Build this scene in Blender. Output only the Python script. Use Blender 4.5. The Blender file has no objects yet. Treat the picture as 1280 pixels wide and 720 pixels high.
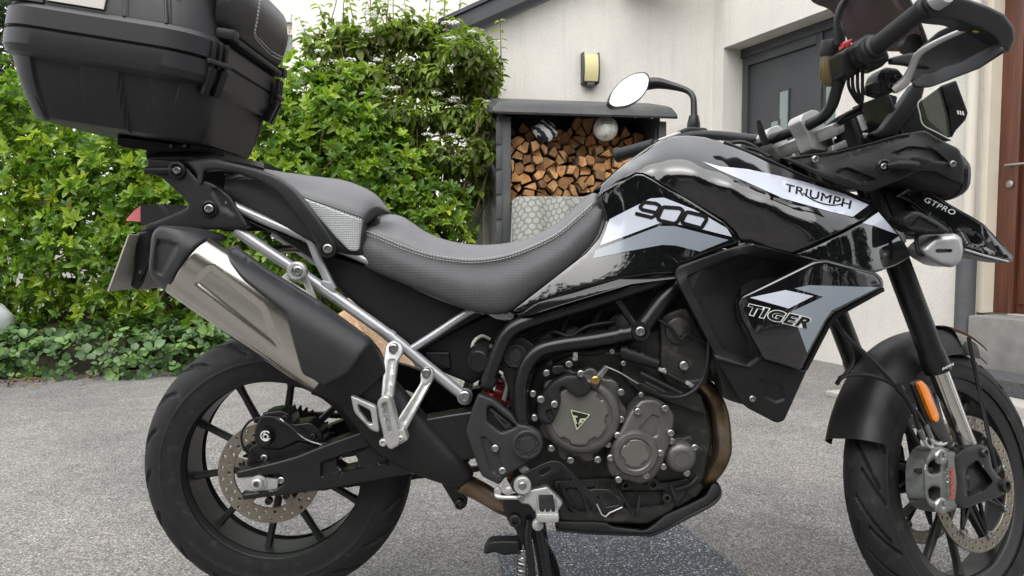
import bpy, bmesh, math, random
import numpy as np
from mathutils import Vector, Matrix
from mathutils.geometry import delaunay_2d_cdt

random.seed(7)
RNG = np.random.default_rng(11)
scene = bpy.context.scene
COL = scene.collection
R = math.radians

# ------------------------------------------------------------------ camera
CAM = np.array([0.55, -1.765, 0.915])
PITCH = R(3.5)
FPX = 930.0
cam_data = bpy.data.cameras.new('camera')
cam = bpy.data.objects.new('camera', cam_data)
COL.objects.link(cam)
cam.location = CAM
cam.rotation_euler = (R(90) - PITCH, 0, 0)
cam_data.sensor_width = 36.0
cam_data.lens = FPX / 1280.0 * 36.0
cam_data.clip_start = 0.02
cam_data.clip_end = 600.0
scene.camera = cam

# ------------------------------------------------------------------ light
SUN_EL, SUN_AZ = 58.0, 200.0      # soft overcast daylight, high sun behind the camera's left shoulder
world = bpy.data.worlds.new('World')
scene.world = world
world.use_nodes = True
nt = world.node_tree
for n in list(nt.nodes): nt.nodes.remove(n)
sky = nt.nodes.new('ShaderNodeTexSky')
sky.sky_type = 'NISHITA'
sky.sun_disc = False
sky.sun_elevation = R(SUN_EL)
sky.sun_rotation = R(SUN_AZ)
sky.air_density = 1.0
sky.dust_density = 6.0
sky.ozone_density = 1.0
hsv = nt.nodes.new('ShaderNodeHueSaturation')
hsv.inputs['Saturation'].default_value = 0.22
bg = nt.nodes.new('ShaderNodeBackground')
bg.inputs['Strength'].default_value = 0.15
wo = nt.nodes.new('ShaderNodeOutputWorld')
nt.links.new(sky.outputs['Color'], hsv.inputs['Color'])
cloud = nt.nodes.new('ShaderNodeMix'); cloud.data_type = 'RGBA'      # an even cloud layer over the clear-sky gradient
cloud.inputs['Factor'].default_value = 0.6
cloud.inputs['B'].default_value = (6.6, 6.75, 6.9, 1)
nt.links.new(hsv.outputs['Color'], cloud.inputs['A'])
nt.links.new(cloud.outputs['Result'], bg.inputs['Color'])
nt.links.new(bg.outputs['Background'], wo.inputs['Surface'])

sun_data = bpy.data.lights.new('sun', 'SUN')
sun_data.energy = 1.3
sun_data.angle = R(90)
sun_data.color = (1.0, 0.97, 0.92)
sun = bpy.data.objects.new('sun', sun_data)
COL.objects.link(sun)
_a = R(SUN_AZ)
sun_dir = Vector((math.sin(_a) * math.cos(R(SUN_EL)), math.cos(_a) * math.cos(R(SUN_EL)), math.sin(R(SUN_EL))))
sun.rotation_euler = (-sun_dir).to_track_quat('-Z', 'Y').to_euler()
sun.location = sun_dir * 20

scene.view_settings.view_transform = 'Standard'
scene.view_settings.look = 'None'
scene.view_settings.gamma = 1.0
scene.view_settings.exposure = 1.0
scene.render.film_transparent = False
scene.cycles.max_bounces = 8
scene.cycles.transparent_max_bounces = 12

# ------------------------------------------------------------------ projection helpers
CP, SP = math.cos(PITCH), math.sin(PITCH)
def ray(px, py):
    dx = (px - 640.0) / FPX; dy = (360.0 - py) / FPX
    return np.array([dx, CP + dy * SP, -SP + dy * CP])
def W(px, py, y):                       # a point on the vertical plane Y = y
    d = ray(px, py); t = (y - CAM[1]) / d[1]
    return CAM + d * t
def WD(px, py, depth):
    return W(px, py, CAM[1] + depth)
def G(px, py, z=0.0):                   # a point on the horizontal plane Z = z
    d = ray(px, py); t = (z - CAM[2]) / d[2]
    return CAM + d * t
def Wn(P, y):                           # many points
    P = np.asarray(P, float); y = np.broadcast_to(np.asarray(y, float), (len(P),))
    dx = (P[:, 0] - 640.0) / FPX; dy = (360.0 - P[:, 1]) / FPX
    d = np.stack([dx, CP + dy * SP, -SP + dy * CP], 1)
    t = (y - CAM[1]) / d[:, 1]
    return CAM + d * t[:, None]

# steered front end
STEER = R(30)
RAKE = R(24.6)
FAX = np.array([1.632, 0.0, 0.331])
_u = Vector((-math.sin(RAKE), 0, math.cos(RAKE)))
_p0 = Vector((1.689, 0, 0))
SM = Matrix.Translation(_p0) @ Matrix.Rotation(STEER, 4, _u) @ Matrix.Translation(-_p0)
SMn = np.array(SM); SMi = np.linalg.inv(SMn)
def S(V):
    V = np.asarray(V, float); return V @ SMn[:3, :3].T + SMn[:3, 3]
def WSn(P, y):                          # ray meets the plane y = const of the steered frame; local coordinates
    P = np.asarray(P, float); y = np.broadcast_to(np.asarray(y, float), (len(P),))
    dx = (P[:, 0] - 640.0) / FPX; dy = (360.0 - P[:, 1]) / FPX
    d = np.stack([dx, CP + dy * SP, -SP + dy * CP], 1)
    d = d @ SMi[:3, :3].T; o = SMi[:3, :3] @ CAM + SMi[:3, 3]
    t = (y - o[1]) / d[:, 1]
    return o + d * t[:, None]
def WS(px, py, y): return WSn([(px, py)], y)[0]

# ------------------------------------------------------------------ object helpers
ORI = {}
def empty(name, loc, label=None, cat=None, group=None):
    o = bpy.data.objects.new(name, None); COL.objects.link(o)
    o.location = loc; o.empty_display_size = 0.1
    ORI[o.name] = np.array(loc, float)
    tag(o, label, cat, group); return o
def tag(o, label=None, cat=None, group=None, kind=None):
    if label: o['label'] = label
    if cat: o['category'] = cat
    if group: o['group'] = group
    if kind: o['kind'] = kind
    return o
def obj(name, V, F, mat, parent=None, smooth=40, center=True, mats=None, fm=None):
    V = np.asarray(V, float)
    c = (V.min(0) + V.max(0)) / 2 if center else np.zeros(3)
    me = bpy.data.meshes.new(name)
    me.from_pydata((V - c).tolist(), [], [list(map(int, f)) for f in F])
    for m in (mats or [mat]): me.materials.append(M(m))
    if fm is not None: me.polygons.foreach_set('material_index', np.asarray(fm, np.int32))
    if smooth:
        me.polygons.foreach_set('use_smooth', np.ones(len(me.polygons), bool))
        me.update()
        me.set_sharp_from_angle(angle=R(smooth))
    me.update()
    o = bpy.data.objects.new(name, me); COL.objects.link(o)
    if parent is not None:
        o.parent = parent; o.location = c - ORI[parent.name]
    else: o.location = c
    ORI[o.name] = c
    return o
def fixn(V, F):
    bm = bmesh.new()
    vs = [bm.verts.new(v) for v in V]
    for f in F:
        try: bm.faces.new([vs[i] for i in f])
        except ValueError: pass
    bmesh.ops.remove_doubles(bm, verts=bm.verts, dist=1e-6)
    bmesh.ops.recalc_face_normals(bm, faces=bm.faces)
    bm.verts.index_update()
    V2 = np.array([v.co[:] for v in bm.verts]); F2 = [[v.index for v in f.verts] for f in bm.faces]
    bm.free(); return V2, F2
def merge(parts):
    V, F, n = [], [], 0
    for v, f in parts:
        V.append(np.asarray(v, float)); F += [[i + n for i in q] for q in f]; n += len(v)
    return np.concatenate(V), F
def mir(V): V = np.array(V, float); V[:, 1] *= -1; return V
def mirF(F): return [list(f)[::-1] for f in F]

# ------------------------------------------------------------------ 2-D helpers
def rnd(pts, r=3.0, n=4):               # round the corners of a polygon; an item's third number is its own radius
    out = []; N = len(pts)
    for i in range(N):
        p = np.array(pts[i][:2], float); a = np.array(pts[i - 1][:2], float); b = np.array(pts[(i + 1) % N][:2], float)
        rr = pts[i][2] if len(pts[i]) > 2 else r
        da, db = a - p, b - p; la, lb = np.linalg.norm(da), np.linalg.norm(db)
        if rr <= 0 or la < 1e-6 or lb < 1e-6: out.append(tuple(p)); continue
        k = min(rr, la * .45, lb * .45); A = p + da / la * k; B = p + db / lb * k
        for j in range(n + 1):
            t = j / n; out.append(tuple((1 - t) ** 2 * A + 2 * t * (1 - t) * p + t * t * B))
    return out
def cm(pts, n=6, closed=False):         # Catmull-Rom through the points, any dimension
    P = np.asarray(pts, float); N = len(P); out = []
    segs = N if closed else N - 1
    for i in range(segs):
        if closed: p0, p1, p2, p3 = P[i - 1], P[i], P[(i + 1) % N], P[(i + 2) % N]
        else:
            p1, p2 = P[i], P[i + 1]
            p0 = P[i - 1] if i > 0 else 2 * p1 - p2
            p3 = P[i + 2] if i + 2 < N else 2 * p2 - p1
        for j in range(n):
            t = j / n
            out.append(.5 * ((2 * p1) + (-p0 + p2) * t + (2 * p0 - 5 * p1 + 4 * p2 - p3) * t * t + (-p0 + 3 * p1 - 3 * p2 + p3) * t ** 3))
    if not closed: out.append(P[-1])
    return np.array(out)
def circ(c, r, n=24, ry=None, a0=0):
    return [(c[0] + r * math.cos(a0 + 2 * math.pi * i / n), c[1] + (ry or r) * math.sin(a0 + 2 * math.pi * i / n)) for i in range(n)]
def resamp(poly, res):
    out = []
    P = np.asarray([p[:2] for p in poly], float)
    for i in range(len(P)):
        a, b = P[i], P[(i + 1) % len(P)]
        L = np.linalg.norm(b - a)
        if L < 1e-6: continue
        k = max(1, int(math.ceil(L / res)))
        for j in range(k): out.append(a + (b - a) * j / k)
    out = np.array(out)
    keep = [0]
    for i in range(1, len(out)):
        if np.linalg.norm(out[i] - out[keep[-1]]) > 1e-4 * 1: keep.append(i)
    return out[keep]
def area2(P):
    P = np.asarray(P); x, y = P[:, 0], P[:, 1]
    return .5 * np.sum(x * np.roll(y, -1) - np.roll(x, -1) * y)
def inside(Q, poly):
    Q = np.asarray(Q, float); P = np.asarray(poly, float); r = np.zeros(len(Q), bool)
    x, y = Q[:, 0], Q[:, 1]; j = len(P) - 1
    for i in range(len(P)):
        xi, yi = P[i]; xj, yj = P[j]
        c = ((yi > y) != (yj > y))
        with np.errstate(divide='ignore', invalid='ignore'):
            r ^= c & (x < (xj - xi) * (y - yi) / ((yj - yi) if yj != yi else 1e-12) + xi)
        j = i
    return r
def pdist(Q, poly, closed=True):
    Q = np.asarray(Q, float); P = np.asarray(poly, float); d = np.full(len(Q), 1e9)
    N = len(P)
    for i in range(N if closed else N - 1):
        a, b = P[i], P[(i + 1) % N]; ab = b - a; L = ab @ ab
        if L < 1e-12: continue
        t = np.clip(((Q - a) @ ab) / L, 0, 1)
        d = np.minimum(d, np.linalg.norm(Q - a - t[:, None] * ab, axis=1))
    return d
def offs(P, d):                          # move a closed loop inwards by d
    P = np.asarray(P, float); s = 1 if area2(P) > 0 else -1
    e = np.roll(P, -1, 0) - np.roll(P, 1, 0)
    n = np.stack([-e[:, 1], e[:, 0]], 1) * s
    n /= np.maximum(np.linalg.norm(n, axis=1), 1e-9)[:, None]
    return P + n * d
def tri2d(loops, extra=None):            # triangulate a region bounded by loops (even-odd)
    pts, edges = [], []; n = 0
    for L in loops:
        k = len(L); pts += [Vector((float(p[0]), float(p[1]))) for p in L]
        edges += [(n + i, n + (i + 1) % k) for i in range(k)]; n += k
    if extra is not None: pts += [Vector((float(p[0]), float(p[1]))) for p in extra]
    v, e, f, vo, eo, fo = delaunay_2d_cdt(pts, edges, [], 0, 1e-7, True)
    Vv = np.array([(p.x, p.y) for p in v])
    T = np.array([list(q) for q in f if len(q) == 3])
    c = Vv[T].mean(1); ins = np.zeros(len(c), bool)
    for L in loops: ins ^= inside(c, L)
    T = T[ins]
    mp = {}
    for i, o in enumerate(vo):
        for k in o: mp[k] = i
    return Vv, T, mp
class TPS:
    def __init__(s, ctrl):
        C = np.asarray(ctrl, float); s.P = C[:, :2] / 100.0; v = C[:, 2]; n = len(C)
        K = s.k(np.linalg.norm(s.P[:, None] - s.P[None], axis=2)) + np.eye(n) * 1e-4
        A = np.zeros((n + 3, n + 3)); A[:n, :n] = K; Q = np.c_[np.ones(n), s.P]; A[:n, n:] = Q; A[n:, :n] = Q.T
        s.w = np.linalg.solve(A, np.r_[v, 0, 0, 0])
    @staticmethod
    def k(r): return np.where(r > 1e-9, r * r * np.log(np.maximum(r, 1e-9)), 0)
    def __call__(s, Q):
        Q = np.asarray(Q, float) / 100.0; d = np.linalg.norm(Q[:, None] - s.P[None], axis=2)
        return s.k(d) @ s.w[:-3] + np.c_[np.ones(len(Q)), Q] @ s.w[-3:]
def yfun(y):
    if isinstance(y, (int, float)): return lambda Q: np.full(len(Q), float(y))
    if isinstance(y, list): return TPS(y)
    return y
def sstep(x): x = np.clip(x, 0, 1); return x * x * (3 - 2 * x)

def panel_geo(outline, yf, thick=.004, edge=(3, .004), res=6.0, holes=(), feats=(), proj=Wn, yback=None, rot=None):
    """A moulded part: the outline is seen in the picture, its surface lies at depth yf, edges roll over, and it has a real thickness."""
    yf = yfun(yf); ew, eh = edge
    loops = [resamp(outline, res)] + [resamp(h, res * .6) for h in holes]
    O = loops[0]; lo, hi = O.min(0), O.max(0)
    gx, gy = np.meshgrid(np.arange(lo[0] + res / 2, hi[0], res), np.arange(lo[1] + res / 2, hi[1], res * .87))
    gx[::2] += res / 2
    pts = np.stack([gx.ravel(), gy.ravel()], 1)
    def ok(p, dmin):
        if not len(p): return p
        m = inside(p, O)
        for h in loops[1:]: m &= ~inside(p, h)
        p = p[m]
        if not len(p): return p
        d = np.minimum.reduce([pdist(p, L) for L in loops]); return p[d > dmin]
    ex = []
    if ew > 0:
        for q in (.2, .55, 1.0):
            for i, L in enumerate(loops):
                L2 = offs(L, ew * q * (1 if i == 0 else -1)); ex.append(ok(L2, ew * q * .85))
        pts = ok(pts, ew * 1.0 + res * .45)
    else: pts = ok(pts, res * .4)
    for ft in feats:
        fp = resamp(ft[0], res); rp = ft[2]
        for q in (0, 1): 
            c = ok(offs(fp, rp * q), ew * 1.1 + .3)
            ex.append(c)
    allx = np.concatenate([pts] + [e for e in ex if len(e)]) if (len(pts) or ex) else None
    V2, T, mp = tri2d(loops, allx)
    y = yf(V2)
    if ew > 0:
        d = np.minimum.reduce([pdist(V2, L) for L in loops]); q = np.clip(1 - d / ew, 0, 1)
        y = y + eh * (1 - np.sqrt(np.maximum(0, 1 - q * q)))
    for ft in feats:
        fp, dep, rp = ft[:3]
        fp = np.asarray([p[:2] for p in fp], float); ii = inside(V2, fp); dd = pdist(V2, fp)
        y = y + dep * np.where(ii, sstep(dd / rp), 0)
    V = proj(V2, y); n = len(V)
    Vb, Fb = [], []
    B = V.copy(); B[:, 1] = B[:, 1] + thick if yback is None else yback
    F = [list(t) for t in T]
    # back cap from the boundary only
    bidx = []; lp2 = []
    for k, L in enumerate(loops):
        off = sum(len(q) for q in loops[:k]); ids = [mp[off + i] for i in range(len(L))]; bidx.append(ids); lp2.append(V2[ids])
    flat = [i for b in bidx for i in b]; loc = {g: n + i for i, g in enumerate(flat)}
    Vall = np.concatenate([V, B[flat]])
    Vc, Tc, mc = tri2d(lp2)
    inv = {}
    kk = 0
    for k, b in enumerate(bidx):
        for i, g in enumerate(b): inv[mc[kk]] = loc[g]; kk += 1
    for t in Tc:
        if all(int(i) in inv for i in t): F.append([inv[int(i)] for i in t][::-1])
    for b in bidx:
        for i in range(len(b)):
            a, c = b[i], b[(i + 1) % len(b)]
            if a != c: F.append([a, c, loc[c], loc[a]])
    return fixn(Vall, F)
def panel(name, outline, yf, mat, parent, mirror=False, smooth=40, **k):
    V, F = panel_geo(outline, yf, **k)
    st = k.get('proj') is WSn
    o = obj(name, S(V) if st else V, F, mat, parent, smooth)
    if mirror:
        V2 = mir(V); obj(name, S(V2) if st else V2, mirF(F), mat, parent, smooth)
    return o
def decal(name, polys, yf, mat, parent, off=.0012, res=5.0, proj=Wn, thick=.0006):
    """Flat print: a film of its own on the surface yf."""
    yf = yfun(yf); parts = []
    for poly in polys:
        loops = poly if isinstance(poly[0][0], (list, tuple, np.ndarray)) else [poly]
        loops = [resamp(L, res) for L in loops]
        O = loops[0]; lo, hi = O.min(0), O.max(0)
        gx, gy = np.meshgrid(np.arange(lo[0] + res / 2, hi[0], res), np.arange(lo[1] + res / 2, hi[1], res))
        p = np.stack([gx.ravel(), gy.ravel()], 1)
        if len(p):
            m = inside(p, O)
            for h in loops[1:]: m &= ~inside(p, h)
            p = p[m]
            if len(p): p = p[np.minimum.reduce([pdist(p, L) for L in loops]) > res * .35]
        V2, T, mp = tri2d(loops, p if len(p) else None)
        V = proj(V2, yf(V2) - off)
        parts.append(fixn(V, [list(t) for t in T]))
    V, F = merge(parts)
    # make every face look towards the camera side
    F2 = []
    st = proj is WSn
    for f in F:
        a, b, c = V[f[0]], V[f[1]], V[f[2]]
        F2.append(f if np.cross(b - a, c - a)[1] < 0 else f[::-1])
    return obj(name, S(V) if st else V, F2, mat, parent, smooth=60)
def stroke(path, w, closed=False):       # a ribbon outline (list of loops) along a 2-D path
    P = np.asarray(path, float); N = len(P)
    t = np.zeros_like(P)
    for i in range(N):
        if closed: t[i] = P[(i + 1) % N] - P[i - 1]
        else: t[i] = P[min(i + 1, N - 1)] - P[max(i - 1, 0)]
    t /= np.maximum(np.linalg.norm(t, axis=1), 1e-9)[:, None]
    n = np.stack([-t[:, 1], t[:, 0]], 1) * w / 2
    if closed: return [list(map(tuple, P + n)), list(map(tuple, P - n))]
    return list(map(tuple, np.concatenate([P + n, (P - n)[::-1]])))
def text_geo(body, shear=0.0, extr=0.0, bold=0.0, space=1.0):
    cu = bpy.data.curves.new('t', 'FONT'); cu.body = body; cu.shear = shear; cu.offset = bold; cu.space_character = space
    o = bpy.data.objects.new('t', cu); COL.objects.link(o)
    dg = bpy.context.evaluated_depsgraph_get(); dg.update()
    me = bpy.data.meshes.new_from_object(o.evaluated_get(dg))
    V = np.array([v.co[:2] for v in me.vertices]); F = [list(p.vertices) for p in me.polygons]
    bpy.data.objects.remove(o); bpy.data.curves.remove(cu); bpy.data.meshes.remove(me)
    V -= V.min(0); V /= V.max(0); return V, F
def text_decal(name, body, quad, yf, mat, parent, off=.002, proj=Wn, arch=0.0, **k):
    V, F = text_geo(body, **k); yf = yfun(yf)
    tl, tr, br, bl = [np.array(q, float) for q in quad]
    u, v = V[:, :1], V[:, 1:]
    P = (bl * (1 - u) + br * u) * (1 - v) + (tl * (1 - u) + tr * u) * v
    if arch: P[:, 1] += arch * (4 * V[:, 0] * (1 - V[:, 0]))
    X = proj(P, yf(P) - off); F2 = []
    for f in F:
        a, b, c = X[f[0]], X[f[1]], X[f[2]]
        F2.append(f if np.cross(b - a, c - a)[1] < 0 else f[::-1])
    return obj(name, S(X) if proj is WSn else X, F2, mat, parent, smooth=0)

# ------------------------------------------------------------------ solids
def basis(d):
    d = np.asarray(d, float); d = d / np.linalg.norm(d)
    a = np.array([0, 0, 1.0]) if abs(d[2]) < .9 else np.array([1.0, 0, 0])
    x = np.cross(a, d); x /= np.linalg.norm(x); return x, np.cross(d, x), d
def tube_geo(P, r, n=12, caps=True, sm=0, flat=1.0):
    P = np.asarray(P, float)
    if sm: 
        rr = np.broadcast_to(np.asarray(r, float), (len(P),))
        Q = cm(np.c_[P, rr], sm); P, r = Q[:, :3], Q[:, 3]
    N = len(P); r = np.broadcast_to(np.asarray(r, float), (N,))
    t = np.zeros_like(P); t[1:-1] = P[2:] - P[:-2]; t[0] = P[1] - P[0]; t[-1] = P[-1] - P[-2]
    t /= np.maximum(np.linalg.norm(t, axis=1), 1e-12)[:, None]
    x, y, _ = basis(t[0]); V = []
    for i in range(N):
        x = x - t[i] * (x @ t[i]); x /= np.linalg.norm(x); y = np.cross(t[i], x)
        for k in range(n):
            a = 2 * math.pi * k / n; V.append(P[i] + (x * math.cos(a) + y * math.sin(a) * flat) * r[i])
    F = []
    for i in range(N - 1):
        for k in range(n):
            a, b = i * n + k, i * n + (k + 1) % n; F.append([a, b, b + n, a + n])
    if caps: F.append(list(range(n))[::-1]); F.append(list(range((N - 1) * n, N * n)))
    return np.array(V), F
def tube(name, P, r, mat, parent, n=12, sm=0, steer=False, mirror=False, smooth=40):
    V, F = tube_geo(P, r, n, True, sm)
    o = obj(name, S(V) if steer else V, F, mat, parent, smooth)
    if mirror: V2 = mir(V); obj(name, S(V2) if steer else V2, mirF(F), mat, parent, smooth)
    return o
def tp(name, pts, r, mat, parent, n=12, sm=5, **k):     # tube through (px, py, y) points
    return tube(name, [W(*p) for p in pts], r, mat, parent, n, sm, **k)
def lathe_geo(prof, c, axis, n=32, a0=0, a1=2 * math.pi, caps=True):
    x, y, d = basis(axis); c = np.asarray(c, float); full = abs(a1 - a0 - 2 * math.pi) < 1e-6
    m = n if full else n + 1; V = []
    for (r, h) in prof:
        for k in range(m):
            a = a0 + (a1 - a0) * k / n; V.append(c + d * h + (x * math.cos(a) + y * math.sin(a)) * r)
    F = []
    for i in range(len(prof) - 1):
        for k in range(n):
            a, b = i * m + k, i * m + (k + 1) % m; F.append([a, b, b + m, a + m])
    if caps and full:
        if prof[0][0] > 1e-6: F.append(list(range(m))[::-1])
        if prof[-1][0] > 1e-6: F.append(list(range((len(prof) - 1) * m, len(prof) * m)))
    return fixn(np.array(V), F)
def lathe(name, prof, c, axis, mat, parent, n=32, steer=False, smooth=35, mirror=False):
    V, F = lathe_geo(prof, c, axis, n)
    o = obj(name, S(V) if steer else V, F, mat, parent, smooth)
    if mirror: V2 = mir(V); obj(name, S(V2) if steer else V2, mirF(F), mat, parent, smooth)
    return o
def box_geo(c, s, rot=None, bev=0.0, seg=2):
    bm = bmesh.new(); bmesh.ops.create_cube(bm, size=1.0)
    for v in bm.verts: v.co = Vector((v.co.x * s[0], v.co.y * s[1], v.co.z * s[2]))
    if bev > 0: bmesh.ops.bevel(bm, geom=list(bm.edges), offset=bev, segments=seg, profile=.6, affect='EDGES')
    bm.verts.index_update()
    V = np.array([v.co[:] for v in bm.verts]); F = [[v.index for v in f.verts] for f in bm.faces]; bm.free()
    if rot is not None: V = V @ np.array(rot)[:3, :3].T
    return V + np.asarray(c, float), F
def box(name, c, s, mat, parent=None, rot=None, bev=.003, steer=False, seg=2):
    V, F = box_geo(c, s, rot, bev, seg); return obj(name, S(V) if steer else V, F, mat, parent, 35)
def plate_geo(outline, holes, h, bev=.001):  # 2-D loops -> solid in local x,y,z, front face at z=0, back at z=-h
    O = [np.asarray(outline, float)] + [np.asarray(q, float) for q in holes]
    I = [offs(L, bev * (1 if i == 0 else -1)) for i, L in enumerate(O)]
    Vi, T, mp = tri2d(I); nI = len(Vi)
    V = [(p[0], p[1], 0) for p in Vi]; F = [list(map(int, t)) for t in T]
    k = 0
    for L in O:
        n = len(L); b0 = len(V)
        V += [(p[0], p[1], -bev) for p in L]; V += [(p[0], p[1], -h) for p in L]
        for i in range(n):
            j = (i + 1) % n; F.append([mp[k + i], mp[k + j], b0 + j, b0 + i]); F.append([b0 + i, b0 + j, b0 + n + j, b0 + n + i])
        k += n
    Vb, Tb, mb = tri2d(O); kk = 0; inv = {}; base = len(Vi); pos = base
    for L in O:
        n = len(L)
        for i in range(n): inv[mb[kk]] = pos + n + i; kk += 1
        pos += 2 * n
    for t in Tb:
        if all(int(i) in inv for i in t): F.append([inv[int(i)] for i in t][::-1])
    return fixn(np.array(V, float), F)
def plate(name, outline, holes, y, h, mat, parent, bev=1.2, mirror=False, proj=Wn, smooth=30):
    """A flat part traced at plane y (front face) and h thick along Y; bev in pixels."""
    sc = np.linalg.norm(proj([(outline[0][0] + 1, outline[0][1])], y)[0] - proj([outline[0][:2]], y)[0])
    lo = proj([p[:2] for p in outline], y); ho = [proj([p[:2] for p in q], y) for q in holes]
    V, F = plate_geo(lo[:, [0, 2]], [q[:, [0, 2]] for q in ho], h, bev * sc)
    X = np.stack([V[:, 0], y - V[:, 2], V[:, 1]], 1); X, F = fixn(X, F)
    st = proj is WSn
    o = obj(name, S(X) if st else X, F, mat, parent, smooth)
    if mirror: X2 = mir(X); obj(name, S(X2) if st else X2, mirF(F), mat, parent, smooth)
    return o
def loft_geo(rings, caps=True):
    n = len(rings[0]); V = np.concatenate([np.asarray(r, float) for r in rings]); F = []
    for i in range(len(rings) - 1):
        for k in range(n):
            a, b = i * n + k, i * n + (k + 1) % n; F.append([a, b, b + n, a + n])
    if caps: F.append(list(range(n))[::-1]); F.append(list(range((len(rings) - 1) * n, len(rings) * n)))
    return fixn(V, F)
def loft(name, rings, mat, parent, smooth=40, caps=True):
    V, F = loft_geo(rings, caps); return obj(name, V, F, mat, parent, smooth)
def rings_px(secs, n=28, ex=2.4):        # section = (top px, bottom px, y centre, half depth)
    out = []
    for T, B, yc, hd in secs:
        t, b = W(T[0], T[1], yc), W(B[0], B[1], yc); c = (t + b) / 2; v = (t - b) / 2; w = np.array([0, -hd, 0]); r = []
        for k in range(n):
            a = 2 * math.pi * k / n; ca, sa = math.cos(a), math.sin(a)
            r.append(c + v * math.copysign(abs(ca) ** (2 / ex), ca) + w * math.copysign(abs(sa) ** (2 / ex), sa))
        out.append(np.array(r))
    return out
def smrings(secs, k=4, **kw):
    A = np.array([[s[0][0], s[0][1], s[1][0], s[1][1], s[2], s[3]] for s in secs], float); A = cm(A, k)
    return rings_px([((a[0], a[1]), (a[2], a[3]), a[4], a[5]) for a in A], **kw)
def grid_geo(rows, ku=4, kv=4):          # rows of equally many world points -> smooth sheet
    G_ = np.array(rows, float)
    G_ = np.array([cm(r, ku) for r in G_]); G_ = np.array([cm(G_[:, j], kv) for j in range(G_.shape[1])]).transpose(1, 0, 2)
    a, b = G_.shape[:2]; V = G_.reshape(-1, 3); F = []
    for i in range(a - 1):
        for j in range(b - 1): F.append([i * b + j, i * b + j + 1, (i + 1) * b + j + 1, (i + 1) * b + j])
    return V, F, (a, b)
def thicken(V, F, t):                    # give a sheet a thickness along its vertex normals
    V = np.asarray(V, float); N = np.zeros_like(V)
    for f in F:
        q = V[f]; nn = np.cross(q[1] - q[0], q[2] - q[0])
        if len(f) == 4: nn = np.cross(q[2] - q[0], q[3] - q[1])
        for i in f: N[i] += nn
    N /= np.maximum(np.linalg.norm(N, axis=1), 1e-12)[:, None]
    n = len(V); V2 = np.concatenate([V, V - N * t]); F2 = [list(f) for f in F] + [[i + n for i in f][::-1] for f in F]
    cnt = {}
    for f in F:
        for i in range(len(f)):
            e = (f[i], f[(i + 1) % len(f)]); cnt[e] = 1
    for (a, b) in cnt:
        if (b, a) not in cnt: F2.append([b, a, a + n, b + n])
    return fixn(V2, F2)
BOLT = {}
def bolt(px, py, y, rpx, parent, mat='bolt_steel', proj=Wn, h=.006, name='bolt', dome=True, axis=(0, -1, 0)):
    sc = abs(proj([(px + 1, py)], y)[0][0] - proj([(px, py)], y)[0][0]); r = rpx * (1 / FPX * (y - CAM[1]) if proj is Wn else sc * 1.0)
    c = proj([(px, py)], y)[0]
    bolt_at(c, r, parent, mat, proj is WSn, h, name)
def bolt_at(c, r, parent, mat='bolt_steel', steer=False, h=.006, name='bolt', axis=(0, -1, 0)):
    key = mat
    if key not in BOLT:
        pf = [(1.0, -1.0), (1.0, .55), (.9, .85), (.72, 1.0), (.52, 1.0), (.47, .4), (0, .38)]
        V, F = lathe_geo(pf, (0, 0, 0), (0, -1, 0), 14)
        me = bpy.data.meshes.new('bolt'); me.from_pydata(V.tolist(), [], F); me.materials.append(M(mat))
        me.polygons.foreach_set('use_smooth', np.ones(len(me.polygons), bool)); me.update(); me.set_sharp_from_angle(angle=R(40)); BOLT[key] = me
    o = bpy.data.objects.new(name, BOLT[key]); COL.objects.link(o)
    o.scale = (r, h, r)
    if steer:
        q = (SM.to_3x3()).to_quaternion(); o.rotation_mode = 'QUATERNION'; o.rotation_quaternion = q; c = S([c])[0]
    elif tuple(axis) != (0, -1, 0):
        o.rotation_mode = 'QUATERNION'; o.rotation_quaternion = Vector((0, -1, 0)).rotation_difference(Vector(axis))
    o.parent = parent; o.location = c - ORI[parent.name]; ORI[o.name] = c
    return o
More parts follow.
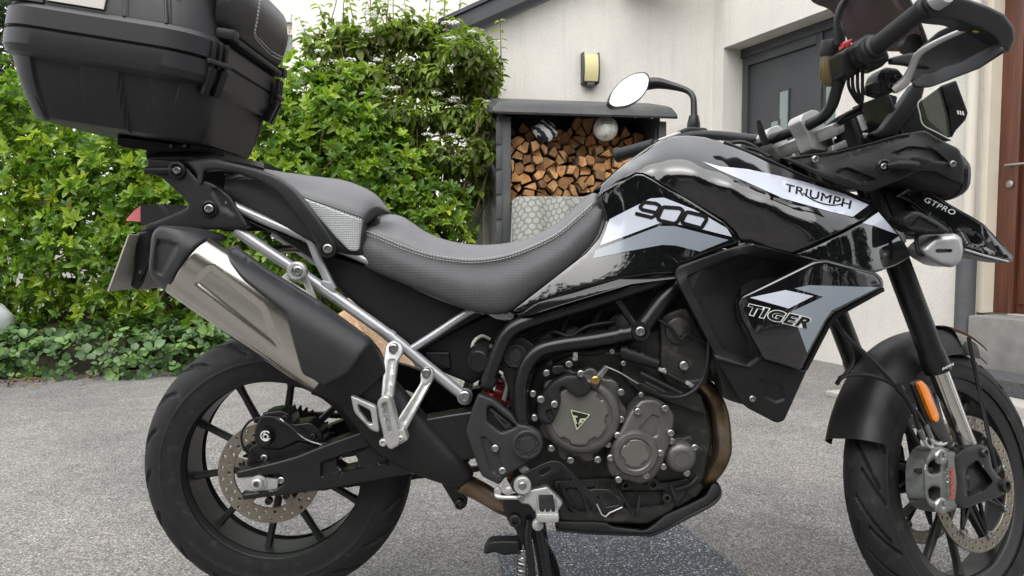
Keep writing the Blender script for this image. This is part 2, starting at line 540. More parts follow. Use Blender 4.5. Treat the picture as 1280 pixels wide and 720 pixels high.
# ------------------------------------------------------------------ materials (all procedural)
MATS = {}
def M(n): return MATS[n]
def mk(name, col, rough=.5, metal=0.0, spec=.5, coat=0.0, bump=0.0, bscale=400.0, var=0.0, vscale=30.0, rvar=0.0, btype='noise', alpha=1.0, trans=0.0, emit=None, ior=1.5, grime=None, aniso=0.0):
    m = bpy.data.materials.new(name); m.use_nodes = True; t = m.node_tree; b = t.nodes['Principled BSDF']
    b.inputs['Base Color'].default_value = (*col, 1); b.inputs['Roughness'].default_value = rough; b.inputs['Metallic'].default_value = metal
    b.inputs['Specular IOR Level'].default_value = spec; b.inputs['Coat Weight'].default_value = coat; b.inputs['Coat Roughness'].default_value = .03
    b.inputs['IOR'].default_value = ior; b.inputs['Alpha'].default_value = alpha; b.inputs['Transmission Weight'].default_value = trans
    tc = t.nodes.new('ShaderNodeTexCoord')
    geo = t.nodes.new('ShaderNodeNewGeometry')
    L = t.links.new
    if var > 0 or rvar > 0 or grime:
        nz = t.nodes.new('ShaderNodeTexNoise'); nz.inputs['Scale'].default_value = vscale; nz.inputs['Detail'].default_value = 5; nz.inputs['Roughness'].default_value = .65
        L(geo.outputs['Position'], nz.inputs['Vector'])
        if var > 0:
            mr = t.nodes.new('ShaderNodeMapRange'); mr.inputs['From Min'].default_value = .3; mr.inputs['From Max'].default_value = .7
            mr.inputs['To Min'].default_value = 1 - var; mr.inputs['To Max'].default_value = 1 + var; L(nz.outputs['Fac'], mr.inputs['Value'])
            mx = t.nodes.new('ShaderNodeVectorMath'); mx.operation = 'SCALE'; mx.inputs[0].default_value = col; L(mr.outputs['Result'], mx.inputs['Scale'])
            src = mx.outputs['Vector']
            if grime:
                n2 = t.nodes.new('ShaderNodeTexNoise'); n2.inputs['Scale'].default_value = grime[1]; n2.inputs['Detail'].default_value = 8; L(geo.outputs['Position'], n2.inputs['Vector'])
                r2 = t.nodes.new('ShaderNodeMapRange'); r2.inputs['From Min'].default_value = grime[2]; r2.inputs['From Max'].default_value = grime[2] + .15; L(n2.outputs['Fac'], r2.inputs['Value'])
                r2.inputs['To Max'].default_value = grime[3]
                mc = t.nodes.new('ShaderNodeMix'); mc.data_type = 'RGBA'; L(r2.outputs['Result'], mc.inputs['Factor']); L(src, mc.inputs['A']); mc.inputs['B'].default_value = (*grime[0], 1); src = mc.outputs['Result']
            L(src, b.inputs['Base Color'])
        if rvar > 0:
            mr = t.nodes.new('ShaderNodeMapRange'); mr.inputs['From Min'].default_value = .3; mr.inputs['From Max'].default_value = .7
            mr.inputs['To Min'].default_value = max(0, rough - rvar); mr.inputs['To Max'].default_value = rough + rvar; L(nz.outputs['Fac'], mr.inputs['Value']); L(mr.outputs['Result'], b.inputs['Roughness'])
    if bump > 0:
        if btype == 'noise':
            bn = t.nodes.new('ShaderNodeTexNoise'); bn.inputs['Scale'].default_value = bscale; bn.inputs['Detail'].default_value = 3; L(geo.outputs['Position'], bn.inputs['Vector']); h = bn.outputs['Fac']
        elif btype == 'voronoi':
            bn = t.nodes.new('ShaderNodeTexVoronoi'); bn.inputs['Scale'].default_value = bscale; L(geo.outputs['Position'], bn.inputs['Vector']); h = bn.outputs['Distance']
        else:   # weave
            w1 = t.nodes.new('ShaderNodeTexWave'); w1.bands_direction = 'X'; w1.inputs['Scale'].default_value = bscale; L(geo.outputs['Position'], w1.inputs['Vector'])
            w2 = t.nodes.new('ShaderNodeTexWave'); w2.bands_direction = 'Z'; w2.inputs['Scale'].default_value = bscale; L(geo.outputs['Position'], w2.inputs['Vector'])
            ad = t.nodes.new('ShaderNodeMath'); ad.operation = 'MULTIPLY'; L(w1.outputs['Fac'], ad.inputs[0]); L(w2.outputs['Fac'], ad.inputs[1]); h = ad.outputs[0]
        bp = t.nodes.new('ShaderNodeBump'); bp.inputs['Strength'].default_value = min(1, bump); bp.inputs['Distance'].default_value = .001 * max(1, bump); L(h, bp.inputs['Height']); L(bp.outputs['Normal'], b.inputs['Normal'])
    if emit: b.inputs['Emission Color'].default_value = (*emit[:3], 1); b.inputs['Emission Strength'].default_value = emit[3]
    MATS[name] = m; return m
dust = (.18, .16, .13)
mk('paint_black', (.005, .005, .006), .05, 0, .5, .8)
MATS['paint_black'].node_tree.nodes['Principled BSDF'].inputs['Coat IOR'].default_value = 1.6
mk('plastic_black', (.011, .011, .012), .44, 0, .30, bump=.12, bscale=1400, var=.12, vscale=14, rvar=.06)
mk('plastic_grey', (.024, .025, .027), .46, 0, .36, bump=.15, bscale=1200, var=.12, vscale=12, rvar=.06)
mk('case_black', (.013, .013, .015), .40, 0, .38, bump=.35, bscale=1500, var=.10, vscale=9, rvar=.05)
mk('case_lip', (.020, .020, .023), .38, 0, .42, bump=.15, bscale=1500, var=.08, vscale=9)
mk('satin_black', (.009, .009, .010), .30, 0, .42, bump=.05, bscale=900, var=.12, vscale=25, rvar=.06)
mk('dark_void', (.006, .006, .006), .7)
mk('rim_black', (.020, .020, .021), .40, .1, .5)
mk('rubber', (.010, .010, .011), .62, 0, .35, bump=.2, bscale=600, var=.25, vscale=22, grime=(dust, 40, .56, .10))
mk('grip_rubber', (.014, .014, .015), .55, 0, .4, bump=.3, bscale=700)
mk('vinyl', (.118, .118, .125), .48, 0, .5, bump=.35, bscale=900, var=.07, vscale=18)
mk('leather_black', (.016, .016, .018), .36, 0, .5, bump=.3, bscale=900, var=.1, vscale=18)
mk('seat_weave', (.072, .072, .077), .6, 0, .4, bump=1.0, bscale=95, btype='weave', var=.08)
mk('seat_weave_dark', (.022, .022, .024), .6, 0, .4, bump=1.0, bscale=95, btype='weave', var=.08)
mk('seat_silver', (.36, .37, .38), .42, .2, .5, bump=1.0, bscale=80, btype='weave', var=.05)
mk('stitch', (.42, .42, .42), .7)
mk('silver_paint', (.40, .41, .43), .34, .55, .5, bump=.08, bscale=800, var=.08, vscale=25, rvar=.06)
mk('cast_silver', (.46, .46, .45), .42, .6, .5, bump=.2, bscale=700, var=.1, vscale=40, rvar=.08)
mk('steel_can', (.56, .54, .495), .22, 1.0, .5, var=.04, vscale=5, rvar=.02)
mk('bolt_steel', (.36, .36, .35), .30, 1.0, .5, var=.15, vscale=120)
mk('dark_bolt', (.06, .06, .06), .35, .8, .5)
mk('engine_grey', (.125, .123, .118), .38, .55, .5, bump=.2, bscale=900, var=.12, vscale=28, rvar=.06)
mk('engine_face', (.165, .160, .148), .36, .55, .5, bump=.15, bscale=900, var=.08, vscale=28, rvar=.05)
mk('engine_black', (.020, .020, .020), .44, 0, .42, bump=.3, bscale=500, var=.3, vscale=40, grime=(dust, 30, .55, .25))
mk('disc_steel', (.27, .24, .20), .38, .85, .5, var=.15, vscale=60, rvar=.08)
mk('chrome', (.62, .61, .58), .13, 1.0, .5, rvar=.04, vscale=40)
mk('caliper_alloy', (.20, .21, .20), .40, .75, .5, bump=.25, bscale=700, var=.2, vscale=45, rvar=.08)
mk('chain_steel', (.05, .045, .04), .5, .7)
mk('decal_light', (.46, .49, .56), .14, 0, .5, .4)
mk('decal_mid', (.21, .24, .28), .14, 0, .5, .4)
mk('decal_green', (.12, .15, .145), .14, 0, .5, .4)
mk('decal_black', (.010, .010, .011), .2, 0, .5)
mk('decal_white', (.62, .66, .62), .3)
mk('decal_lime', (.42, .47, .33), .35)
mk('decal_red', (.50, .03, .03), .35)
mk('lamp_silver', (.42, .43, .44), .35, .5, .5, bump=.1, bscale=900, var=.05)
mk('red_paint', (.30, .012, .012), .3, 0, .5, .3)
mk('red_lens', (.45, .008, .02), .12, 0, .5, .5)
mk('amber', (.62, .17, .005), .2, 0, .5, .5, bump=.6, bscale=260, btype='voronoi')
mk('plate_white', (.42, .41, .37), .5, var=.06, vscale=30)
mk('mirror', (.92, .92, .94), .02, 1.0)
mk('screen_tint', (.050, .030, .037), .12, 0, .4, alpha=.90)
mk('clear_plastic', (.05, .06, .045), .06, 0, .5, alpha=.75)
mk('lens_clear', (.25, .27, .27), .05, 0, .6, .5)
mk('brass', (.45, .30, .10), .3, 1.0)
mk('fluid_pot', (.10, .075, .025), .25, 0, .5)
# exhaust header: heat tints
def header_mat():
    m = mk('header_steel', (.3, .2, .12), .34, .9, .5, rvar=.08, vscale=30, bump=.1, bscale=300); t = m.node_tree; b = t.nodes['Principled BSDF']
    g = t.nodes.new('ShaderNodeNewGeometry'); n = t.nodes.new('ShaderNodeTexNoise'); n.inputs['Scale'].default_value = 11; n.inputs['Detail'].default_value = 5; n.inputs['Distortion'].default_value = 1.0
    cr = t.nodes.new('ShaderNodeValToRGB'); e = cr.color_ramp.elements
    e[0].position = .28; e[0].color = (.07, .045, .028, 1); e[1].position = .74; e[1].color = (.34, .27, .18, 1)
    x = e.new(.5); x.color = (.20, .145, .09, 1); x = e.new(.62); x.color = (.22, .17, .14, 1)
    t.links.new(g.outputs['Position'], n.inputs['Vector']); t.links.new(n.outputs['Fac'], cr.inputs['Fac']); t.links.new(cr.outputs['Color'], b.inputs['Base Color'])
header_mat()
# --- setting
def nodes(name):
    m = bpy.data.materials.new(name); m.use_nodes = True; MATS[name] = m; return m, m.node_tree, m.node_tree.nodes['Principled BSDF']
def ramp(t, src, stops):
    cr = t.nodes.new('ShaderNodeValToRGB'); e = cr.color_ramp.elements
    e[0].position, e[0].color = stops[0][0], (*stops[0][1], 1); e[1].position, e[1].color = stops[-1][0], (*stops[-1][1], 1)
    for p, c in stops[1:-1]: x = e.new(p); x.color = (*c, 1)
    t.links.new(src, cr.inputs['Fac']); return cr.outputs['Color']
def tex(t, kind, scale, detail=4, vec=None, rough=.6):
    n = t.nodes.new('ShaderNodeTexNoise' if kind == 'n' else 'ShaderNodeTexVoronoi'); n.inputs['Scale'].default_value = scale
    if kind == 'n': n.inputs['Detail'].default_value = detail; n.inputs['Roughness'].default_value = rough
    if vec is None: g = t.nodes.new('ShaderNodeNewGeometry'); vec = g.outputs['Position']
    t.links.new(vec, n.inputs['Vector']); return n
def mixc(t, fac, a, b, mode='MIX'):
    mc = t.nodes.new('ShaderNodeMix'); mc.data_type = 'RGBA'; mc.blend_type = mode
    for s, v in (('Factor', fac), ('A', a), ('B', b)):
        if isinstance(v, (int, float)): mc.inputs[s].default_value = v
        elif isinstance(v, tuple): mc.inputs[s].default_value = (*v, 1)
        else: t.links.new(v, mc.inputs[s])
    return mc.outputs['Result']
def bumpn(t, b, h, st, dist):
    bp = t.nodes.new('ShaderNodeBump'); bp.inputs['Strength'].default_value = st; bp.inputs['Distance'].default_value = dist; t.links.new(h, bp.inputs['Height']); t.links.new(bp.outputs['Normal'], b.inputs['Normal'])
def ground_mat():
    m, t, b = nodes('asphalt'); b.inputs['Roughness'].default_value = .88
    v = tex(t, 'v', 210); v2 = tex(t, 'v', 60); big = tex(t, 'n', 1.3, 8); patch = tex(t, 'n', .45, 5); mid = tex(t, 'n', 9, 5)
    sep = t.nodes.new('ShaderNodeSeparateColor'); t.links.new(v.outputs['Color'], sep.inputs['Color'])
    c = ramp(t, sep.outputs['Red'], [(0, (.11, .107, .103)), (.25, (.185, .18, .173)), (.55, (.25, .243, .233)), (.8, (.325, .316, .303)), (1, (.47, .455, .435))])
    e = t.nodes.new('ShaderNodeMapRange'); e.inputs['From Min'].default_value = .25; e.inputs['From Max'].default_value = .62; e.inputs['To Min'].default_value = 1; e.inputs['To Max'].default_value = .55; t.links.new(v.outputs['Distance'], e.inputs['Value'])
    c = mixc(t, 1.0, c, e.outputs['Result'], 'MULTIPLY')
    c2 = ramp(t, big.outputs['Fac'], [(.32, (.74, .74, .75)), (.5, (1.0, 1.0, 1.0)), (.68, (1.14, 1.12, 1.09))]); c = mixc(t, 1.0, c, c2, 'MULTIPLY')
    c4 = ramp(t, patch.outputs['Fac'], [(.36, (.80, .80, .81)), (.56, (1.05, 1.04, 1.03))]); c = mixc(t, 1.0, c, c4, 'MULTIPLY')
    c3 = ramp(t, mid.outputs['Fac'], [(.3, (.86, .86, .86)), (.7, (1.1, 1.1, 1.1))]); c = mixc(t, 1.0, c, c3, 'MULTIPLY')
    t.links.new(c, b.inputs['Base Color']); bumpn(t, b, v.outputs['Distance'], .6, .003)
ground_mat()
def mat_mat():
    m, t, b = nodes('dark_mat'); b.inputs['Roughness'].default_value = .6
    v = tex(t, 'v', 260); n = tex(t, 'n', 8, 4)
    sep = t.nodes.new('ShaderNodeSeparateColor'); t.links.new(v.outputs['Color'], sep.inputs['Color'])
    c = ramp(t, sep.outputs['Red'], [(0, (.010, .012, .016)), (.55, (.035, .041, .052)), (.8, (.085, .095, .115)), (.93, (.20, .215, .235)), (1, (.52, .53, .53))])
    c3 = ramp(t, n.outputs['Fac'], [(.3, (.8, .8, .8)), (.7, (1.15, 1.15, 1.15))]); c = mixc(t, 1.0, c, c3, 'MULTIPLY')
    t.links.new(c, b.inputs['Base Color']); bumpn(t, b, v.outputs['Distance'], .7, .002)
mat_mat()
def render_mat(name, base, stain, sc=60):
    m, t, b = nodes(name); b.inputs['Roughness'].default_value = .9
    n = tex(t, 'n', 220, 3); n2 = tex(t, 'n', 1.6, 6)
    g = t.nodes.new('ShaderNodeNewGeometry'); mp = t.nodes.new('ShaderNodeMapping'); mp.inputs['Scale'].default_value = (7, 7, .55); t.links.new(g.outputs['Position'], mp.inputs['Vector'])
    st = tex(t, 'n', 1.6, 7, mp.outputs['Vector'], .7)
    c = ramp(t, n2.outputs['Fac'], [(.3, tuple(x * .93 for x in base)), (.7, tuple(min(1, x * 1.04) for x in base))])
    s = ramp(t, st.outputs['Fac'], [(.52, (0, 0, 0)), (.80, (.34, .34, .34))])
    sp_ = tex(t, 'n', 130, 2); c5 = ramp(t, sp_.outputs['Fac'], [(.35, (.90, .90, .90)), (.65, (1.06, 1.06, 1.06))]); c = mixc(t, 1.0, c, c5, 'MULTIPLY')
    c = mixc(t, s, c, stain); t.links.new(c, b.inputs['Base Color']); bumpn(t, b, n.outputs['Fac'], .9, .010)
render_mat('wall_render', (.75, .725, .675), (.44, .425, .40))
render_mat('wall_far', (.77, .75, .70), (.66, .64, .59))
mk('reveal_cream', (.66, .61, .50), .8, bump=.3, bscale=200, var=.05, vscale=4)
mk('zinc_dark', (.050, .054, .060), .45, .2, bump=.2, bscale=60, var=.2, vscale=6)
mk('shed_plastic', (.060, .062, .066), .5, 0, .4, bump=.25, bscale=250, var=.15, vscale=6, grime=((.12, .13, .10), 5, .55, .4))
mk('door_grey', (.046, .050, .056), .38, .0, .5, bump=.05, bscale=300, var=.05)
mk('door_glass', (.22, .27, .26), .18, 0, .6)
mk('door_metal', (.35, .34, .32), .35, .9)
mk('concrete', (.34, .33, .31), .85, bump=.5, bscale=120, var=.18, vscale=9)
mk('step_grey', (.19, .185, .175), .85, bump=.5, bscale=120, var=.2, vscale=9)
mk('slate_grit', (.06, .062, .066), .85, bump=1.0, bscale=90, btype='voronoi', var=.5, vscale=80)
mk('pipe_cream', (.55, .52, .45), .55, var=.06, vscale=5)
mk('pipe_grey', (.10, .105, .112), .5, var=.15, vscale=8)
mk('lamp_glass', (.58, .52, .27), .3, 0, .5)
mk('window_dim', (.16, .20, .19), .2, 0, .6)
mk('ball_white', (.62, .61, .57), .55, grime=((.16, .17, .11), 12, .5, .55), var=.1, vscale=20)
mk('ball_mark', (.08, .10, .13), .5)
mk('car_white', (.70, .72, .74), .15, 0, .5, .6)
mk('car_glass', (.02, .022, .025), .05, 0, .6)
mk('leaf_litter', (.14, .085, .04), .8, var=.4, vscale=60)
mk('soil', (.035, .028, .02), .95, bump=1, bscale=60, var=.3, vscale=14)
def wood_mat(name, cols, band=14.0):
    m, t, b = nodes(name); b.inputs['Roughness'].default_value = .8
    oi = t.nodes.new('ShaderNodeObjectInfo'); tc = t.nodes.new('ShaderNodeTexCoord')
    ad = t.nodes.new('ShaderNodeVectorMath'); ad.operation = 'ADD'; t.links.new(tc.outputs['Object'], ad.inputs[0]); t.links.new(oi.outputs['Random'], ad.inputs[1])
    n = tex(t, 'n', band, 6, ad.outputs['Vector'], .7); n2 = tex(t, 'n', band * 6, 4, ad.outputs['Vector'])
    c = ramp(t, n.outputs['Fac'], [(.3, cols[0]), (.5, cols[1]), (.7, cols[2])])
    k = ramp(t, oi.outputs['Random'], [(0, (.45, .43, .42)), (.3, (.80, .72, .62)), (.65, (1.05, .97, .86)), (1, (1.4, 1.18, .95))]); c = mixc(t, 1.0, c, k, 'MULTIPLY')
    f = ramp(t, n2.outputs['Fac'], [(.3, (.75, .75, .75)), (.7, (1.15, 1.15, 1.15))]); c = mixc(t, 1.0, c, f, 'MULTIPLY')
    t.links.new(c, b.inputs['Base Color']); bumpn(t, b, n2.outputs['Fac'], .8, .004)
wood_mat('log_cut', [(.24, .105, .042), (.44, .25, .115), (.56, .37, .20)])
wood_mat('log_bark', [(.075, .055, .042), (.19, .145, .11), (.33, .26, .20)], 22)
wood_mat('plank_wood', [(.30, .20, .13), (.48, .36, .26), (.60, .49, .38)], 9)
def brown_door():
    m, t, b = nodes('door_brown'); b.inputs['Roughness'].default_value = .42
    g = t.nodes.new('ShaderNodeNewGeometry'); mp = t.nodes.new('ShaderNodeMapping'); mp.inputs['Scale'].default_value = (30, 30, 1.6); t.links.new(g.outputs['Position'], mp.inputs['Vector'])
    n = tex(t, 'n', 1.5, 7, mp.outputs['Vector']); c = ramp(t, n.outputs['Fac'], [(.3, (.055, .017, .009)), (.7, (.125, .042, .022))]); t.links.new(c, b.inputs['Base Color']); bumpn(t, b, n.outputs['Fac'], .3, .002)
brown_door()
def hexmat():   # printed hexagon cloth
    m, t, b = nodes('hex_cloth'); b.inputs['Roughness'].default_value = .85
    tc = t.nodes.new('ShaderNodeTexCoord'); sp = t.nodes.new('ShaderNodeSeparateXYZ'); t.links.new(tc.outputs['UV'], sp.inputs[0])
    def mth(op, a, bb=None):
        n = t.nodes.new('ShaderNodeMath'); n.operation = op
        for i, v in enumerate((a, bb)):
            if v is None: continue
            if isinstance(v, (int, float)): n.inputs[i].default_value = v
            else: t.links.new(v, n.inputs[i])
        return n.outputs[0]
    x = mth('MULTIPLY', sp.outputs['X'], 13.0); y = mth('MULTIPLY', sp.outputs['Y'], 13.0)
    def cell(ox, oy):
        fx = mth('SUBTRACT', mth('MODULO', mth('ADD', x, ox + 20), 1.0), .5); fy = mth('SUBTRACT', mth('MODULO', mth('ADD', y, oy + 1.7320508 * 20), 1.7320508), .8660254)
        ax, ay = mth('ABSOLUTE', fx), mth('ABSOLUTE', fy)
        return mth('MAXIMUM', ax, mth('ADD', mth('MULTIPLY', ax, .5), mth('MULTIPLY', ay, .8660254)))
    d = mth('MINIMUM', cell(0, 0), cell(.5, .8660254))
    c = ramp(t, d, [(0, (.30, .31, .28)), (.32, (.33, .34, .31)), (.39, (.20, .205, .19)), (.5, (.18, .185, .17))])
    n = tex(t, 'n', 300, 2); t.links.new(mixc(t, .25, c, n.outputs['Color'], 'OVERLAY'), b.inputs['Base Color'])
hexmat()
def stripe_mat():
    m, t, b = nodes('stripe_cloth'); b.inputs['Roughness'].default_value = .85
    tc = t.nodes.new('ShaderNodeTexCoord'); w = t.nodes.new('ShaderNodeTexWave'); w.bands_direction = 'DIAGONAL'; w.inputs['Scale'].default_value = 7; w.inputs['Distortion'].default_value = .6; t.links.new(tc.outputs['Object'], w.inputs['Vector'])
    t.links.new(ramp(t, w.outputs['Fac'], [(.42, (.02, .025, .04)), (.5, (.6, .6, .58))]), b.inputs['Base Color'])
stripe_mat()
def leaf_mat(name, stops, rough=.36, transl=.42):
    m, t, b = nodes(name); b.inputs['Roughness'].default_value = rough; b.inputs['Specular IOR Level'].default_value = .45
    at = t.nodes.new('ShaderNodeAttribute'); at.attribute_name = 'leaf'; c = ramp(t, at.outputs['Fac'], stops)
    n = tex(t, 'n', 40, 3); f = ramp(t, n.outputs['Fac'], [(.3, (.8, .8, .8)), (.7, (1.15, 1.15, 1.15))]); c = mixc(t, 1.0, c, f, 'MULTIPLY')
    t.links.new(c, b.inputs['Base Color'])
    tr = t.nodes.new('ShaderNodeBsdfTranslucent'); t.links.new(mixc(t, 1.0, c, (1.3, 1.4, .6), 'MULTIPLY'), tr.inputs['Color'])
    ms = t.nodes.new('ShaderNodeMixShader'); ms.inputs[0].default_value = transl; o = t.nodes['Material Output']
    t.links.new(b.outputs[0], ms.inputs[1]); t.links.new(tr.outputs[0], ms.inputs[2]); t.links.new(ms.outputs[0], o.inputs['Surface'])
leaf_mat('leaf_choisya', [(0, (.045, .095, .016)), (.3, (.11, .215, .022)), (.65, (.23, .345, .030)), (.86, (.36, .46, .042)), (.955, (.46, .50, .05)), (.975, (.36, .26, .055)), (1, (.26, .15, .055))])
leaf_mat('leaf_viburnum', [(0, (.07, .05, .022)), (.25, (.10, .14, .028)), (.7, (.21, .31, .055)), (1, (.32, .41, .08))], .5)
leaf_mat('leaf_ivy', [(0, (.028, .065, .022)), (.6, (.07, .14, .040)), (1, (.15, .26, .06))], .4, .15)
leaf_mat('leaf_dark', [(0, (.010, .022, .008)), (.6, (.025, .055, .014)), (1, (.05, .09, .022))], .5, .2)
mk('petal', (.62, .62, .56), .7)
mk('stem', (.09, .07, .04), .85, bump=.5, bscale=90, var=.3, vscale=30)
mk('twig', (.16, .12, .07), .85, var=.3, vscale=30)
# ================================================================== SETTING
def quadsheet(name, pts, mat, kind='structure'):
    o = obj(name, pts, [list(range(len(pts)))], mat, None, 0)
    return tag(o, kind=kind)
# ground: one sheet to the horizon
quadsheet('ground', [(-150, -150, 0), (150, -150, 0), (150, 150, 0), (-150, 150, 0)], 'asphalt')

def prism(name, poly, z0, z1, mat, parent=None, bev=0.0):   # plan polygon -> block
    P = np.asarray(poly, float)
    if z0 == 0 and parent is not None: z0 = -.1          # walls start below ground
    if area2(P) < 0: P = P[::-1]
    n = len(P); V = [(p[0], p[1], z0) for p in P] + [(p[0], p[1], z1) for p in P]
    F = [list(range(n))[::-1], list(range(n, 2 * n))] + [[i, (i + 1) % n, n + (i + 1) % n, n + i] for i in range(n)]
    V = np.array(V, float)
    if bev > 0:
        bm = bmesh.new(); vs = [bm.verts.new(v) for v in V]
        for f in F: bm.faces.new([vs[i] for i in f])
        bmesh.ops.bevel(bm, geom=list(bm.edges), offset=bev, segments=2, profile=.6, affect='EDGES'); bm.verts.index_update()
        V = np.array([v.co[:] for v in bm.verts]); F = [[v.index for v in f.verts] for f in bm.faces]; bm.free()
    return obj(name, V, F, mat, parent, 35)

# ------------------------------------------------------------------ the house
C0 = np.array([2.41, 5.235])            # inner corner of the two walls
DW = np.array([.383, -.924]); NW = np.array([.924, .383])   # along the wing wall towards us / into the wall
DB = np.array([-.985, -.17]); NB = np.array([-.17, .985])   # along the back wall to the left / into the wall
house = empty('house', (C0[0], C0[1], 0), 'white rendered house with a dark grey front door, behind the motorcycle', 'house')
def wing(t, r): return C0 + DW * t + NW * r
def back(s, r): return C0 + DB * s + NB * r
def wblock(name, t0, t1, r0, r1, z0, z1, mat, parent=house, bev=0.0):
    return prism(name, [wing(t0, r0), wing(t1, r0), wing(t1, r1), wing(t0, r1)], z0, z1, mat, parent, bev)
def bblock(name, s0, s1, r0, r1, z0, z1, mat, parent=house, bev=0.0):
    return prism(name, [back(s0, r0), back(s1, r0), back(s1, r1), back(s0, r1)], z0, z1, mat, parent, bev)
# wing wall with two openings (butted blocks)
wblock('wall', -.3, .15, 0, .3, 0, 3.4, 'wall_render')
wblock('wall', .15, 1.47, 0, .3, 2.63, 3.4, 'wall_render')
wblock('wall', .15, 1.47, .0, .3, 0, .44, 'wall_render')
wblock('wall', 1.47, 2.62, 0, .3, 0, 3.4, 'wall_render')
wblock('wall', 2.62, 3.95, 0, .3, 2.56, 3.4, 'wall_render')
wblock('wall', 3.95, 5.2, 0, .3, 0, 3.4, 'wall_render')
wblock('door_reveal', 2.621, 2.66, .004, .30, .44, 2.56, 'reveal_cream')
# grey front door
gd = wblock('front_door', .17, 1.11, .225, .28, .46, 2.55, 'door_grey', bev=.004)
tag(gd, 'dark grey front door with three narrow glass strips')
for t0, t1, z0, z1 in ((.17, .24, .46, 2.55), (1.05, 1.12, .46, 2.55), (.24, 1.05, 2.47, 2.55), (.24, 1.05, .46, .56)):
    wblock('door_frame', t0, t1, .20, .224, z0, z1, 'door_grey', gd, bev=.004)
for t0, z0, z1 in ((.54, 1.25, 1.92), (.64, 1.25, 2.16), (.58, .75, 1.15)):
    wblock('pane', t0, t0 + .10, .216, .226, z0, z1, 'door_glass', gd)
    wblock('pane_trim', t0 - .014, t0, .212, .2255, z0 - .014, z1 + .014, 'door_grey', gd)
    wblock('pane_trim', t0 + .10, t0 + .114, .212, .2255, z0 - .014, z1 + .014, 'door_grey', gd)
sl = wblock('side_light', 1.12, 1.47, .215, .26, .46, 2.55, 'door_grey', bev=.003)
wblock('pane', 1.17, 1.42, .205, .216, .56, 2.47, 'door_glass', sl)
wblock('lintel_box', .15, 1.47, .19, .28, 2.55, 2.63, 'door_grey')
# brown door
bd = wblock('side_door', 2.66, 3.9, .13, .18, .44, 2.52, 'door_brown', bev=.004)
tag(bd, 'reddish brown wooden side door at the right edge')
for i in range(6):
    t0 = 2.80 + i * .165
    wblock('plank', t0, t0 + .158, .118, .131, .50, 2.46, 'door_brown', bd, bev=.003)
wblock('door_frame', 2.66, 2.78, .10, .1295, .44, 2.52, 'door_brown', bd, bev=.004)
hp = W(1252, 207, wing(2.74, .1)[1]); hp2 = wing(2.74, .095)
lathe('lock_plate', [(.022, 0), (.022, .008), (.018, .010), (0, .010)], (hp2[0], hp2[1], 1.22), (-NW[0], -NW[1], 0), 'door_metal', bd, 16)
tube('handle', [(hp2[0], hp2[1], 1.33), (hp2[0] - NW[0] * .05, hp2[1] - NW[1] * .05, 1.33), (hp2[0] - NW[0] * .055 + DW[0] * .12, hp2[1] - NW[1] * .055 + DW[1] * .12, 1.33)], .009, 'door_metal', bd, 8)
wblock('step', 2.66, 4.3, -.12, .129, .0, .43, 'step_grey', bev=.012)
tag(wblock('slate_bed', 2.66, 4.6, -.42, -.122, 0, .17, 'slate_grit', None), kind='structure')
tag(wblock('kerb', 2.45, 4.9, -.62, -.422, 0, .09, 'concrete', None, bev=.01), kind='structure')
tag(wblock('path', 2.40, 5.0, -.98, -.622, 0, .03, 'concrete', None, bev=.006), kind='structure')
# back wall with its sloping verge (gable)
def wallprof(name, prof, r0, r1, mat, parent):          # (s, z) outline on the back wall
    n = len(prof); V = []
    for r in (r0, r1):
        for s, z in prof: q = back(s, r); V.append((q[0], q[1], z))
    F = [list(range(n)), list(range(n, 2 * n))[::-1]] + [[i, n + i, n + (i + 1) % n, (i + 1) % n] for i in range(n)]
    V, F = fixn(np.array(V), F); return obj(name, V, F, mat, parent, 30)
wallprof('wall', [(-.001, 0), (2.27, 0), (2.27, 2.66), (.75, 3.4), (-.001, 3.4)], 0.001, .3, 'wall_render', house)
vg = wallprof('roof_verge', [(2.52, 2.60), (2.52, 2.72), (.4, 3.78), (.4, 3.62)], -.16, .5, 'zinc_dark', house)
wallprof('verge_cap', [(2.55, 2.712), (2.55, 2.745), (.4, 3.82), (.4, 3.784)], -.19, .5, 'zinc_dark', house)
wallprof('gutter_end', [(2.44, 2.52), (2.66, 2.56), (2.66, 2.70), (2.53, 2.74)], -.13, .48, 'zinc_dark', house)
sf = prism('soffit', [back(.9, -.9), wing(.2, -.9), wing(.2, -.01), back(.9, .0)], 3.15, 3.22, 'wall_render', house)
# wall lamp
def backwall(px, py, r=0.0):            # the ray meets the back wall
    d = ray(px, py); n = np.array([NB[0], NB[1], 0]); p = np.array([*(C0 + NB * r), 0]); t = ((p - CAM) @ n) / (d @ n); return CAM + d * t
lp = backwall(736, 87)
RB = np.array([[-DB[0], NB[0], 0], [-DB[1], NB[1], 0], [0, 0, 1]])
lamp = empty('wall_lamp', lp, 'small curved wall lamp with a yellowish glass on the white wall', 'lamp')
rr = []
for i in range(9):
    a = -1 + 2 * i / 8; rr.append((.068, -.05 - .02 * (1 - a * a), a * .135))
def lampshape(w, dep, h, off):
    rings = []
    for i in range(11):
        a = -1 + 2 * i / 10; zz = a * h / 2; y1 = off - dep * (1 - .22 * a * a)
        rings.append(np.array([(-w / 2, off, zz), (w / 2, off, zz), (w / 2, y1, zz), (-w / 2, y1, zz)]) @ RB.T + lp)
    return loft_geo(rings)
V, F = lampshape(.125, .085, .235, -.012); obj('glass', V, F, 'lamp_glass', lamp, 30)
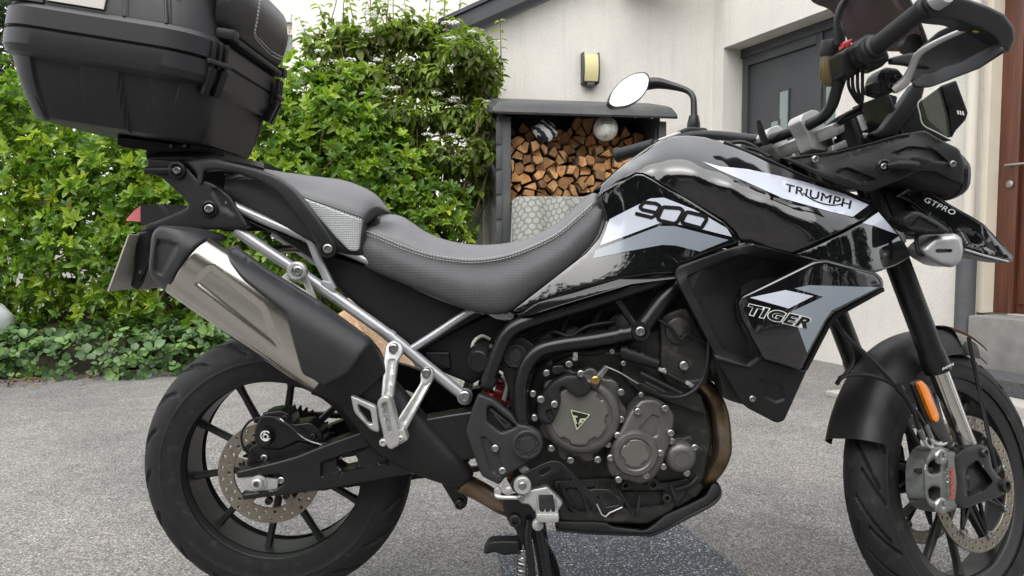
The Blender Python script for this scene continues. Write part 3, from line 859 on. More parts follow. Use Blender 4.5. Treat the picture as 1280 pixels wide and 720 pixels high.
for sx in (-1, 1):
    rings = []
    for i in range(11):
        a = -1 + 2 * i / 10; zz = a * .135; y1 = -.10 * (1 - .22 * a * a); x0 = sx * .064; x1 = sx * .076
        rings.append(np.array([(x0, 0, zz), (x1, 0, zz), (x1, y1, zz), (x0, y1, zz)]) @ RB.T + lp)
    V, F = loft_geo(rings); obj('side_rim', V, F, 'zinc_dark', lamp, 30)
box('back_plate', lp + RB @ np.array([0, -.006, 0]), (.126, .011, .25), 'zinc_dark', lamp, RB)
box('sensor', lp + RB @ np.array([0, -.05, -.145]), (.07, .06, .035), 'zinc_dark', lamp, RB, .008)
# cream downpipe on the back wall and the grey-footed one beside the brown door
dp = backwall(609, 200, -.06)
d1 = empty('downpipe', (dp[0], dp[1], 0), 'cream downpipe on the white wall left of the log store', 'downpipe')
lathe('pipe', [(.04, 0), (.04, 2.62)], (dp[0], dp[1], 0), (0, 0, 1), 'pipe_cream', d1, 16)
for z in (.5, 1.0, 2.0): lathe('pipe_clip', [(.047, -.012), (.047, .012)], (dp[0], dp[1], z), (0, 0, 1), 'pipe_cream', d1, 16)
q = wing(2.60, -.07)
d2 = empty('downpipe', (q[0], q[1], 0), 'cream downpipe with a dark grey lower section beside the brown door', 'downpipe')
lathe('pipe', [(.036, .83), (.036, 3.3)], (q[0], q[1], 0), (0, 0, 1), 'pipe_cream', d2, 16)
lathe('pipe_foot', [(.056, 0), (.056, .80), (.060, .81), (.060, .84), (.045, .85), (.036, .85)], (q[0], q[1], 0), (0, 0, 1), 'pipe_grey', d2, 20)

# ------------------------------------------------------------------ far house on the left
fh = empty('far_house', WD(420, 300, 10.5) * [1, 1, 0], 'plain white house wall with one small window behind the shrubs', 'house')
a, b = WD(150, 300, 10.5), WD(640, 300, 10.9)
def fwall(u, z, r=0.0): return np.array([a[0] + (b[0] - a[0]) * u, a[1] + (b[1] - a[1]) * u + r, z])
def fblock(name, u0, u1, z0, z1, r0, r1, mat, parent):
    prism(name, [fwall(u0, 0, r0)[:2], fwall(u1, 0, r0)[:2], fwall(u1, 0, r1)[:2], fwall(u0, 0, r1)[:2]], z0, z1, mat, parent)
def fu(px, py):
    d = ray(px, py); dd = b - a; n = np.array([-dd[1], dd[0], 0]); t = ((a - CAM) @ n) / (d @ n); p = CAM + d * t; return (p[0] - a[0]) / (b[0] - a[0]), p[2]
(u0, zt), (u1, zb) = fu(347, 27), fu(366, 71)
fblock('wall', 0, u0, 0, 5.6, 0, .3, 'wall_far', fh); fblock('wall', u1, 1.0, 0, 5.6, 0, .3, 'wall_far', fh)
fblock('wall', u0, u1, 0, zb, 0, .3, 'wall_far', fh); fblock('wall', u0, u1, zt, 5.6, 0, .3, 'wall_far', fh)
fblock('window', u0, u1, zb, zt, .10, .16, 'window_dim', fh)
fblock('window_blind', u0, u1, zt - .16, zt, .07, .099, 'reveal_cream', fh)
(u2, z2), (u3, z3) = fu(421, 19), fu(430, 28)
fblock('vent', u2, u3, z3, z2, -.04, -.001, 'wall_far', fh)

# ------------------------------------------------------------------ log store
SF = WD(622, 300, 5.75); SF[2] = 0
E1 = np.array([.985, .17, 0]); E2 = np.array([-.17, .985, 0]); EZ = np.array([0, 0, 1.0])
RS = np.stack([E1, E2, EZ], 1)
def SH(s, r, z): return SF + E1 * s + E2 * r + EZ * z
shed = empty('log_store', SF, 'low grey plastic garden shed with an open front full of firewood', 'shed')
def sblock(name, s0, s1, r0, r1, z0, z1, mat='shed_plastic', parent=shed, bev=.006):
    return box(name, SH((s0 + s1) / 2, (r0 + r1) / 2, (z0 + z1) / 2), (s1 - s0, r1 - r0, z1 - z0), mat, parent, RS, bev)
SW_ = 1.36
for s0 in (.03, SW_ - .07): sblock('side_panel', s0, s0 + .04, .06, .66, .04, 1.875); sblock('side_gable', s0 + .002, s0 + .038, .25, .655, 1.876, 1.945, bev=.002)
sblock('front_post', 0, .105, .0, .058, .04, 1.83); sblock('front_post', SW_ - .06, SW_, .0, .058, .04, 1.83)
for i in range(9): sblock('moulding', -.012, .034, -.012, .002, .10 + i * .19, .27 + i * .19, bev=.008)
sblock('back_panel', .03, SW_ - .03, .662, .69, .04, 2.0); sblock('floor', 0, SW_, 0, .66, -.06, .04)
rf = []
for r, z0, z1 in ((-.10, 1.852, 1.885), (-.085, 1.842, 1.925), (.0, 1.86, 1.955), (.35, 1.93, 2.035), (.68, 1.97, 2.085)):
    rf.append(np.array([SH(s, r, z) for s, z in ((-.05, z0), (-.05, z1 - .05), (-.01, z1 - .006), (.03, z1), (SW_ - .03, z1), (SW_ + .01, z1 - .006), (SW_ + .05, z1 - .05), (SW_ + .05, z0))]))
loft('roof', rf, 'shed_plastic', shed, 30)
# firewood, one object per split log
def voronoi(pts, lo, hi):
    cells = []
    for i, p in enumerate(pts):
        poly = [(lo[0], lo[1]), (hi[0], lo[1]), (hi[0], hi[1]), (lo[0], hi[1])]
        for j in np.argsort(np.linalg.norm(pts - p, axis=1))[1:16]:
            q = pts[j]; m = (p + q) / 2; n = q - p; out = []
            for k in range(len(poly)):
                a_, b_ = np.array(poly[k]), np.array(poly[(k + 1) % len(poly)]); da, db = (a_ - m) @ n, (b_ - m) @ n
                if da <= 0: out.append(tuple(a_))
                if da * db < 0: out.append(tuple(a_ + (b_ - a_) * da / (da - db)))
            poly = out
            if len(poly) < 3: break
        if len(poly) >= 3: cells.append((p, np.array(poly)))
    return cells
def log_layer(s0, s1, z0, z1, step, r0, rs, seed, ztop):
    rng = np.random.default_rng(seed); pts = []; z = z0; k = 0
    while z < z1:
        s = s0 + (k % 2) * step * .5; kk = rng.uniform(.8, 1.2)
        while s < s1:
            pts.append((s + rng.uniform(-.42, .42) * step, z + rng.uniform(-.40, .40) * step)); s += step * rng.uniform(.72, 1.35)
        z += step * .80; k += 1
    pts = np.array(pts); n = 0
    for p, poly in voronoi(pts, (s0, z0 - .04), (s1, z1)):
        if p[1] > ztop(p[0]): continue
        c = poly.mean(0); sh = rng.uniform(.80, .95); P = c + (poly - c) * sh
        keep = [P[0]]                                   # drop tiny edges, then knock the outline about
        for v in P[1:]:
            if np.linalg.norm(v - keep[-1]) > .018: keep.append(v)
        P = np.array(keep)
        if len(P) < 3: continue
        P = P + rng.normal(0, .006, P.shape)
        r = r0 + rng.uniform(-rs, rs); L = rng.uniform(.26, .34); tl = rng.normal(0, .22, 2)
        V = []
        m_ = len(P); drift = rng.normal(0, .012, 2)
        for (dd, sc) in ((0, .93), (.008, 1.0), (L, .92)):
            for v in P:
                w_ = c + (v - c) * sc + (drift if dd > .1 else 0)
                V.append(SH(w_[0], r + dd + (tl @ (v - c) if dd < .1 else 0), w_[1]))
        F = [list(range(m_))[::-1]] + [[a_ * m_ + i, a_ * m_ + (i + 1) % m_, (a_ + 1) * m_ + (i + 1) % m_, (a_ + 1) * m_ + i] for a_ in (0, 1) for i in range(m_)] + [list(range(2 * m_, 3 * m_))]
        Vv, Ff = fixn(np.array(V), F)
        fm = [1 if len(f) == 4 and i > 0 else 0 for i, f in enumerate(Ff)]
        # cut faces light, bark or split sides darker
        fm = []
        for f in Ff:
            q = Vv[f]; nn = np.cross(q[1] - q[0], q[2] - q[0]); nn /= max(np.linalg.norm(nn), 1e-9); fm.append(0 if abs(nn @ E2) > .6 or (abs(nn @ EZ) > .3 and rng.random() < .4) else 1)
        o = obj('firewood_log', Vv, Ff, None, None, 0, mats=['log_cut', 'log_bark'], fm=fm)
        tag(o, 'split firewood log stacked inside the grey log store', 'log', 'firewood logs stacked in the shed'); n += 1
    return n
def ztop_front(s): return 1.70 if s < .35 else (1.63 if s < .62 else 1.56 + .05 * math.sin(s * 9))
nl = log_layer(.12, 1.28, .66, 1.74, .083, .11, .055, 3, ztop_front)
log_layer(.12, 1.28, .12, .62, .17, .11, .03, 4, lambda s: .60)
nl2 = log_layer(.12, 1.28, 1.56, 1.90, .088, .33, .03, 5, lambda s: 1.82)
# ball, striped cloth (placed by eye on the pile)
bc = SH(.865, .075, 1.672); bc = W(757, 161, bc[1]); 
ball = empty('ball', bc, 'scuffed off-white football lying on top of the firewood', 'ball')
V, F = lathe_geo([(.097 * math.sin(math.pi * i / 16) + 1e-9, -.097 * math.cos(math.pi * i / 16)) for i in range(17)], bc, (.2, -.9, .35), 28); obj('ball_shell', V, F, 'ball_white', ball, 60)
mk_ = []
for k in range(2):
    aa = np.linspace(.25, .75, 12) * math.pi; pth = np.stack([np.cos(aa) * .06 - .0, np.full(12, 0), np.sin(aa) * .03 + (.0 if k == 0 else .02)], 1)
    pp = []
    for p in pth:
        v = np.array([p[0], -math.sqrt(max(0, .0985 ** 2 - p[0] ** 2 - p[2] ** 2)), p[2]]); pp.append(bc + v)
    mk_.append(tube_geo(pp, .0035, 6))
V, F = merge(mk_); obj('printed_mark', V, F, 'ball_mark', ball, 40)
sc_ = W(681, 164, SH(.4, .09, 0)[1])
rings = []
for i in range(9):
    a_ = i / 8; rad = .085 * math.sin(math.pi * (.12 + .80 * a_)) ; ring = []
    for k in range(18):
        an = 2 * math.pi * k / 18; wob = 1 + .12 * math.sin(3 * an + i) + .07 * math.sin(7 * an - i * 2)
        ring.append(sc_ + np.array([math.cos(an) * rad * wob * 1.15, math.sin(an) * rad * wob * .7, -.075 + .15 * a_ + .015 * math.sin(2 * an)]))
    rings.append(np.array(ring))
V, F = loft_geo(rings); tag(obj('striped_cloth', V, F, 'stripe_cloth', None, 60), 'crumpled black and white striped cloth on the firewood', 'cloth')
ZO = .045
for o in list(COL.objects):
    if o.parent is None and (o.name.split('.')[0] in ('house', 'log_store', 'firewood_log')): o.location.z += ZO; ORI[o.name] = np.array(o.location)
# hexagon-print cloth draped over something in front of the logs
def cloth():
    p0 = W(640, 300, SF[1] - .32); a_ = W(648, 250, SF[1] - .32); zt = a_[2]; w, dp_ = .62, .30
    prof = []                                    # down the front, over the top, (u across)
    nu, V, UV = 40, [], []
    path = [(-dp_, 0.02), (-dp_, zt * .5), (-dp_ + .01, zt - .03), (-dp_ + .035, zt - .004), (-dp_ * .5, zt + .004), (-.02, zt - .004), (0, zt - .03), (0, .3)]
    pth = cm(np.array(path), 6); L = np.r_[0, np.cumsum(np.linalg.norm(np.diff(pth, axis=0), axis=1))]
    for i, (r, z) in enumerate(pth):
        for j in range(nu + 1):
            u = j / nu; x = u * w; side = min(u, 1 - u) * w; drop = 0; rr_ = r
            if side < .05: drop = (.05 - side) ** 2 * 14; 
            hang = 1 - min(1, z / zt); wav = (.03 * math.sin(u * 17 + .5) + .022 * math.sin(u * 8 + 2) + .008 * math.sin(u * 41 + z * 9)) * (.45 + min(.55, hang * 2))
            xx = x + (u - .5) * .10 * hang
            V.append((p0[0] + xx, SF[1] - .02 + rr_ + wav, max(.01, z - drop))); UV.append((x * 1.6 + .02 * math.sin(i * .35 + j * .2) + .025 * math.sin(j * .31), L[i] * 1.6 + .03 * math.sin(j * .4 + .7) + .012 * math.sin(i * .5 + j * .9)))
    F = [[i * (nu + 1) + j, i * (nu + 1) + j + 1, (i + 1) * (nu + 1) + j + 1, (i + 1) * (nu + 1) + j] for i in range(len(pth) - 1) for j in range(nu)]
    # both ends hang down too
    for e in (0, nu):
        col = [i * (nu + 1) + e for i in range(len(pth))]; base = len(V)
        for i in col:
            v = V[i]; V.append((v[0] + (.0 if e else 0.0), SF[1] - .02 - dp_ / 2 + (v[1] - SF[1] + .02 + dp_ / 2) * .96, max(.0, 0.01))); UV.append((UV[i][0] + (v[1] - SF[1]) * 1.6, UV[i][1]))
        for i in range(len(col) - 1): F.append([col[i], col[i + 1], base + i + 1, base + i])
    o = obj('draped_cloth', np.array(V), F, 'hex_cloth', None, 60); tag(o, 'grey cloth with a hexagon print draped in front of the firewood', 'cloth')
    uv = o.data.uv_layers.new(name='UVMap'); li = np.zeros(len(o.data.loops), np.int32); o.data.loops.foreach_get('vertex_index', li)
    uv.data.foreach_set('uv', np.array(UV, np.float32)[li].ravel()); return o
cloth()
# weathered boards leaning low down by the hedge, seen between the tubes of the tail
for k, (p, qx, tilt) in enumerate((((418, 395), (500, 500), 0), ((452, 365), (520, 470), .05))):
    y = 2.5 + k * .12
    A_, B_ = W(p[0], p[1], y), W(qx[0], qx[1] + 40, y); d = B_ - A_; d /= np.linalg.norm(d); n = np.array([0, 1, 0.25]); n -= d * (n @ d); n /= np.linalg.norm(n); s_ = np.cross(n, d)
    tlen = (A_[2] - .07) / -d[2]; mid = A_ + d * tlen / 2; ln = tlen
    o = box('board', mid, (ln, .025, .20), 'plank_wood', None, np.stack([d, n, s_], 1), .004)
    tag(o, ['pale weathered board leaning behind the exhaust, the lower one', 'pale weathered board leaning behind the tail tubes, the upper one'][k], 'board')
# dark mat under the engine
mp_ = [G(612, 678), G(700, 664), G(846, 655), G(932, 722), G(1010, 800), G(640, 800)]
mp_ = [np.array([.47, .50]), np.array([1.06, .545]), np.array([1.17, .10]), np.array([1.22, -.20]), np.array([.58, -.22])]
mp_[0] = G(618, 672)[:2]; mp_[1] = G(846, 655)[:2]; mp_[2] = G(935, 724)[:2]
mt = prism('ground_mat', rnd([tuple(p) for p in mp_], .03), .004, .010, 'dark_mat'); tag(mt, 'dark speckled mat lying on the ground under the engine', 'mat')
# white car at the left edge, only its corner shows
cy = 2.0
c_ = W(0, 432, cy)
car = empty('car', (c_[0] - 1.0, cy + .8, 0), 'white parked car whose bumper corner just shows at the left edge', 'car')
def car_ring(x, w, z0, z1, ex=4, n=28):
    return np.array([(x, cy + .8 + w * math.copysign(abs(math.cos(t)) ** (2 / ex), math.cos(t)), (z0 + z1) / 2 + (z1 - z0) / 2 * math.copysign(abs(math.sin(t)) ** (2 / ex), math.sin(t))) for t in [2 * math.pi * i / n for i in range(n)]])
x0 = -2.98
loft('body', [car_ring(x0, .62, .26, .40), car_ring(x0 - .03, .74, .20, .46), car_ring(x0 - .12, .82, .17, .52), car_ring(x0 - .35, .85, .17, .66), car_ring(x0 - .6, .86, .18, .80), car_ring(x0 - 2.0, .88, .20, .92), car_ring(x0 - 3.6, .85, .2, .90), car_ring(x0 - 3.9, .7, .3, .75)], 'car_white', car, 60)
loft('cabin', [car_ring(x0 - .75, .70, .80, .90, 3), car_ring(x0 - 1.35, .66, .80, 1.38, 3), car_ring(x0 - 2.6, .66, .80, 1.42, 3), car_ring(x0 - 3.5, .68, .8, .95, 3)], 'car_glass', car, 50)
for xx in (x0 - .75, x0 - 3.15):
    for yy in (cy - .02, cy + 1.62): lathe('wheel', [(.31, -.1), (.32, -.06), (.32, .06), (.31, .1), (.2, .1), (.18, .06), (0, .06)], (xx, yy, .32), (0, 1 if yy > 3 else -1, 0), 'rubber', car, 24)

# ------------------------------------------------------------------ vegetation
def leaf_mesh(name, C, A, Nn, Ln, Wd, val, mat, parent, fold=.25, curl=.15):
    """C base points, A leaf axis, Nn leaf normal, Ln lengths, Wd widths, val 0..1 colour value: folded, slightly curled leaves."""
    n = len(C); A = A / np.linalg.norm(A, axis=1)[:, None]; S_ = np.cross(A, Nn); S_ /= np.maximum(np.linalg.norm(S_, axis=1), 1e-6)[:, None]; U = np.cross(S_, A)
    Ln, Wd = Ln[:, None], Wd[:, None]
    pts = [C, C + A * Ln * .33 + S_ * Wd * .5 + U * Wd * fold, C + A * Ln * .33 - S_ * Wd * .5 + U * Wd * fold, C + A * Ln * .4 , C + A * Ln * .72 + S_ * Wd * .40 + U * (Wd * fold - Ln * curl * .5), C + A * Ln * .72 - S_ * Wd * .40 + U * (Wd * fold - Ln * curl * .5), C + A * Ln - U * Ln * curl]
    V = np.stack(pts, 1).reshape(-1, 3); base = np.array([[0, 3, 1], [0, 2, 3], [1, 3, 4], [3, 2, 5], [3, 6, 4], [3, 5, 6]])
    F = (np.arange(n)[:, None, None] * 7 + base[None]).reshape(-1, 3)
    me = bpy.data.meshes.new(name); c = (V.min(0) + V.max(0)) / 2
    me.vertices.add(len(V)); me.vertices.foreach_set('co', (V - c).astype(np.float32).ravel())
    me.loops.add(len(F) * 3); me.loops.foreach_set('vertex_index', F.astype(np.int32).ravel())
    me.polygons.add(len(F)); me.polygons.foreach_set('loop_start', np.arange(0, len(F) * 3, 3, dtype=np.int32)); me.polygons.foreach_set('loop_total', np.full(len(F), 3, np.int32))
    me.materials.append(M(mat)); me.update(calc_edges=True)
    at = me.attributes.new('leaf', 'FLOAT', 'POINT'); at.data.foreach_set('value', np.repeat(val, 7).astype(np.float32))
    me.polygons.foreach_set('use_smooth', np.ones(len(F), bool)); me.validate()
    o = bpy.data.objects.new(name, me); COL.objects.link(o)
    if parent is not None: o.parent = parent; o.location = c - ORI[parent.name]
    else: o.location = c
    ORI[o.name] = c; return o
def uv3(n, rng):
    v = rng.normal(size=(n, 3)); return v / np.linalg.norm(v, axis=1)[:, None]
def blob_px(px, py, D, rx, ry, rd):
    c = WD(px, py, D); return c, np.array([rx / FPX * D, rd, ry / FPX * D])
def shell_points(blobs, n, rng, depth=.3, zmin=.03):
    w = np.array([r[0] * r[2] for c, r in blobs]); w /= w.sum(); P, O = [], []
    for (c, r), k in zip(blobs, (w * n).astype(int)):
        u = uv3(k, rng); s = 1 - depth * rng.random(k) ** 1.6 + rng.normal(0, .035, k)
        lump = 1 + .12 * np.sin(u[:, 0] * 9 + c[0] * 5) * np.sin(u[:, 2] * 8 + c[2] * 3) + .07 * np.sin(u[:, 0] * 21 + u[:, 2] * 17)
        p = c + u * r * (s * lump)[:, None]; o = u / r; o /= np.linalg.norm(o, axis=1)[:, None]
        m = p[:, 2] > zmin; P.append(p[m]); O.append(o[m])
    P, O = np.concatenate(P), np.concatenate(O); return P, O
def clusters(P, O, k, L, rng, spread=(.55, 1.25), up=.35, tone=None):
    """k leaflets radiating from each point."""
    n = len(P); O = O + np.array([0, 0, up]) + rng.normal(0, .35, O.shape); O /= np.linalg.norm(O, axis=1)[:, None]
    x = np.cross(O, uv3(n, rng)); x /= np.linalg.norm(x, axis=1)[:, None]; y = np.cross(O, x)
    C, A, Nn, LL, val = [], [], [], [], []
    tone = rng.random(n) if tone is None else tone
    sz = rng.uniform(.55, 1.25, n)
    for j in range(k):
        a_ = 2 * math.pi * j / k + rng.normal(0, .25, n); th = rng.uniform(*spread, n)
        d = (x * np.cos(a_)[:, None] + y * np.sin(a_)[:, None]) * np.sin(th)[:, None] + O * np.cos(th)[:, None]
        C.append(P + d * .006); A.append(d); Nn.append(O + rng.normal(0, .2, O.shape)); LL.append(L * sz * rng.uniform(.65, 1.25, n)); val.append(np.clip(tone * .8 + rng.uniform(0, .25, n), 0, 1))
    return [np.concatenate(q) for q in (C, A, Nn, LL, val)]
def shrub(name, label, blobs, n, k, L, wr, mat, base, seed, depth=.3, spread=(.55, 1.25), stems=6, cat='shrub', group=None, up=.35, tonef=None):
    rng = np.random.default_rng(seed); root = empty(name, base, label, cat, group)
    P, O = shell_points(blobs, n, rng, depth)
    tone = rng.random(len(P)) ** 1.3
    if tonef is not None: tone = tonef(P, O, rng)
    C, A, Nn, LL, val = clusters(P, O, k, L, rng, spread, up, tone)
    o = leaf_mesh('crown', C, A, Nn, LL, LL * wr, val, mat, root); tag(o, kind='stuff')
    for s in range(stems * 5):                    # twigs that show between the leaves
        c, r = blobs[rng.integers(0, len(blobs))]; u = uv3(1, rng)[0]; u[1] = -abs(u[1]); e = c + u * r * rng.uniform(.85, 1.0); b0 = c + u * r * .35 + rng.normal(0, .1, 3)
        if e[2] > .2: tube('twig', [b0, (b0 + e) / 2 + rng.normal(0, .03, 3), e], [.007, .005, .002], 'twig', root, 5, 3)
    for s in range(stems):
        c, r = blobs[s % len(blobs)]; e = c + uv3(1, rng)[0] * r * .55; e[2] = max(e[2], .5); b0 = np.array(base, float) + np.array([rng.normal(0, .12) + (c[0] - base[0]) * .5, rng.normal(0, .08), 0])
        m = (b0 + e) / 2 + rng.normal(0, .08, 3)
        tube('stem', [b0, m, e], [.022, .016, .006], 'stem', root, 6, 4)
    return root, P, O
def gb(px, D): p = WD(px, 300, D); return (p[0], p[1], 0)
def tone_c(P, O, rng): return np.clip(rng.random(len(P)) ** 1.35 * .85 + .15 * (rng.random(len(P)) > .9), 0, 1)
HG = 'evergreen shrubs of the hedge'
shrub('evergreen_shrub', 'tall bright green evergreen shrub at the far left behind the top case', [blob_px(-60, 300, 6.0, 130, 225, .7), blob_px(45, 300, 6.05, 110, 200, .75), blob_px(20, 200, 6.2, 90, 110, .6)], 3300, 7, .074, .44, 'leaf_choisya', gb(0, 6.0), 21, .25, tonef=tone_c, group=HG)
shrub('evergreen_shrub', 'glossy green evergreen shrub behind the number plate and silencer', [blob_px(150, 320, 6.0, 105, 165, .7), blob_px(240, 330, 6.0, 90, 160, .7), blob_px(190, 240, 6.2, 90, 90, .6)], 3300, 7, .074, .44, 'leaf_choisya', gb(190, 6.0), 22, .25, tonef=tone_c, group=HG)
shrub('evergreen_shrub', 'glossy green evergreen shrub right behind the passenger seat', [blob_px(345, 260, 6.0, 85, 150, .6), blob_px(415, 235, 6.1, 90, 140, .6), blob_px(370, 160, 6.2, 70, 75, .5), blob_px(440, 180, 6.1, 60, 90, .4), blob_px(330, 380, 6.0, 90, 60, .5)], 3400, 7, .070, .44, 'leaf_choisya', gb(390, 6.0), 23, .25, tonef=tone_c, group=HG)
shrub('evergreen_shrub', 'lower green evergreen shrub in front of the white wall, left of the downpipe', [blob_px(490, 275, 5.95, 66, 105, .45), blob_px(545, 282, 5.9, 44, 58, .3), blob_px(465, 220, 6.0, 55, 85, .4), blob_px(515, 400, 5.95, 70, 60, .4)], 2100, 7, .066, .44, 'leaf_choisya', gb(520, 5.9), 24, .28, tonef=tone_c, group=HG)
# flowering shrub: layered sprays
def viburnum():
    rng = np.random.default_rng(31); base = gb(520, 6.2)
    root = empty('flowering_shrub', base, 'tall shrub with drooping leaves and flat white flower heads', 'shrub')
    rb = random.Random(5)
    blobs = [blob_px(x, y, 6.25 + rb.uniform(-.25, .2), rx, ry, .22) for x, y, rx, ry in ((402, 58, 26, 16), (425, 40, 24, 18), (452, 62, 30, 18), (482, 44, 26, 22), (515, 40, 24, 18), (546, 58, 34, 22), (582, 62, 32, 24), (610, 92, 22, 20), (590, 114, 34, 22), (546, 102, 40, 22), (500, 98, 40, 22), (455, 104, 38, 20), (420, 92, 28, 18), (612, 142, 20, 16), (577, 152, 34, 18), (532, 146, 40, 20), (482, 140, 38, 18), (602, 186, 26, 15), (572, 206, 26, 16), (612, 218, 18, 12), (590, 238, 22, 12), (552, 192, 28, 18), (515, 180, 26, 16))]
    P, O = shell_points(blobs, 1750, rng, .8)
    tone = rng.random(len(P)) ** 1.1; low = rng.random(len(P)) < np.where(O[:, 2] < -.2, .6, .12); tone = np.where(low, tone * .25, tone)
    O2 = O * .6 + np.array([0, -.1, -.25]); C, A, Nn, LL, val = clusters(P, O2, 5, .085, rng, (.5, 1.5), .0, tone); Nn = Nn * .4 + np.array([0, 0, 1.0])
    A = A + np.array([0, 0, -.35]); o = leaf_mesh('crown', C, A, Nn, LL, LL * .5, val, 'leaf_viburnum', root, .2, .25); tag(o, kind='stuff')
    # upright shoots above the crown
    C2, A2, N2, L2, v2 = [], [], [], [], []
    for s in range(26):
        c, r = blobs[rng.integers(0, 8)]; b0 = c + np.array([rng.uniform(-.9, .9) * r[0], rng.uniform(-.5, .3) * r[1], r[2] * .6]); ln = rng.uniform(.12, .36); e = b0 + np.array([rng.normal(0, .07), rng.normal(0, .05), ln])
        tube('shoot', [b0, (b0 + e) / 2 + rng.normal(0, .015, 3), e], [.005, .004, .002], 'twig', root, 5, 3)
        for q in np.linspace(.35, 1, 4):
            for sd in range(2):
                an = rng.uniform(0, 6.28); d = np.array([math.cos(an), math.sin(an), .1]); C2.append(b0 + (e - b0) * q); A2.append(d); N2.append((0, 0, 1)); L2.append(rng.uniform(.05, .085)); v2.append(rng.uniform(.5, 1))
    o = leaf_mesh('young_leaves', np.array(C2), np.array(A2), np.array(N2, float), np.array(L2), np.array(L2) * .5, np.array(v2), 'leaf_viburnum', root, .2, .3); tag(o, kind='stuff')
    top = np.where((O[:, 2] > .15) & (O[:, 1] < .35))[0]; rng.shuffle(top); fl = []
    for i in top[:85]:
        c = P[i] + O[i] * .05 + np.array([0, -.02, .03]); rad = rng.uniform(.03, .06)
        for q in range(34):
            a_, rr_ = rng.uniform(0, 6.28), rad * math.sqrt(rng.random()); p = c + np.array([math.cos(a_) * rr_, math.sin(a_) * rr_, .012 * (1 - (rr_ / rad) ** 2) + rng.normal(0, .003)]); s_ = rng.uniform(.006, .010); t_ = rng.normal(0, .5, 3) + np.array([0, -.3, 1]); x, y, _ = basis(t_)
            fl.append((np.array([p + x * s_, p + y * s_, p - x * s_, p - y * s_, p + t_ * .003]), [[0, 1, 4], [1, 2, 4], [2, 3, 4], [3, 0, 4]]))
    V, F = merge(fl); tag(obj('blossoms', V, F, 'petal', root, 0), kind='stuff')
    for s in range(34):
        c, r = blobs[rng.integers(0, len(blobs))]; e = c + uv3(1, rng)[0] * r * .8; b0 = np.array([base[0] + rng.normal(0, .1), base[1] + rng.normal(0, .1), .0]); m = b0 * .35 + e * .65 + np.array([0, 0, -.12])
        tube('branch', [b0, b0 * .7 + m * .3 + np.array([0, 0, .3]), m, e], [.018, .014, .009, .003], 'twig', root, 5, 4)
viburnum()
# ivy over the bank at the foot of the hedge
rng = np.random.default_rng(41)
bl = [blob_px(110, 455, 5.35, 210, 50, .45), blob_px(-60, 455, 5.2, 140, 55, .45), blob_px(260, 430, 5.5, 90, 36, .3), blob_px(420, 440, 5.6, 140, 40, .3)]
P, O = shell_points(bl, 3600, rng, .15, .005); m = O[:, 1] < .4; P, O = P[m], O[m]
C, A, Nn, LL, val = clusters(P, O, 3, .055, rng, (.9, 1.5), .2)
tag(leaf_mesh('ivy', C, A, Nn, LL, LL * .9, val, 'leaf_ivy', None, .12, .1), 'dark ivy ground cover along the foot of the hedge', 'ivy', kind='stuff')
bank = []
for x in np.linspace(-40, 560, 25):
    rr_ = []
    for q, (dy, z) in enumerate(((0.08, .0), (.2, .12), (.45, .24), (1.0, .34), (2.2, .36), (2.3, 0))):
        g = WD(x, 300, 4.95 + .75 * max(0, min(1, x / 300)) ** 1.2 - .1); rr_.append((g[0], g[1] + dy, z + .03 * math.sin(x * .05 + q)))
    bank.append(rr_)
V = np.array(bank).reshape(-1, 3); k = 6
F = [[i * k + j, i * k + j + 1, (i + 1) * k + j + 1, (i + 1) * k + j] for i in range(24) for j in range(k - 1)]
V, F = fixn(V, F); tag(obj('hedge_bank', V, F, 'soil', None, 50), kind='structure')
# leaf litter along the edge of the drive
lit = []
for i in range(520):
    x = rng.uniform(-20, 420); g = WD(x, 300, 4.95 + .75 * max(0, min(1, x / 300)) ** 1.2 - .06 - abs(rng.normal(0, .10))); lit.append((g[0], g[1], .012))
lit = np.array(lit); A = uv3(len(lit), rng) * [1, 1, .25]; L_ = rng.uniform(.015, .045, len(lit))
tag(leaf_mesh('leaf_litter', lit, A, np.tile([0, 0, 1.0], (len(lit), 1)) + rng.normal(0, .3, (len(lit), 3)), L_, L_ * .55, rng.random(len(lit)), 'leaf_litter', None, .2, .2), 'brown fallen leaves scattered along the edge of the drive', 'leaves', kind='stuff')
# a few dry bits lying on the drive
bits = np.stack([rng.uniform(-2.5, 3.2, 90), rng.uniform(.15, 3.0, 90), np.full(90, .006)], 1); A = uv3(90, rng) * [1, 1, .12]; L_ = rng.uniform(.008, .03, 90)
tag(leaf_mesh('dry_bits', bits, A, np.tile([0, 0, 1.0], (90, 1)) + rng.normal(0, .2, (90, 3)), L_, L_ * rng.uniform(.1, .45, 90), rng.random(90), 'leaf_litter', None, .2, .1), 'small dry leaf bits lying about on the grey drive', 'leaves', kind='stuff')
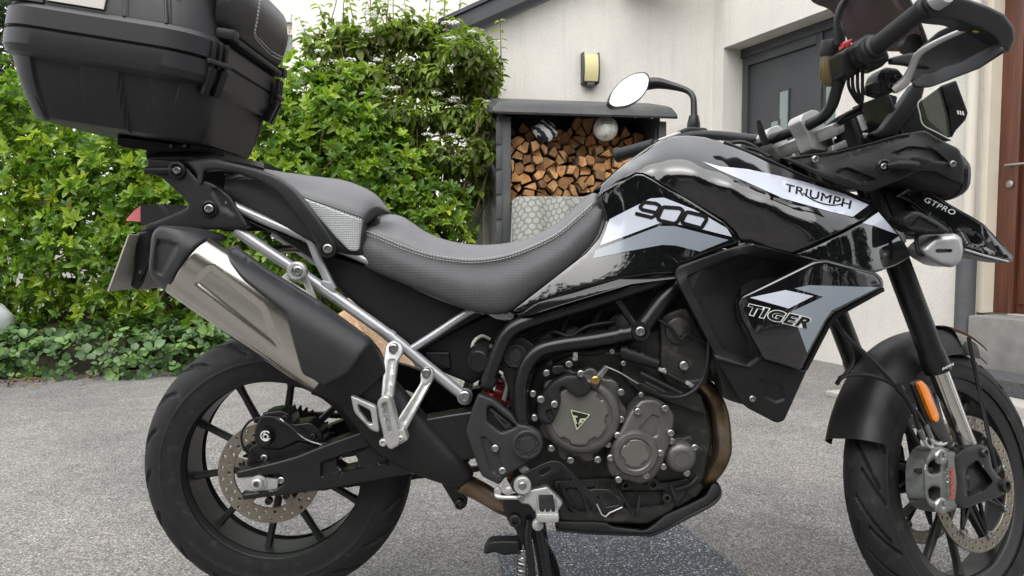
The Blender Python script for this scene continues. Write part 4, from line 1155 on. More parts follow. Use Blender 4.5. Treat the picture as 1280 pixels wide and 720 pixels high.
# far grey-green conifer, top left
rng = np.random.default_rng(51)
def tree(name, label, c, r, n, L, mat, seed, th, group=None, k=5):
    rng = np.random.default_rng(seed); base = (c[0], c[1], 0); root = empty(name, base, label, 'tree', group); bl = [(np.array(c), np.array(r))]
    for i in range(7):
        u = uv3(1, rng)[0]; bl.append((np.array(c) + u * np.array(r) * .6, np.array(r) * rng.uniform(.4, .6)))
    P, O = shell_points(bl, n, rng, .5, .2); C, A, Nn, LL, val = clusters(P, O, k, L, rng)
    tag(leaf_mesh('crown', C, A, Nn, LL, LL * .45, val, mat, root), kind='stuff')
    tr = [np.array([c[0], c[1], 0]), np.array([c[0] + .05, c[1], c[2] * .4]), np.array([c[0], c[1] + .05, c[2]]), np.array([c[0], c[1], c[2] + r[2] * .6])]
    tube('trunk', tr, [th, th * .8, th * .5, th * .15], 'stem', root, 9, 5)
    for i in range(6):
        u = uv3(1, rng)[0]; u[2] = abs(u[2]) * .6; e = np.array(c) + u * np.array(r) * .8; b0 = tr[1] * (1 - i / 8) + tr[2] * (i / 8)
        tube('limb', [b0, (b0 + e) / 2 + [0, 0, .1], e], [th * .4, th * .25, th * .08], 'stem', root, 6, 4)
    return root
cc = WD(-20, 60, 13)
tree('background_tree', 'grey green tree high in the top left corner, behind the hedge', cc, (1.5, 1.2, 2.6), 2200, .13, 'leaf_dark', 61, .12)
# trees on the photographer's side, seen only as reflections in the gloss paint
for i, (x, y, z, rx, rz) in enumerate(((-6.8, -5.4, 2.6, 2.0, 2.6), (-3.6, -7.6, 2.7, 2.2, 2.7), (-.6, -8.2, 2.9, 2.1, 2.9), (2.4, -7.8, 2.6, 2.2, 2.6), (5.4, -7.4, 2.8, 2.1, 2.8), (8.0, -5.4, 2.6, 2.0, 2.6), (9.6, -2.2, 2.6, 2.0, 2.6))):
    tree('garden_tree', ['first', 'second', 'third', 'fourth', 'fifth', 'sixth', 'seventh'][i] + ' leafy tree from the left, behind the camera, mirrored in the gloss paint', (x, y, z), (rx, 1.3, rz), 2600, .20, 'leaf_dark', 70 + i, .10, 'garden trees behind the camera')
# ================================================================== MOTORCYCLE
BASE = (0.78, 0.0, 0.0)
bike = empty('motorcycle', BASE, 'black and grey adventure motorcycle on its centre stand with a large black top case', 'motorcycle')
RAX = W(324, 603, -.15); RAX[1] = 0.0
# ------------------------------------------------------------------ wheels
def tyre_geo(c, Ro, Rr, w, grooves, nt=840, steer_ang=0.0):
    prof = []                           # (radius, y, groove weight)
    hw = w / 2; K = 64
    for i in range(K + 1):              # outer crown
        a = -1 + 2 * i / K; th = a * R(104)
        y = hw * math.sin(th) / 1.0; r = Ro - hw * .92 * (1 - math.cos(th)) if abs(th) < R(90) else Ro - hw * .92 - hw * .55 * (abs(th) - R(90)) / R(14)
        prof.append((r, y * (1 if abs(th) <= R(90) else 1), a))
    lo = prof[0][0]
    side = [(Rr + .016, hw * .86), (Rr + .009, hw * .79), (Rr + .002, hw * .70), (Rr - .004, hw * .55)]
    full = [(r, -y, 9) for r, y in side[::-1]] + prof + [(r, y, 9) for r, y in side]
    n = len(full); V = np.zeros((nt, n, 3)); th = np.linspace(0, 2 * math.pi, nt, endpoint=False)
    for j, (r, y, a) in enumerate(full):
        rr = np.full(nt, r); yv = np.full(nt, float(y))
        if abs(a) < .99:                # grooves cut in along the surface normal
            g = grooves(th, a); rr = rr - g * math.cos(a * R(104)); yv = yv - g * math.sin(a * R(104))
        if .80 < abs(a) < .84 or .93 < abs(a) < .96: yv = yv + math.copysign(.0014, a)     # moulded ribs on the sidewall
        V[:, j, 0] = c[0] + rr * np.cos(th); V[:, j, 1] = c[1] + yv; V[:, j, 2] = c[2] + rr * np.sin(th)
    F = []
    for i in range(nt):
        i2 = (i + 1) % nt
        for j in range(n - 1): F.append([i * n + j, i2 * n + j, i2 * n + j + 1, i * n + j + 1])
    return V.reshape(-1, 3), F
def grooves_rear(th, a):
    g = np.zeros_like(th)
    for s in (-1, 1):
        for k, (lo, hi, lean, ph) in enumerate(((.06, .66, 1.1, 0), (.25, .62, .9, .5))):
            if lo < a * s < hi:
                x = (th * 18 / (2 * math.pi) + (s * a - lo) * lean * 1.6 * 1 + ph + (.5 if s < 0 else 0)) % 1.0
                g = np.maximum(g, .006 * np.clip(1.7 - np.abs(x - .5) / .045, 0, 1) * min(1, (hi - a * s) / .1))
    return g
def grooves_front(th, a):
    g = np.zeros_like(th)
    for s in (-1, 1):
        for k, (lo, hi, lean, ph) in enumerate(((.02, .60, 1.0, 0), (.20, .74, .8, .45))):
            if lo < a * s < hi:
                x = (th * 16 / (2 * math.pi) - (s * a - lo) * lean * 1.5 + ph + (.5 if s < 0 else 0)) % 1.0
                g = np.maximum(g, .006 * np.clip(1.6 - np.abs(x - .5) / .042, 0, 1))
    return g
def disc_holes(c2, r0, r1, n, rh, rows=2):
    H = []
    for i in range(n):
        for q in range(rows):
            a = 2 * math.pi * (i + .5 * (q % 2)) / n; rr = r0 + (r1 - r0) * ((q + .65) / (rows + .3)); H.append(circ((rr * math.cos(a), rr * math.sin(a)), rh, 8))
    return H
def wheel(name, c, Ro, Rr, w, gf, nsp, hub_r, steer, spoke_r, phase=0.0):
    def X(V): return S(V) if steer else V
    lip = [(Rr - .028, -w * .20), (Rr - .027, -w * .335), (Rr - .022, -w * .375), (Rr - .008, -w * .390), (Rr - .004, -w * .425), (Rr + .004, -w * .440), (Rr + .0095, -w * .425), (Rr + .0085, -w * .37), (Rr - .004, -w * .33), (Rr - .012, -w * .20), (Rr - .016, 0)]
    lip = lip + [(r, -h) for r, h in lip[:-1][::-1]]
    inner = [(Rr - .030, h) for h in (w * .26, w * .1, -w * .1, -w * .26)]
    V, F = lathe_geo(lip + inner + [lip[0]], c, (0, -1, 0), 96, caps=False)
    rim = obj(name, X(V), F, 'rim_black', bike, 40)
    V, F = tyre_geo(c, Ro, Rr, w, gf); obj('tyre', X(V), F, 'rubber', rim, 30)
    V, F = lathe_geo([(0.0, -.075), (.03, -.075), (.034, -.06), (hub_r, -.05), (hub_r, .05), (.034, .06), (.03, .075), (0, .075)], c, (0, 1, 0), 32); obj('hub', X(V), F, 'satin_black', rim, 35)
    for k in range(nsp):
        a = 2 * math.pi * k / nsp + phase; sk = .10 * (1 if k % 2 else -1)
        p0 = np.array([math.cos(a + sk), 0, math.sin(a + sk)]); p1 = np.array([math.cos(a), 0, math.sin(a)])
        A = c + p0 * (hub_r - .006); B = c + p1 * (Rr - .022); A = A + [0, .018 * (1 if k % 2 else -1), 0]
        d = B - A; L = np.linalg.norm(d); d /= L; y = np.array([0, 1.0, 0]); s = np.cross(d, y)
        rings = []
        for t, ww, hh in ((0, .013, .022), (.2, .0095, .018), (.8, .0080, .017), (.94, .0095, .020), (1, .014, .024)):
            q = A + d * L * t; rings.append(np.array([q + s * ww * .55 + y * hh * .5, q + s * ww + y * hh * .2, q + s * ww - y * hh * .2, q + s * ww * .55 - y * hh * .5, q - s * ww * .55 - y * hh * .5, q - s * ww - y * hh * .2, q - s * ww + y * hh * .2, q - s * ww * .55 + y * hh * .5]))
        V, F = loft_geo(rings); obj('spoke', X(V), F, 'rim_black', rim, 40)
    return rim
rw = wheel('rear_wheel', RAX, .318, .237, .148, grooves_rear, 10, .062, False, .2, R(9))
# rear brake disc
def ring_plate(name, ro, ri, nh, rh, c, y, t, mat, parent, steer=False, rows=2, wave=0.0):
    out = [((ro + wave * math.cos(10 * a)) * math.cos(a), (ro + wave * math.cos(10 * a)) * math.sin(a)) for a in np.linspace(0, 2 * math.pi, 96, endpoint=False)]
    V, F = plate_geo(out, [circ((0, 0), ri, 72)] + disc_holes(None, ri, ro, nh, rh, rows), t, .0008)
    Xx = np.stack([c[0] + V[:, 0], c[1] + y - V[:, 2], c[2] + V[:, 1]], 1); Xx, F = fixn(Xx, F); return obj(name, S(Xx) if steer else Xx, F, mat, parent, 30)
rd = ring_plate('brake_disc', .1185, .082, 26, .0037, RAX, -.082, .005, 'disc_steel', bike)
for k in range(5):
    a = 2 * math.pi * k / 5 + .3; p0, p1 = RAX + [.06 * math.cos(a), -.079, .06 * math.sin(a)], RAX + [.09 * math.cos(a), -.079, .09 * math.sin(a)]
    d = (p1 - p0) / .03; s = np.cross(d, [0, 1, 0]); V, F = box_geo((p0 + p1) / 2, (.040, .004, .022), np.stack([d, [0, 1, 0], s], 1), .001); obj('disc_arm', V, F, 'disc_steel', rd, 30)
    bolt_at(RAX + [.066 * math.cos(a), -.083, .066 * math.sin(a)], .0075, rd, 'dark_bolt', h=.004)
# sprocket and chain on the far side
th = np.linspace(0, 2 * math.pi, 47 * 4, endpoint=False); rsp = np.where((np.arange(len(th)) % 4) < 2, .122, .111)
V, F = plate_geo(np.stack([rsp * np.cos(th), rsp * np.sin(th)], 1), [circ((0, 0), .066, 32)] + [circ((.083 * math.cos(a), .083 * math.sin(a)), .008, 10) for a in np.linspace(0, 6.28, 8, endpoint=False)], .007)
Xx = np.stack([RAX[0] + V[:, 0], RAX[1] + .085 - V[:, 2], RAX[2] + V[:, 1]], 1); Xx, F = fixn(Xx, F); obj('sprocket', Xx, F, 'chain_steel', bike, 30)
ch = [RAX + [.10 * math.cos(a), .088, .10 * math.sin(a)] for a in np.linspace(R(85), R(280), 40)]; ch += [np.array([.56, .088, RAX[2] - .03]), np.array([.60, .088, RAX[2] + .02]), np.array([.58, .088, RAX[2] + .07])]
ch = np.array(ch + [ch[0]]); L_ = np.r_[0, np.cumsum(np.linalg.norm(np.diff(ch, axis=0), axis=1))]; lk = []
nn = int(L_[-1] / .0159); ss = np.linspace(0, L_[-1], nn, endpoint=False)
for i, s in enumerate(ss):
    p = np.array([np.interp(s, L_, ch[:, k]) for k in range(3)]); p2 = np.array([np.interp(min(s + .0159, L_[-1]), L_, ch[:, k]) for k in range(3)]); d = p2 - p; d /= max(np.linalg.norm(d), 1e-9); sd = np.cross(d, [0, 1, 0])
    lk.append(box_geo((p + p2) / 2, (.021, .018 if i % 2 else .012, .013), np.stack([d, [0, 1, 0], sd], 1), .002, 1))
V, F = merge(lk); tag(obj('chain', V, F, 'chain_steel', bike, 30), kind='stuff')

# ------------------------------------------------------------------ swing arm, axle, caliper
sa_out = rnd([(295, 589), (345, 577), (370, 570), (405, 556), (446, 541), (500, 528), (560, 518), (600, 512), (604, 570), (545, 586), (470, 600), (405, 612), (350, 619), (303, 625), (303, 617), (345, 611), (356, 603), (356, 596), (348, 592), (297, 598)], 3)
sa = panel('swingarm', sa_out, -.155, 'satin_black', bike, mirror=True, thick=.045, edge=(4, .007), res=7,
           feats=[(rnd([(400, 577), (450, 560), (500, 546), (520, 556), (505, 574), (440, 589), (400, 597)], 4), .010, 4)], holes=[rnd([(424, 571), (441, 566), (448, 574), (446, 583), (430, 587), (421, 581)], 3)])
for (q0, q1) in (((300, 592, -.11), (300, 592, .11)),): pass
box('swingarm_bridge', W(560, 545, 0), (.12, .20, .08), 'satin_black', sa, None, .015)
box('axle_block', W(326, 605, -.143), (.078, .012, .034), 'cast_silver', sa, Matrix.Rotation(R(8), 3, 'Y'), .002)
lathe('axle_nut', [(.017, 0), (.017, .004), (.0125, .005), (.0125, .017), (.010, .019), (.007, .019), (.007, .004), (0, .004)], RAX + [0, -.149, 0], (0, -1, 0), 'cast_silver', sa, 24)
tube('axle', [RAX + [0, -.15, 0], RAX + [0, .15, 0]], .009, 'bolt_steel', sa, 12)
tube('adjuster', [W(344, 602, -.144), W(362, 597, -.144)], .005, 'bolt_steel', sa, 8); bolt(352, 600, -.148, 5, sa); bolt(336, 626, -.09, 5, sa, 'dark_bolt')
lathe('spacer', [(.021, 0), (.021, .04)], RAX + [0, -.075, 0], (0, -1, 0), 'cast_silver', sa, 20)
cal = panel('rear_caliper', rnd([(318, 540), (322, 527), (331, 515), (352, 512), (364, 518), (366, 530), (388, 527), (402, 538), (405, 552), (388, 556), (372, 552), (352, 562), (330, 562), (320, 552)], 4), -.118, 'satin_black', bike, thick=.055, edge=(3, .006), res=6)
lathe('caliper_cap', [(.0205, 0), (.0205, .014), (.018, .018), (0, .018)], W(332, 545, -.118), (0, -1, 0), 'satin_black', cal, 24)
pl = W(332, 545, -.1372)
th = np.linspace(R(40), R(330), 16); V, F = tube_geo([pl + [.0105 * math.cos(t), 0, .0105 * math.sin(t)] for t in th], .0016, 6); V2, F2 = tube_geo([pl + [.0055 * math.cos(t), 0, .0055 * math.sin(t) - .002] for t in np.linspace(R(200), R(510), 12)], .0015, 6); V3, F3 = tube_geo([pl + [-.0055, 0, -.002], pl + [-.001, 0, .010]], .0015, 6); V, F = merge([(V, F), (V2, F2), (V3, F3)]); obj('caliper_emblem', V, F, 'decal_white', cal, 40)
panel('caliper_bracket', rnd([(312, 560), (330, 550), (360, 556), (385, 550), (398, 562), (370, 575), (345, 582), (322, 588), (308, 580)], 4), -.112, 'satin_black', cal, thick=.02, edge=(2, .003), res=8)
bolt(331, 572, -.114, 5, cal); bolt(392, 545, -.12, 4, cal, 'dark_bolt'); bolt(357, 522, -.12, 4, cal, 'dark_bolt')
tp('brake_hose', [(350, 522, -.125), (330, 521, -.13), (312, 527, -.13), (302, 543, -.128), (306, 562, -.124), (322, 575, -.12), (331, 574, -.118)], .0028, 'satin_black', cal, 8)
tp('brake_line', [(345, 523, -.13), (362, 532, -.135), (378, 546, -.137), (396, 554, -.137), (430, 553, -.138), (470, 545, -.14), (520, 530, -.13)], .0032, 'chain_steel', cal, 8)
tp('sensor_wire', [(350, 523, -.132), (366, 536, -.137), (382, 549, -.139), (402, 556, -.139)], .0016, 'bolt_steel', cal, 6)
# chain guard / inner mudguard behind the wheel, seen through the spokes
panel('inner_mudguard', cm([(395, 470), (430, 455), (480, 450), (540, 470), (575, 500), (560, 530), (540, 505), (500, 485), (450, 478), (415, 490)], 4, True), .06, 'plastic_black', bike, thick=.02, edge=(2, .003), res=10)
tp('chain_guard', [(360, 478, .10), (430, 488, .10), (500, 484, .10), (565, 480, .10)], .009, 'plastic_black', bike, 8)

# ------------------------------------------------------------------ silencer
T0, B0, T1, B1 = np.array([262, 297.]), np.array([211, 367.]), np.array([457, 419.]), np.array([391, 491.])
Y0, Y1, HD = -.205, -.185, .066
def can_y(Q, grow=0.0):
    Q = np.asarray(Q, float); c0, c1 = (T0 + B0) / 2, (T1 + B1) / 2; ax = c1 - c0; t = ((Q - c0) @ ax) / (ax @ ax)
    c = c0 + t[:, None] * ax; h0, h1 = (T0 - B0) / 2, (T1 - B1) / 2; h = h0 + np.clip(t, -.3, 1.6)[:, None] * (h1 - h0)
    q = np.sum((Q - c) * h, 1) / np.sum(h * h, 1); return (Y0 + (Y1 - Y0) * t) - (HD + grow) * np.maximum(0.02, 1 - np.clip(np.abs(q), 0, .999) ** 2.4) ** (1 / 2.4)
sil = loft('silencer', rings_px([((262, 298), (212, 366), Y0, HD - .016), ((360, 358), (301, 428), (Y0 + Y1) / 2, HD - .016), ((457, 420), (392, 490), Y1, HD - .016)], 36), 'steel_can', bike, 50)
def lerp(a, b, t): return tuple(np.array(a) + (np.array(b) - np.array(a)) * t)
o_can = [tuple(B0 + [0, -.5]), tuple(B1), (398, 478), tuple(T1), tuple(T0)]
e1 = [lerp(T0, B0, t) for t in np.linspace(0, 1, 12)]
panel('can_skin', [tuple(T0)] + [tuple(np.array(lerp(T0, B0, t)) + np.array([-7, -5]) * math.sin(math.pi * t) * .9) for t in np.linspace(.08, .92, 10)] + [tuple(B0), tuple(B1), tuple(T1)], lambda Q: can_y(Q), 'steel_can', sil, thick=.003, edge=(1.5, .002), res=2.4, smooth=80,
      feats=[(rnd([(250, 338), (264, 328), (332, 380), (354, 434), (348, 440), (238, 354)], 6), .006, 9)])
panel('end_cap', rnd([(201, 281, 10), (240, 287, 8), (263, 296, 5), (246, 308), (232, 324), (219, 344), (211, 366, 5), (203, 362), (188, 346, 8), (186, 335, 4), (190, 291, 8)], 5), lambda Q: can_y(Q, .004) + .0006 * np.maximum(0, 225 - Q[:, 0]), 'plastic_grey', sil, thick=.10, edge=(4, .010), res=5, smooth=50,
      feats=[(rnd([(196, 297), (221, 303), (224, 308), (203, 348), (191, 338), (193, 310)], 3), .008, 4)])
panel('heat_shield', rnd([(283, 312, 4), (291, 305, 6), (330, 334), (400, 378), (458, 420, 4), (461, 430, 4), (436, 466, 6), (404, 484, 6), (392, 474), (378, 468, 6), (371, 444), (357, 392, 6), (302, 348, 8), (287, 326)], 5), lambda Q: can_y(Q, .009) - .002, 'plastic_grey', sil, thick=.011, edge=(4, .007), res=5, smooth=55)
ct = rings_px([((457, 419), (391, 491), Y1, HD), ((463, 424), (399, 494), Y1, HD * .985), ((474, 437), (415, 502), -.176, .052), ((486, 462), (428, 512), -.166, .042)], 36)
loft('rear_cone', ct, 'plastic_black', sil, 50)
mid = smrings([((462, 452), (424, 506), -.165, .042), ((492, 474), (448, 536), -.152, .040), ((516, 500), (470, 564), -.145, .042), ((545, 534), (510, 586), -.140, .042), ((575, 566), (548, 601), -.138, .038), ((589, 585), (573, 606), -.134, .030), ((592, 592), (580, 604), -.132, .02)], 4, n=32, ex=2.6)
loft('heat_cover', mid, 'plastic_black', sil, 55)
panel('bracket', rnd([(351, 347), (366, 334), (372, 328, 8), (380, 331, 6), (384, 345), (397, 377), (390, 379), (352, 350)], 3), -.158, 'cast_silver', sil, thick=.006, edge=(1.5, .002), res=6, holes=[rnd([(361, 349), (370, 352), (380, 356), (383, 364), (375, 359)], 2)])
lathe('bracket_bush', [(.021, 0), (.021, .016), (.017, .020), (.010, .020), (.010, .014), (0, .014)], W(373, 339, -.156), (0, -1, 0), 'cast_silver', sil, 24); bolt(373, 339, -.172, 7, sil)
for p, y in (((432, 456), -.2), ((470, 452), -.22)): pass
tp('link_pipe', [(576, 602, -.13), (600, 614, -.12), (632, 632, -.11), (665, 640, -.06), (720, 632, -.02)], .0225, 'header_steel', bike, 20)

# ------------------------------------------------------------------ subframe (silver tubes)
sf_y = -.128
sub = tp('subframe', [(296, 288, sf_y), (330, 311, sf_y), (380, 344, sf_y), (420, 372, sf_y), (489, 421, sf_y), (535, 459, sf_y), (580, 495, sf_y)], .0128, 'silver_paint', bike, 18, mirror=True)
tp('tube', [(284, 252, sf_y), (300, 261, sf_y), (340, 279, sf_y), (378, 295, sf_y), (388, 301, sf_y), (396, 320, sf_y), (408, 346, sf_y), (416, 362, sf_y)], .0098, 'silver_paint', sub, 14, mirror=True)
tp('tube', [(380, 297, -.122), (425, 312, -.122), (470, 331, -.122), (540, 366, -.12), (600, 388, -.12)], .009, 'silver_paint', sub, 12, mirror=True)
tp('tube', [(509, 440, sf_y), (545, 417, sf_y), (590, 388, sf_y), (606, 389, sf_y)], .0088, 'silver_paint', sub, 14, mirror=True)
panel('lug', rnd([(598, 386), (622, 386), (636, 388, 7), (644, 396, 7), (638, 402, 6), (620, 399)], 3), -.138, 'silver_paint', sub, thick=.014, edge=(2, .003), res=5); bolt(637, 395, -.139, 6.5, sub)
lathe('tube_end', [(.0165, -.02), (.0165, .012), (.014, .016), (0, .016)], W(581, 496, -.13), (0, -1, 0), 'silver_paint', sub, 24); bolt(581, 496, -.147, 8, sub)
lathe('collar', [(.0142, -.006), (.0142, .006)], W(488, 420, sf_y), W(500, 430, sf_y) - W(476, 411, sf_y), 'silver_paint', sub, 20)
panel('weld_plate', rnd([(402, 350), (414, 353), (420, 366), (412, 366), (400, 358)], 2), -.139, 'silver_paint', sub, thick=.01, edge=(1, .002), res=5)
for s in (-1, 1): pass
tube('cross_tube', [W(335, 312, -.128), W(335, 312, -.128) * [1, -1, 1]], .010, 'satin_black', sub, 10)
tube('cross_tube', [W(581, 496, -.12), W(581, 496, -.12) * [1, -1, 1]], .012, 'satin_black', sub, 10)
# passenger footrest hanger
hg = panel('passenger_footrest', rnd([(483, 430, 8), (494, 424, 8), (505, 432, 8), (503, 444, 5), (497, 452), (491, 500), (476, 500), (480, 446)], 4), [(490, 430, -.155), (535, 465, -.155), (485, 500, -.205), (500, 537, -.205)], 'cast_silver', bike, thick=.013, edge=(2.5, .004), res=5,
           feats=[(rnd([(486, 448), (495, 448), (489, 496), (480, 496)], 2), .004, 2.5)])
panel('strut', rnd([(525, 466, 8), (533, 457, 8), (543, 462, 8), (542, 474, 6), (507, 540), (498, 537), (497, 524), (526, 478)], 4), [(490, 430, -.155), (535, 465, -.155), (485, 500, -.205), (500, 537, -.205)], 'cast_silver', hg, thick=.013, edge=(2.5, .004), res=5, feats=[(rnd([(528, 480), (538, 478), (506, 532), (500, 527)], 2), .003, 2.5)])
panel('peg_holder', rnd([(471, 502, 6), (478, 494, 8), (487, 495, 6), (494, 520), (500, 546), (500, 556), (488, 563), (482, 556), (473, 520)], 4), -.222, 'cast_silver', hg, thick=.04, edge=(3, .006), res=5, feats=[(rnd([(476, 504), (484, 501), (491, 540), (485, 544)], 4), .010, 3)])
panel('foot_block', rnd([(494, 540), (505, 534), (510, 550), (500, 556), (496, 555)], 2), -.214, 'cast_silver', hg, thick=.03, edge=(2, .004), res=5); bolt(501, 548, -.215, 4, hg, 'cast_silver'); bolt(479, 553, -.215, 5, hg, 'cast_silver')
panel('heel_loop', rnd([(438, 494, 3), (470, 508, 4), (474, 541, 4), (464, 538, 5), (443, 516, 5)], 4), -.226, 'cast_silver', hg, thick=.012, edge=(2.2, .004), res=4, holes=[rnd([(447, 505), (463, 513), (466, 530), (460, 529), (449, 514)], 3)])
bolt(492, 435, -.164, 6, hg); bolt(533, 466, -.162, 6, hg)

# ------------------------------------------------------------------ tail: side cover, light, plate, rack, grab rails
tail = panel('tail_cover', rnd([(183, 197, 5), (226, 201), (247, 224), (258, 226), (268, 230, 6), (288, 245, 6), (311, 283, 4), (303, 286, 4), (262, 287), (238, 288), (214, 283), (176, 290), (178, 284), (232, 262), (236, 255), (226, 243), (201, 221), (184, 217, 4)], 4), [(180, 200, -.115), (180, 215, -.115), (240, 215, -.13), (240, 255, -.135), (311, 284, -.15), (280, 240, -.14), (240, 287, -.135), (178, 287, -.11)], 'plastic_black', bike, mirror=True, thick=.02, edge=(3, .005), res=6,
             feats=[(rnd([(262, 236), (272, 233), (287, 252), (297, 272), (276, 262)], 4), .005, 4)])
lathe('bolt_well', [(.018, -.002), (.018, .003), (.014, .004), (.012, -.002), (0, -.002)], W(262, 261, -.142), (0, -1, 0), 'satin_black', tail, 24); bolt(262, 261, -.144, 6, tail)
tub = tp('rack_rail', [(183, 213, -.12), (200, 213, -.125), (218, 213, -.128)], .0085, 'plastic_black', tail, 10); lathe('bolt_well', [(.019, -.012), (.019, .006), (.014, .008), (.010, .003), (0, .003)], W(222, 213, -.128), (0, -1, 0), 'plastic_black', tail, 22); bolt(222, 213, -.137, 5, tail)
V, F, _ = grid_geo([[W(183, 197, -.115), W(240, 196, -.125), W(300, 203, -.11), W(330, 210, -.10)], [W(183, 193, -.06), W(240, 187, -.07), W(300, 199, -.06), W(330, 206, -.06)], [W(183, 191, 0), W(240, 184, 0), W(300, 197, 0), W(330, 203, 0)], [W(183, 193, -.06) * [1, -1, 1], W(240, 187, -.07) * [1, -1, 1], W(300, 199, -.06) * [1, -1, 1], W(330, 206, -.06) * [1, -1, 1]], [W(183, 197, -.115) * [1, -1, 1], W(240, 196, -.125) * [1, -1, 1], W(300, 203, -.11) * [1, -1, 1], W(330, 210, -.10) * [1, -1, 1]]])
V, F = thicken(V, F, .012); obj('tail_deck', V, F, 'plastic_black', tail, 45)
# tail light
tl = loft('tail_light', [np.array([W(x, y, yy) for x, y, yy in s]) for s in ([(176, 256, -.075), (176, 283, -.075), (176, 283, .075), (176, 256, .075)], [(203, 255, -.085), (203, 274, -.085), (203, 274, .085), (203, 255, .085)], [(237, 257, -.10), (236, 264, -.10), (236, 264, .10), (237, 257, .10)])], 'plastic_black', bike, 25)
loft('lens', [np.array([W(x, y, yy) for x, y, yy in s]) for s in ([(175.5, 257, -.070), (175.5, 277, -.070), (175.5, 277, .070), (175.5, 257, .070)], [(167, 264, -.06), (165, 276, -.06), (165, 276, .06), (167, 264, .06)], [(158, 274, -.045), (158, 276.5, -.045), (158, 276.5, .045), (158, 274, .045)])], 'red_lens', tl, 20)
panel('side_flash', [(198, 256), (204, 256), (215, 268), (208, 271)], -.089, 'plastic_grey', tl, thick=.006, edge=(.8, .001), res=5)
panel('side_flash', [(178, 284), (236, 259), (237, 264), (180, 289)], -.115, 'plastic_grey', tl, thick=.006, edge=(.8, .001), res=6)
mg = panel('mudguard', rnd([(172, 290, 4), (190, 286, 4), (196, 284), (188, 300), (186, 335), (181, 352), (172, 364), (163, 358), (168, 335), (169, 310)], 4), -.055, 'satin_black', bike, thick=.11, edge=(3, .006), res=6)
tp('indicator_wire', [(187, 316, -.058), (180, 336, -.064), (172, 352, -.062)], .003, 'plastic_black', mg, 6); bolt(177, 340, -.06, 2.5, mg)
pa, pb = W(160, 293, -.10), W(134, 364, -.10); n_ = np.cross(pb - pa, [0, 1, 0]); n_ /= np.linalg.norm(n_)
V = []
for q in (pa, pb):
    for yy in (-.10, .10):
        for k in (0, 1): V.append(np.array([q[0], yy, q[2]]) + n_ * .003 * k)
F = [[0, 2, 6, 4], [1, 5, 7, 3], [0, 4, 5, 1], [2, 3, 7, 6], [0, 1, 3, 2], [4, 6, 7, 5]]; V, F = fixn(np.array(V), F); obj('number_plate', V, F, 'plate_white', bike, 0)
# luggage rack under the case
rk = loft('luggage_rack', [np.array([W(x, y, yy) for x, y, yy in ((a, b, -.08), (a, b + h, -.08), (a, b + h, .08), (a, b, .08))]) for a, b, h in ((147, 172, 9), (160, 173, 12), (195, 178, 11), (250, 184, 8), (280, 188, 6))], 'plastic_black', bike, 30)
for px, yy in ((193, -.055), (193, .055), (262, -.05), (262, .05)):
    p = W(px, 188, yy); box('rack_foot', p, (.03, .02, .045), 'plastic_black', rk, None, .004)
for px in (215, 232, 249): bolt(px, 183, -.083, 2.5, rk, 'bolt_steel')
# grab rails
gr_out = rnd([(232, 203, 4), (240, 199, 6), (268, 198), (288, 203), (318, 210), (344, 219, 8), (366, 235, 8), (388, 262), (408, 289), (420, 306, 6), (421, 315, 8), (411, 324, 8), (400, 320, 6), (396, 305), (382, 281), (364, 259), (348, 241, 8), (326, 227, 8), (298, 217), (272, 212), (256, 213, 3), (253, 232, 3), (247, 231, 3), (246, 218, 4)], 4)
panel('grab_rail', gr_out, [(235, 203, -.13), (250, 225, -.14), (290, 205, -.165), (340, 222, -.18), (390, 280, -.175), (412, 315, -.152), (300, 217, -.165), (350, 243, -.18)], 'plastic_grey', bike, mirror=True, thick=.028, edge=(4, .010), res=5)
lathe('bolt_well', [(.019, -.004), (.019, .004), (.014, .005), (.0125, 0), (0, 0)], W(410, 311, -.153), (0, -1, 0), 'satin_black', bike, 22); bolt(410, 311, -.154, 6.5, bike)

# ------------------------------------------------------------------ seats
def seat(cols, name_top, name_side, mt, ms, parent, ku=5, crown=.012):
    """cols: (top px, seam px, bottom px, seam y, bottom y); top lies on the centre line."""
    top, side = [], []
    for (t, s, b, ys, yb) in cols:
        pt, ps, pb = W(t[0], t[1], 0), W(s[0], s[1], ys), W(b[0], b[1], yb)
        pm = pt * .4 + ps * .6; pm[2] = pt[2] * .62 + ps[2] * .38 + .006; pm[1] = ys * .62
        pe = ps * .9 + pt * .1; pe[1] = ys * .93; pe[2] = ps[2] + (pt[2] - ps[2]) * .28
        half = [pt, pm, pe, ps]; top.append(half[::-1] + [q * [1, -1, 1] for q in half[1:]])
        sm_ = (ps + pb) / 2; sm_[1] = min(ys, yb) - .008; s2 = ps * .8 + pb * .2; s2[1] = ys - .006
        bt = pb.copy(); bt[1] = yb; inn = pb.copy(); inn[1] = yb * .80; inn[2] -= .006
        side.append([ps, s2, sm_, bt, inn])
    V, F, _ = grid_geo(np.array(top).transpose(1, 0, 2), ku, 4); V, F = thicken(V, F, .004); a = obj(name_top, V, F, mt, parent, 60)
    V, F, _ = grid_geo(np.array(side).transpose(1, 0, 2), ku, 4); V, F = thicken(V, F, .004)
    b1 = obj(name_side, V, F, ms, a, 60); b2 = obj(name_side, mir(V), mirF(F), ms, a, 60); return a
def stitches(name, pts3, parent, L=.0042, gap=.0028, r=.0008):
    P = cm(pts3, 12); D = np.r_[0, np.cumsum(np.linalg.norm(np.diff(P, axis=0), axis=1))]; g = []
    for s in np.arange(0, D[-1] - L, L + gap):
        a = np.array([np.interp(s, D, P[:, k]) for k in range(3)]); b = np.array([np.interp(s + L, D, P[:, k]) for k in range(3)]); g.append(tube_geo([a, b], r, 4))
    V, F = merge(g); return tag(obj(name, V, F, 'stitch', parent, 0), kind='stuff')
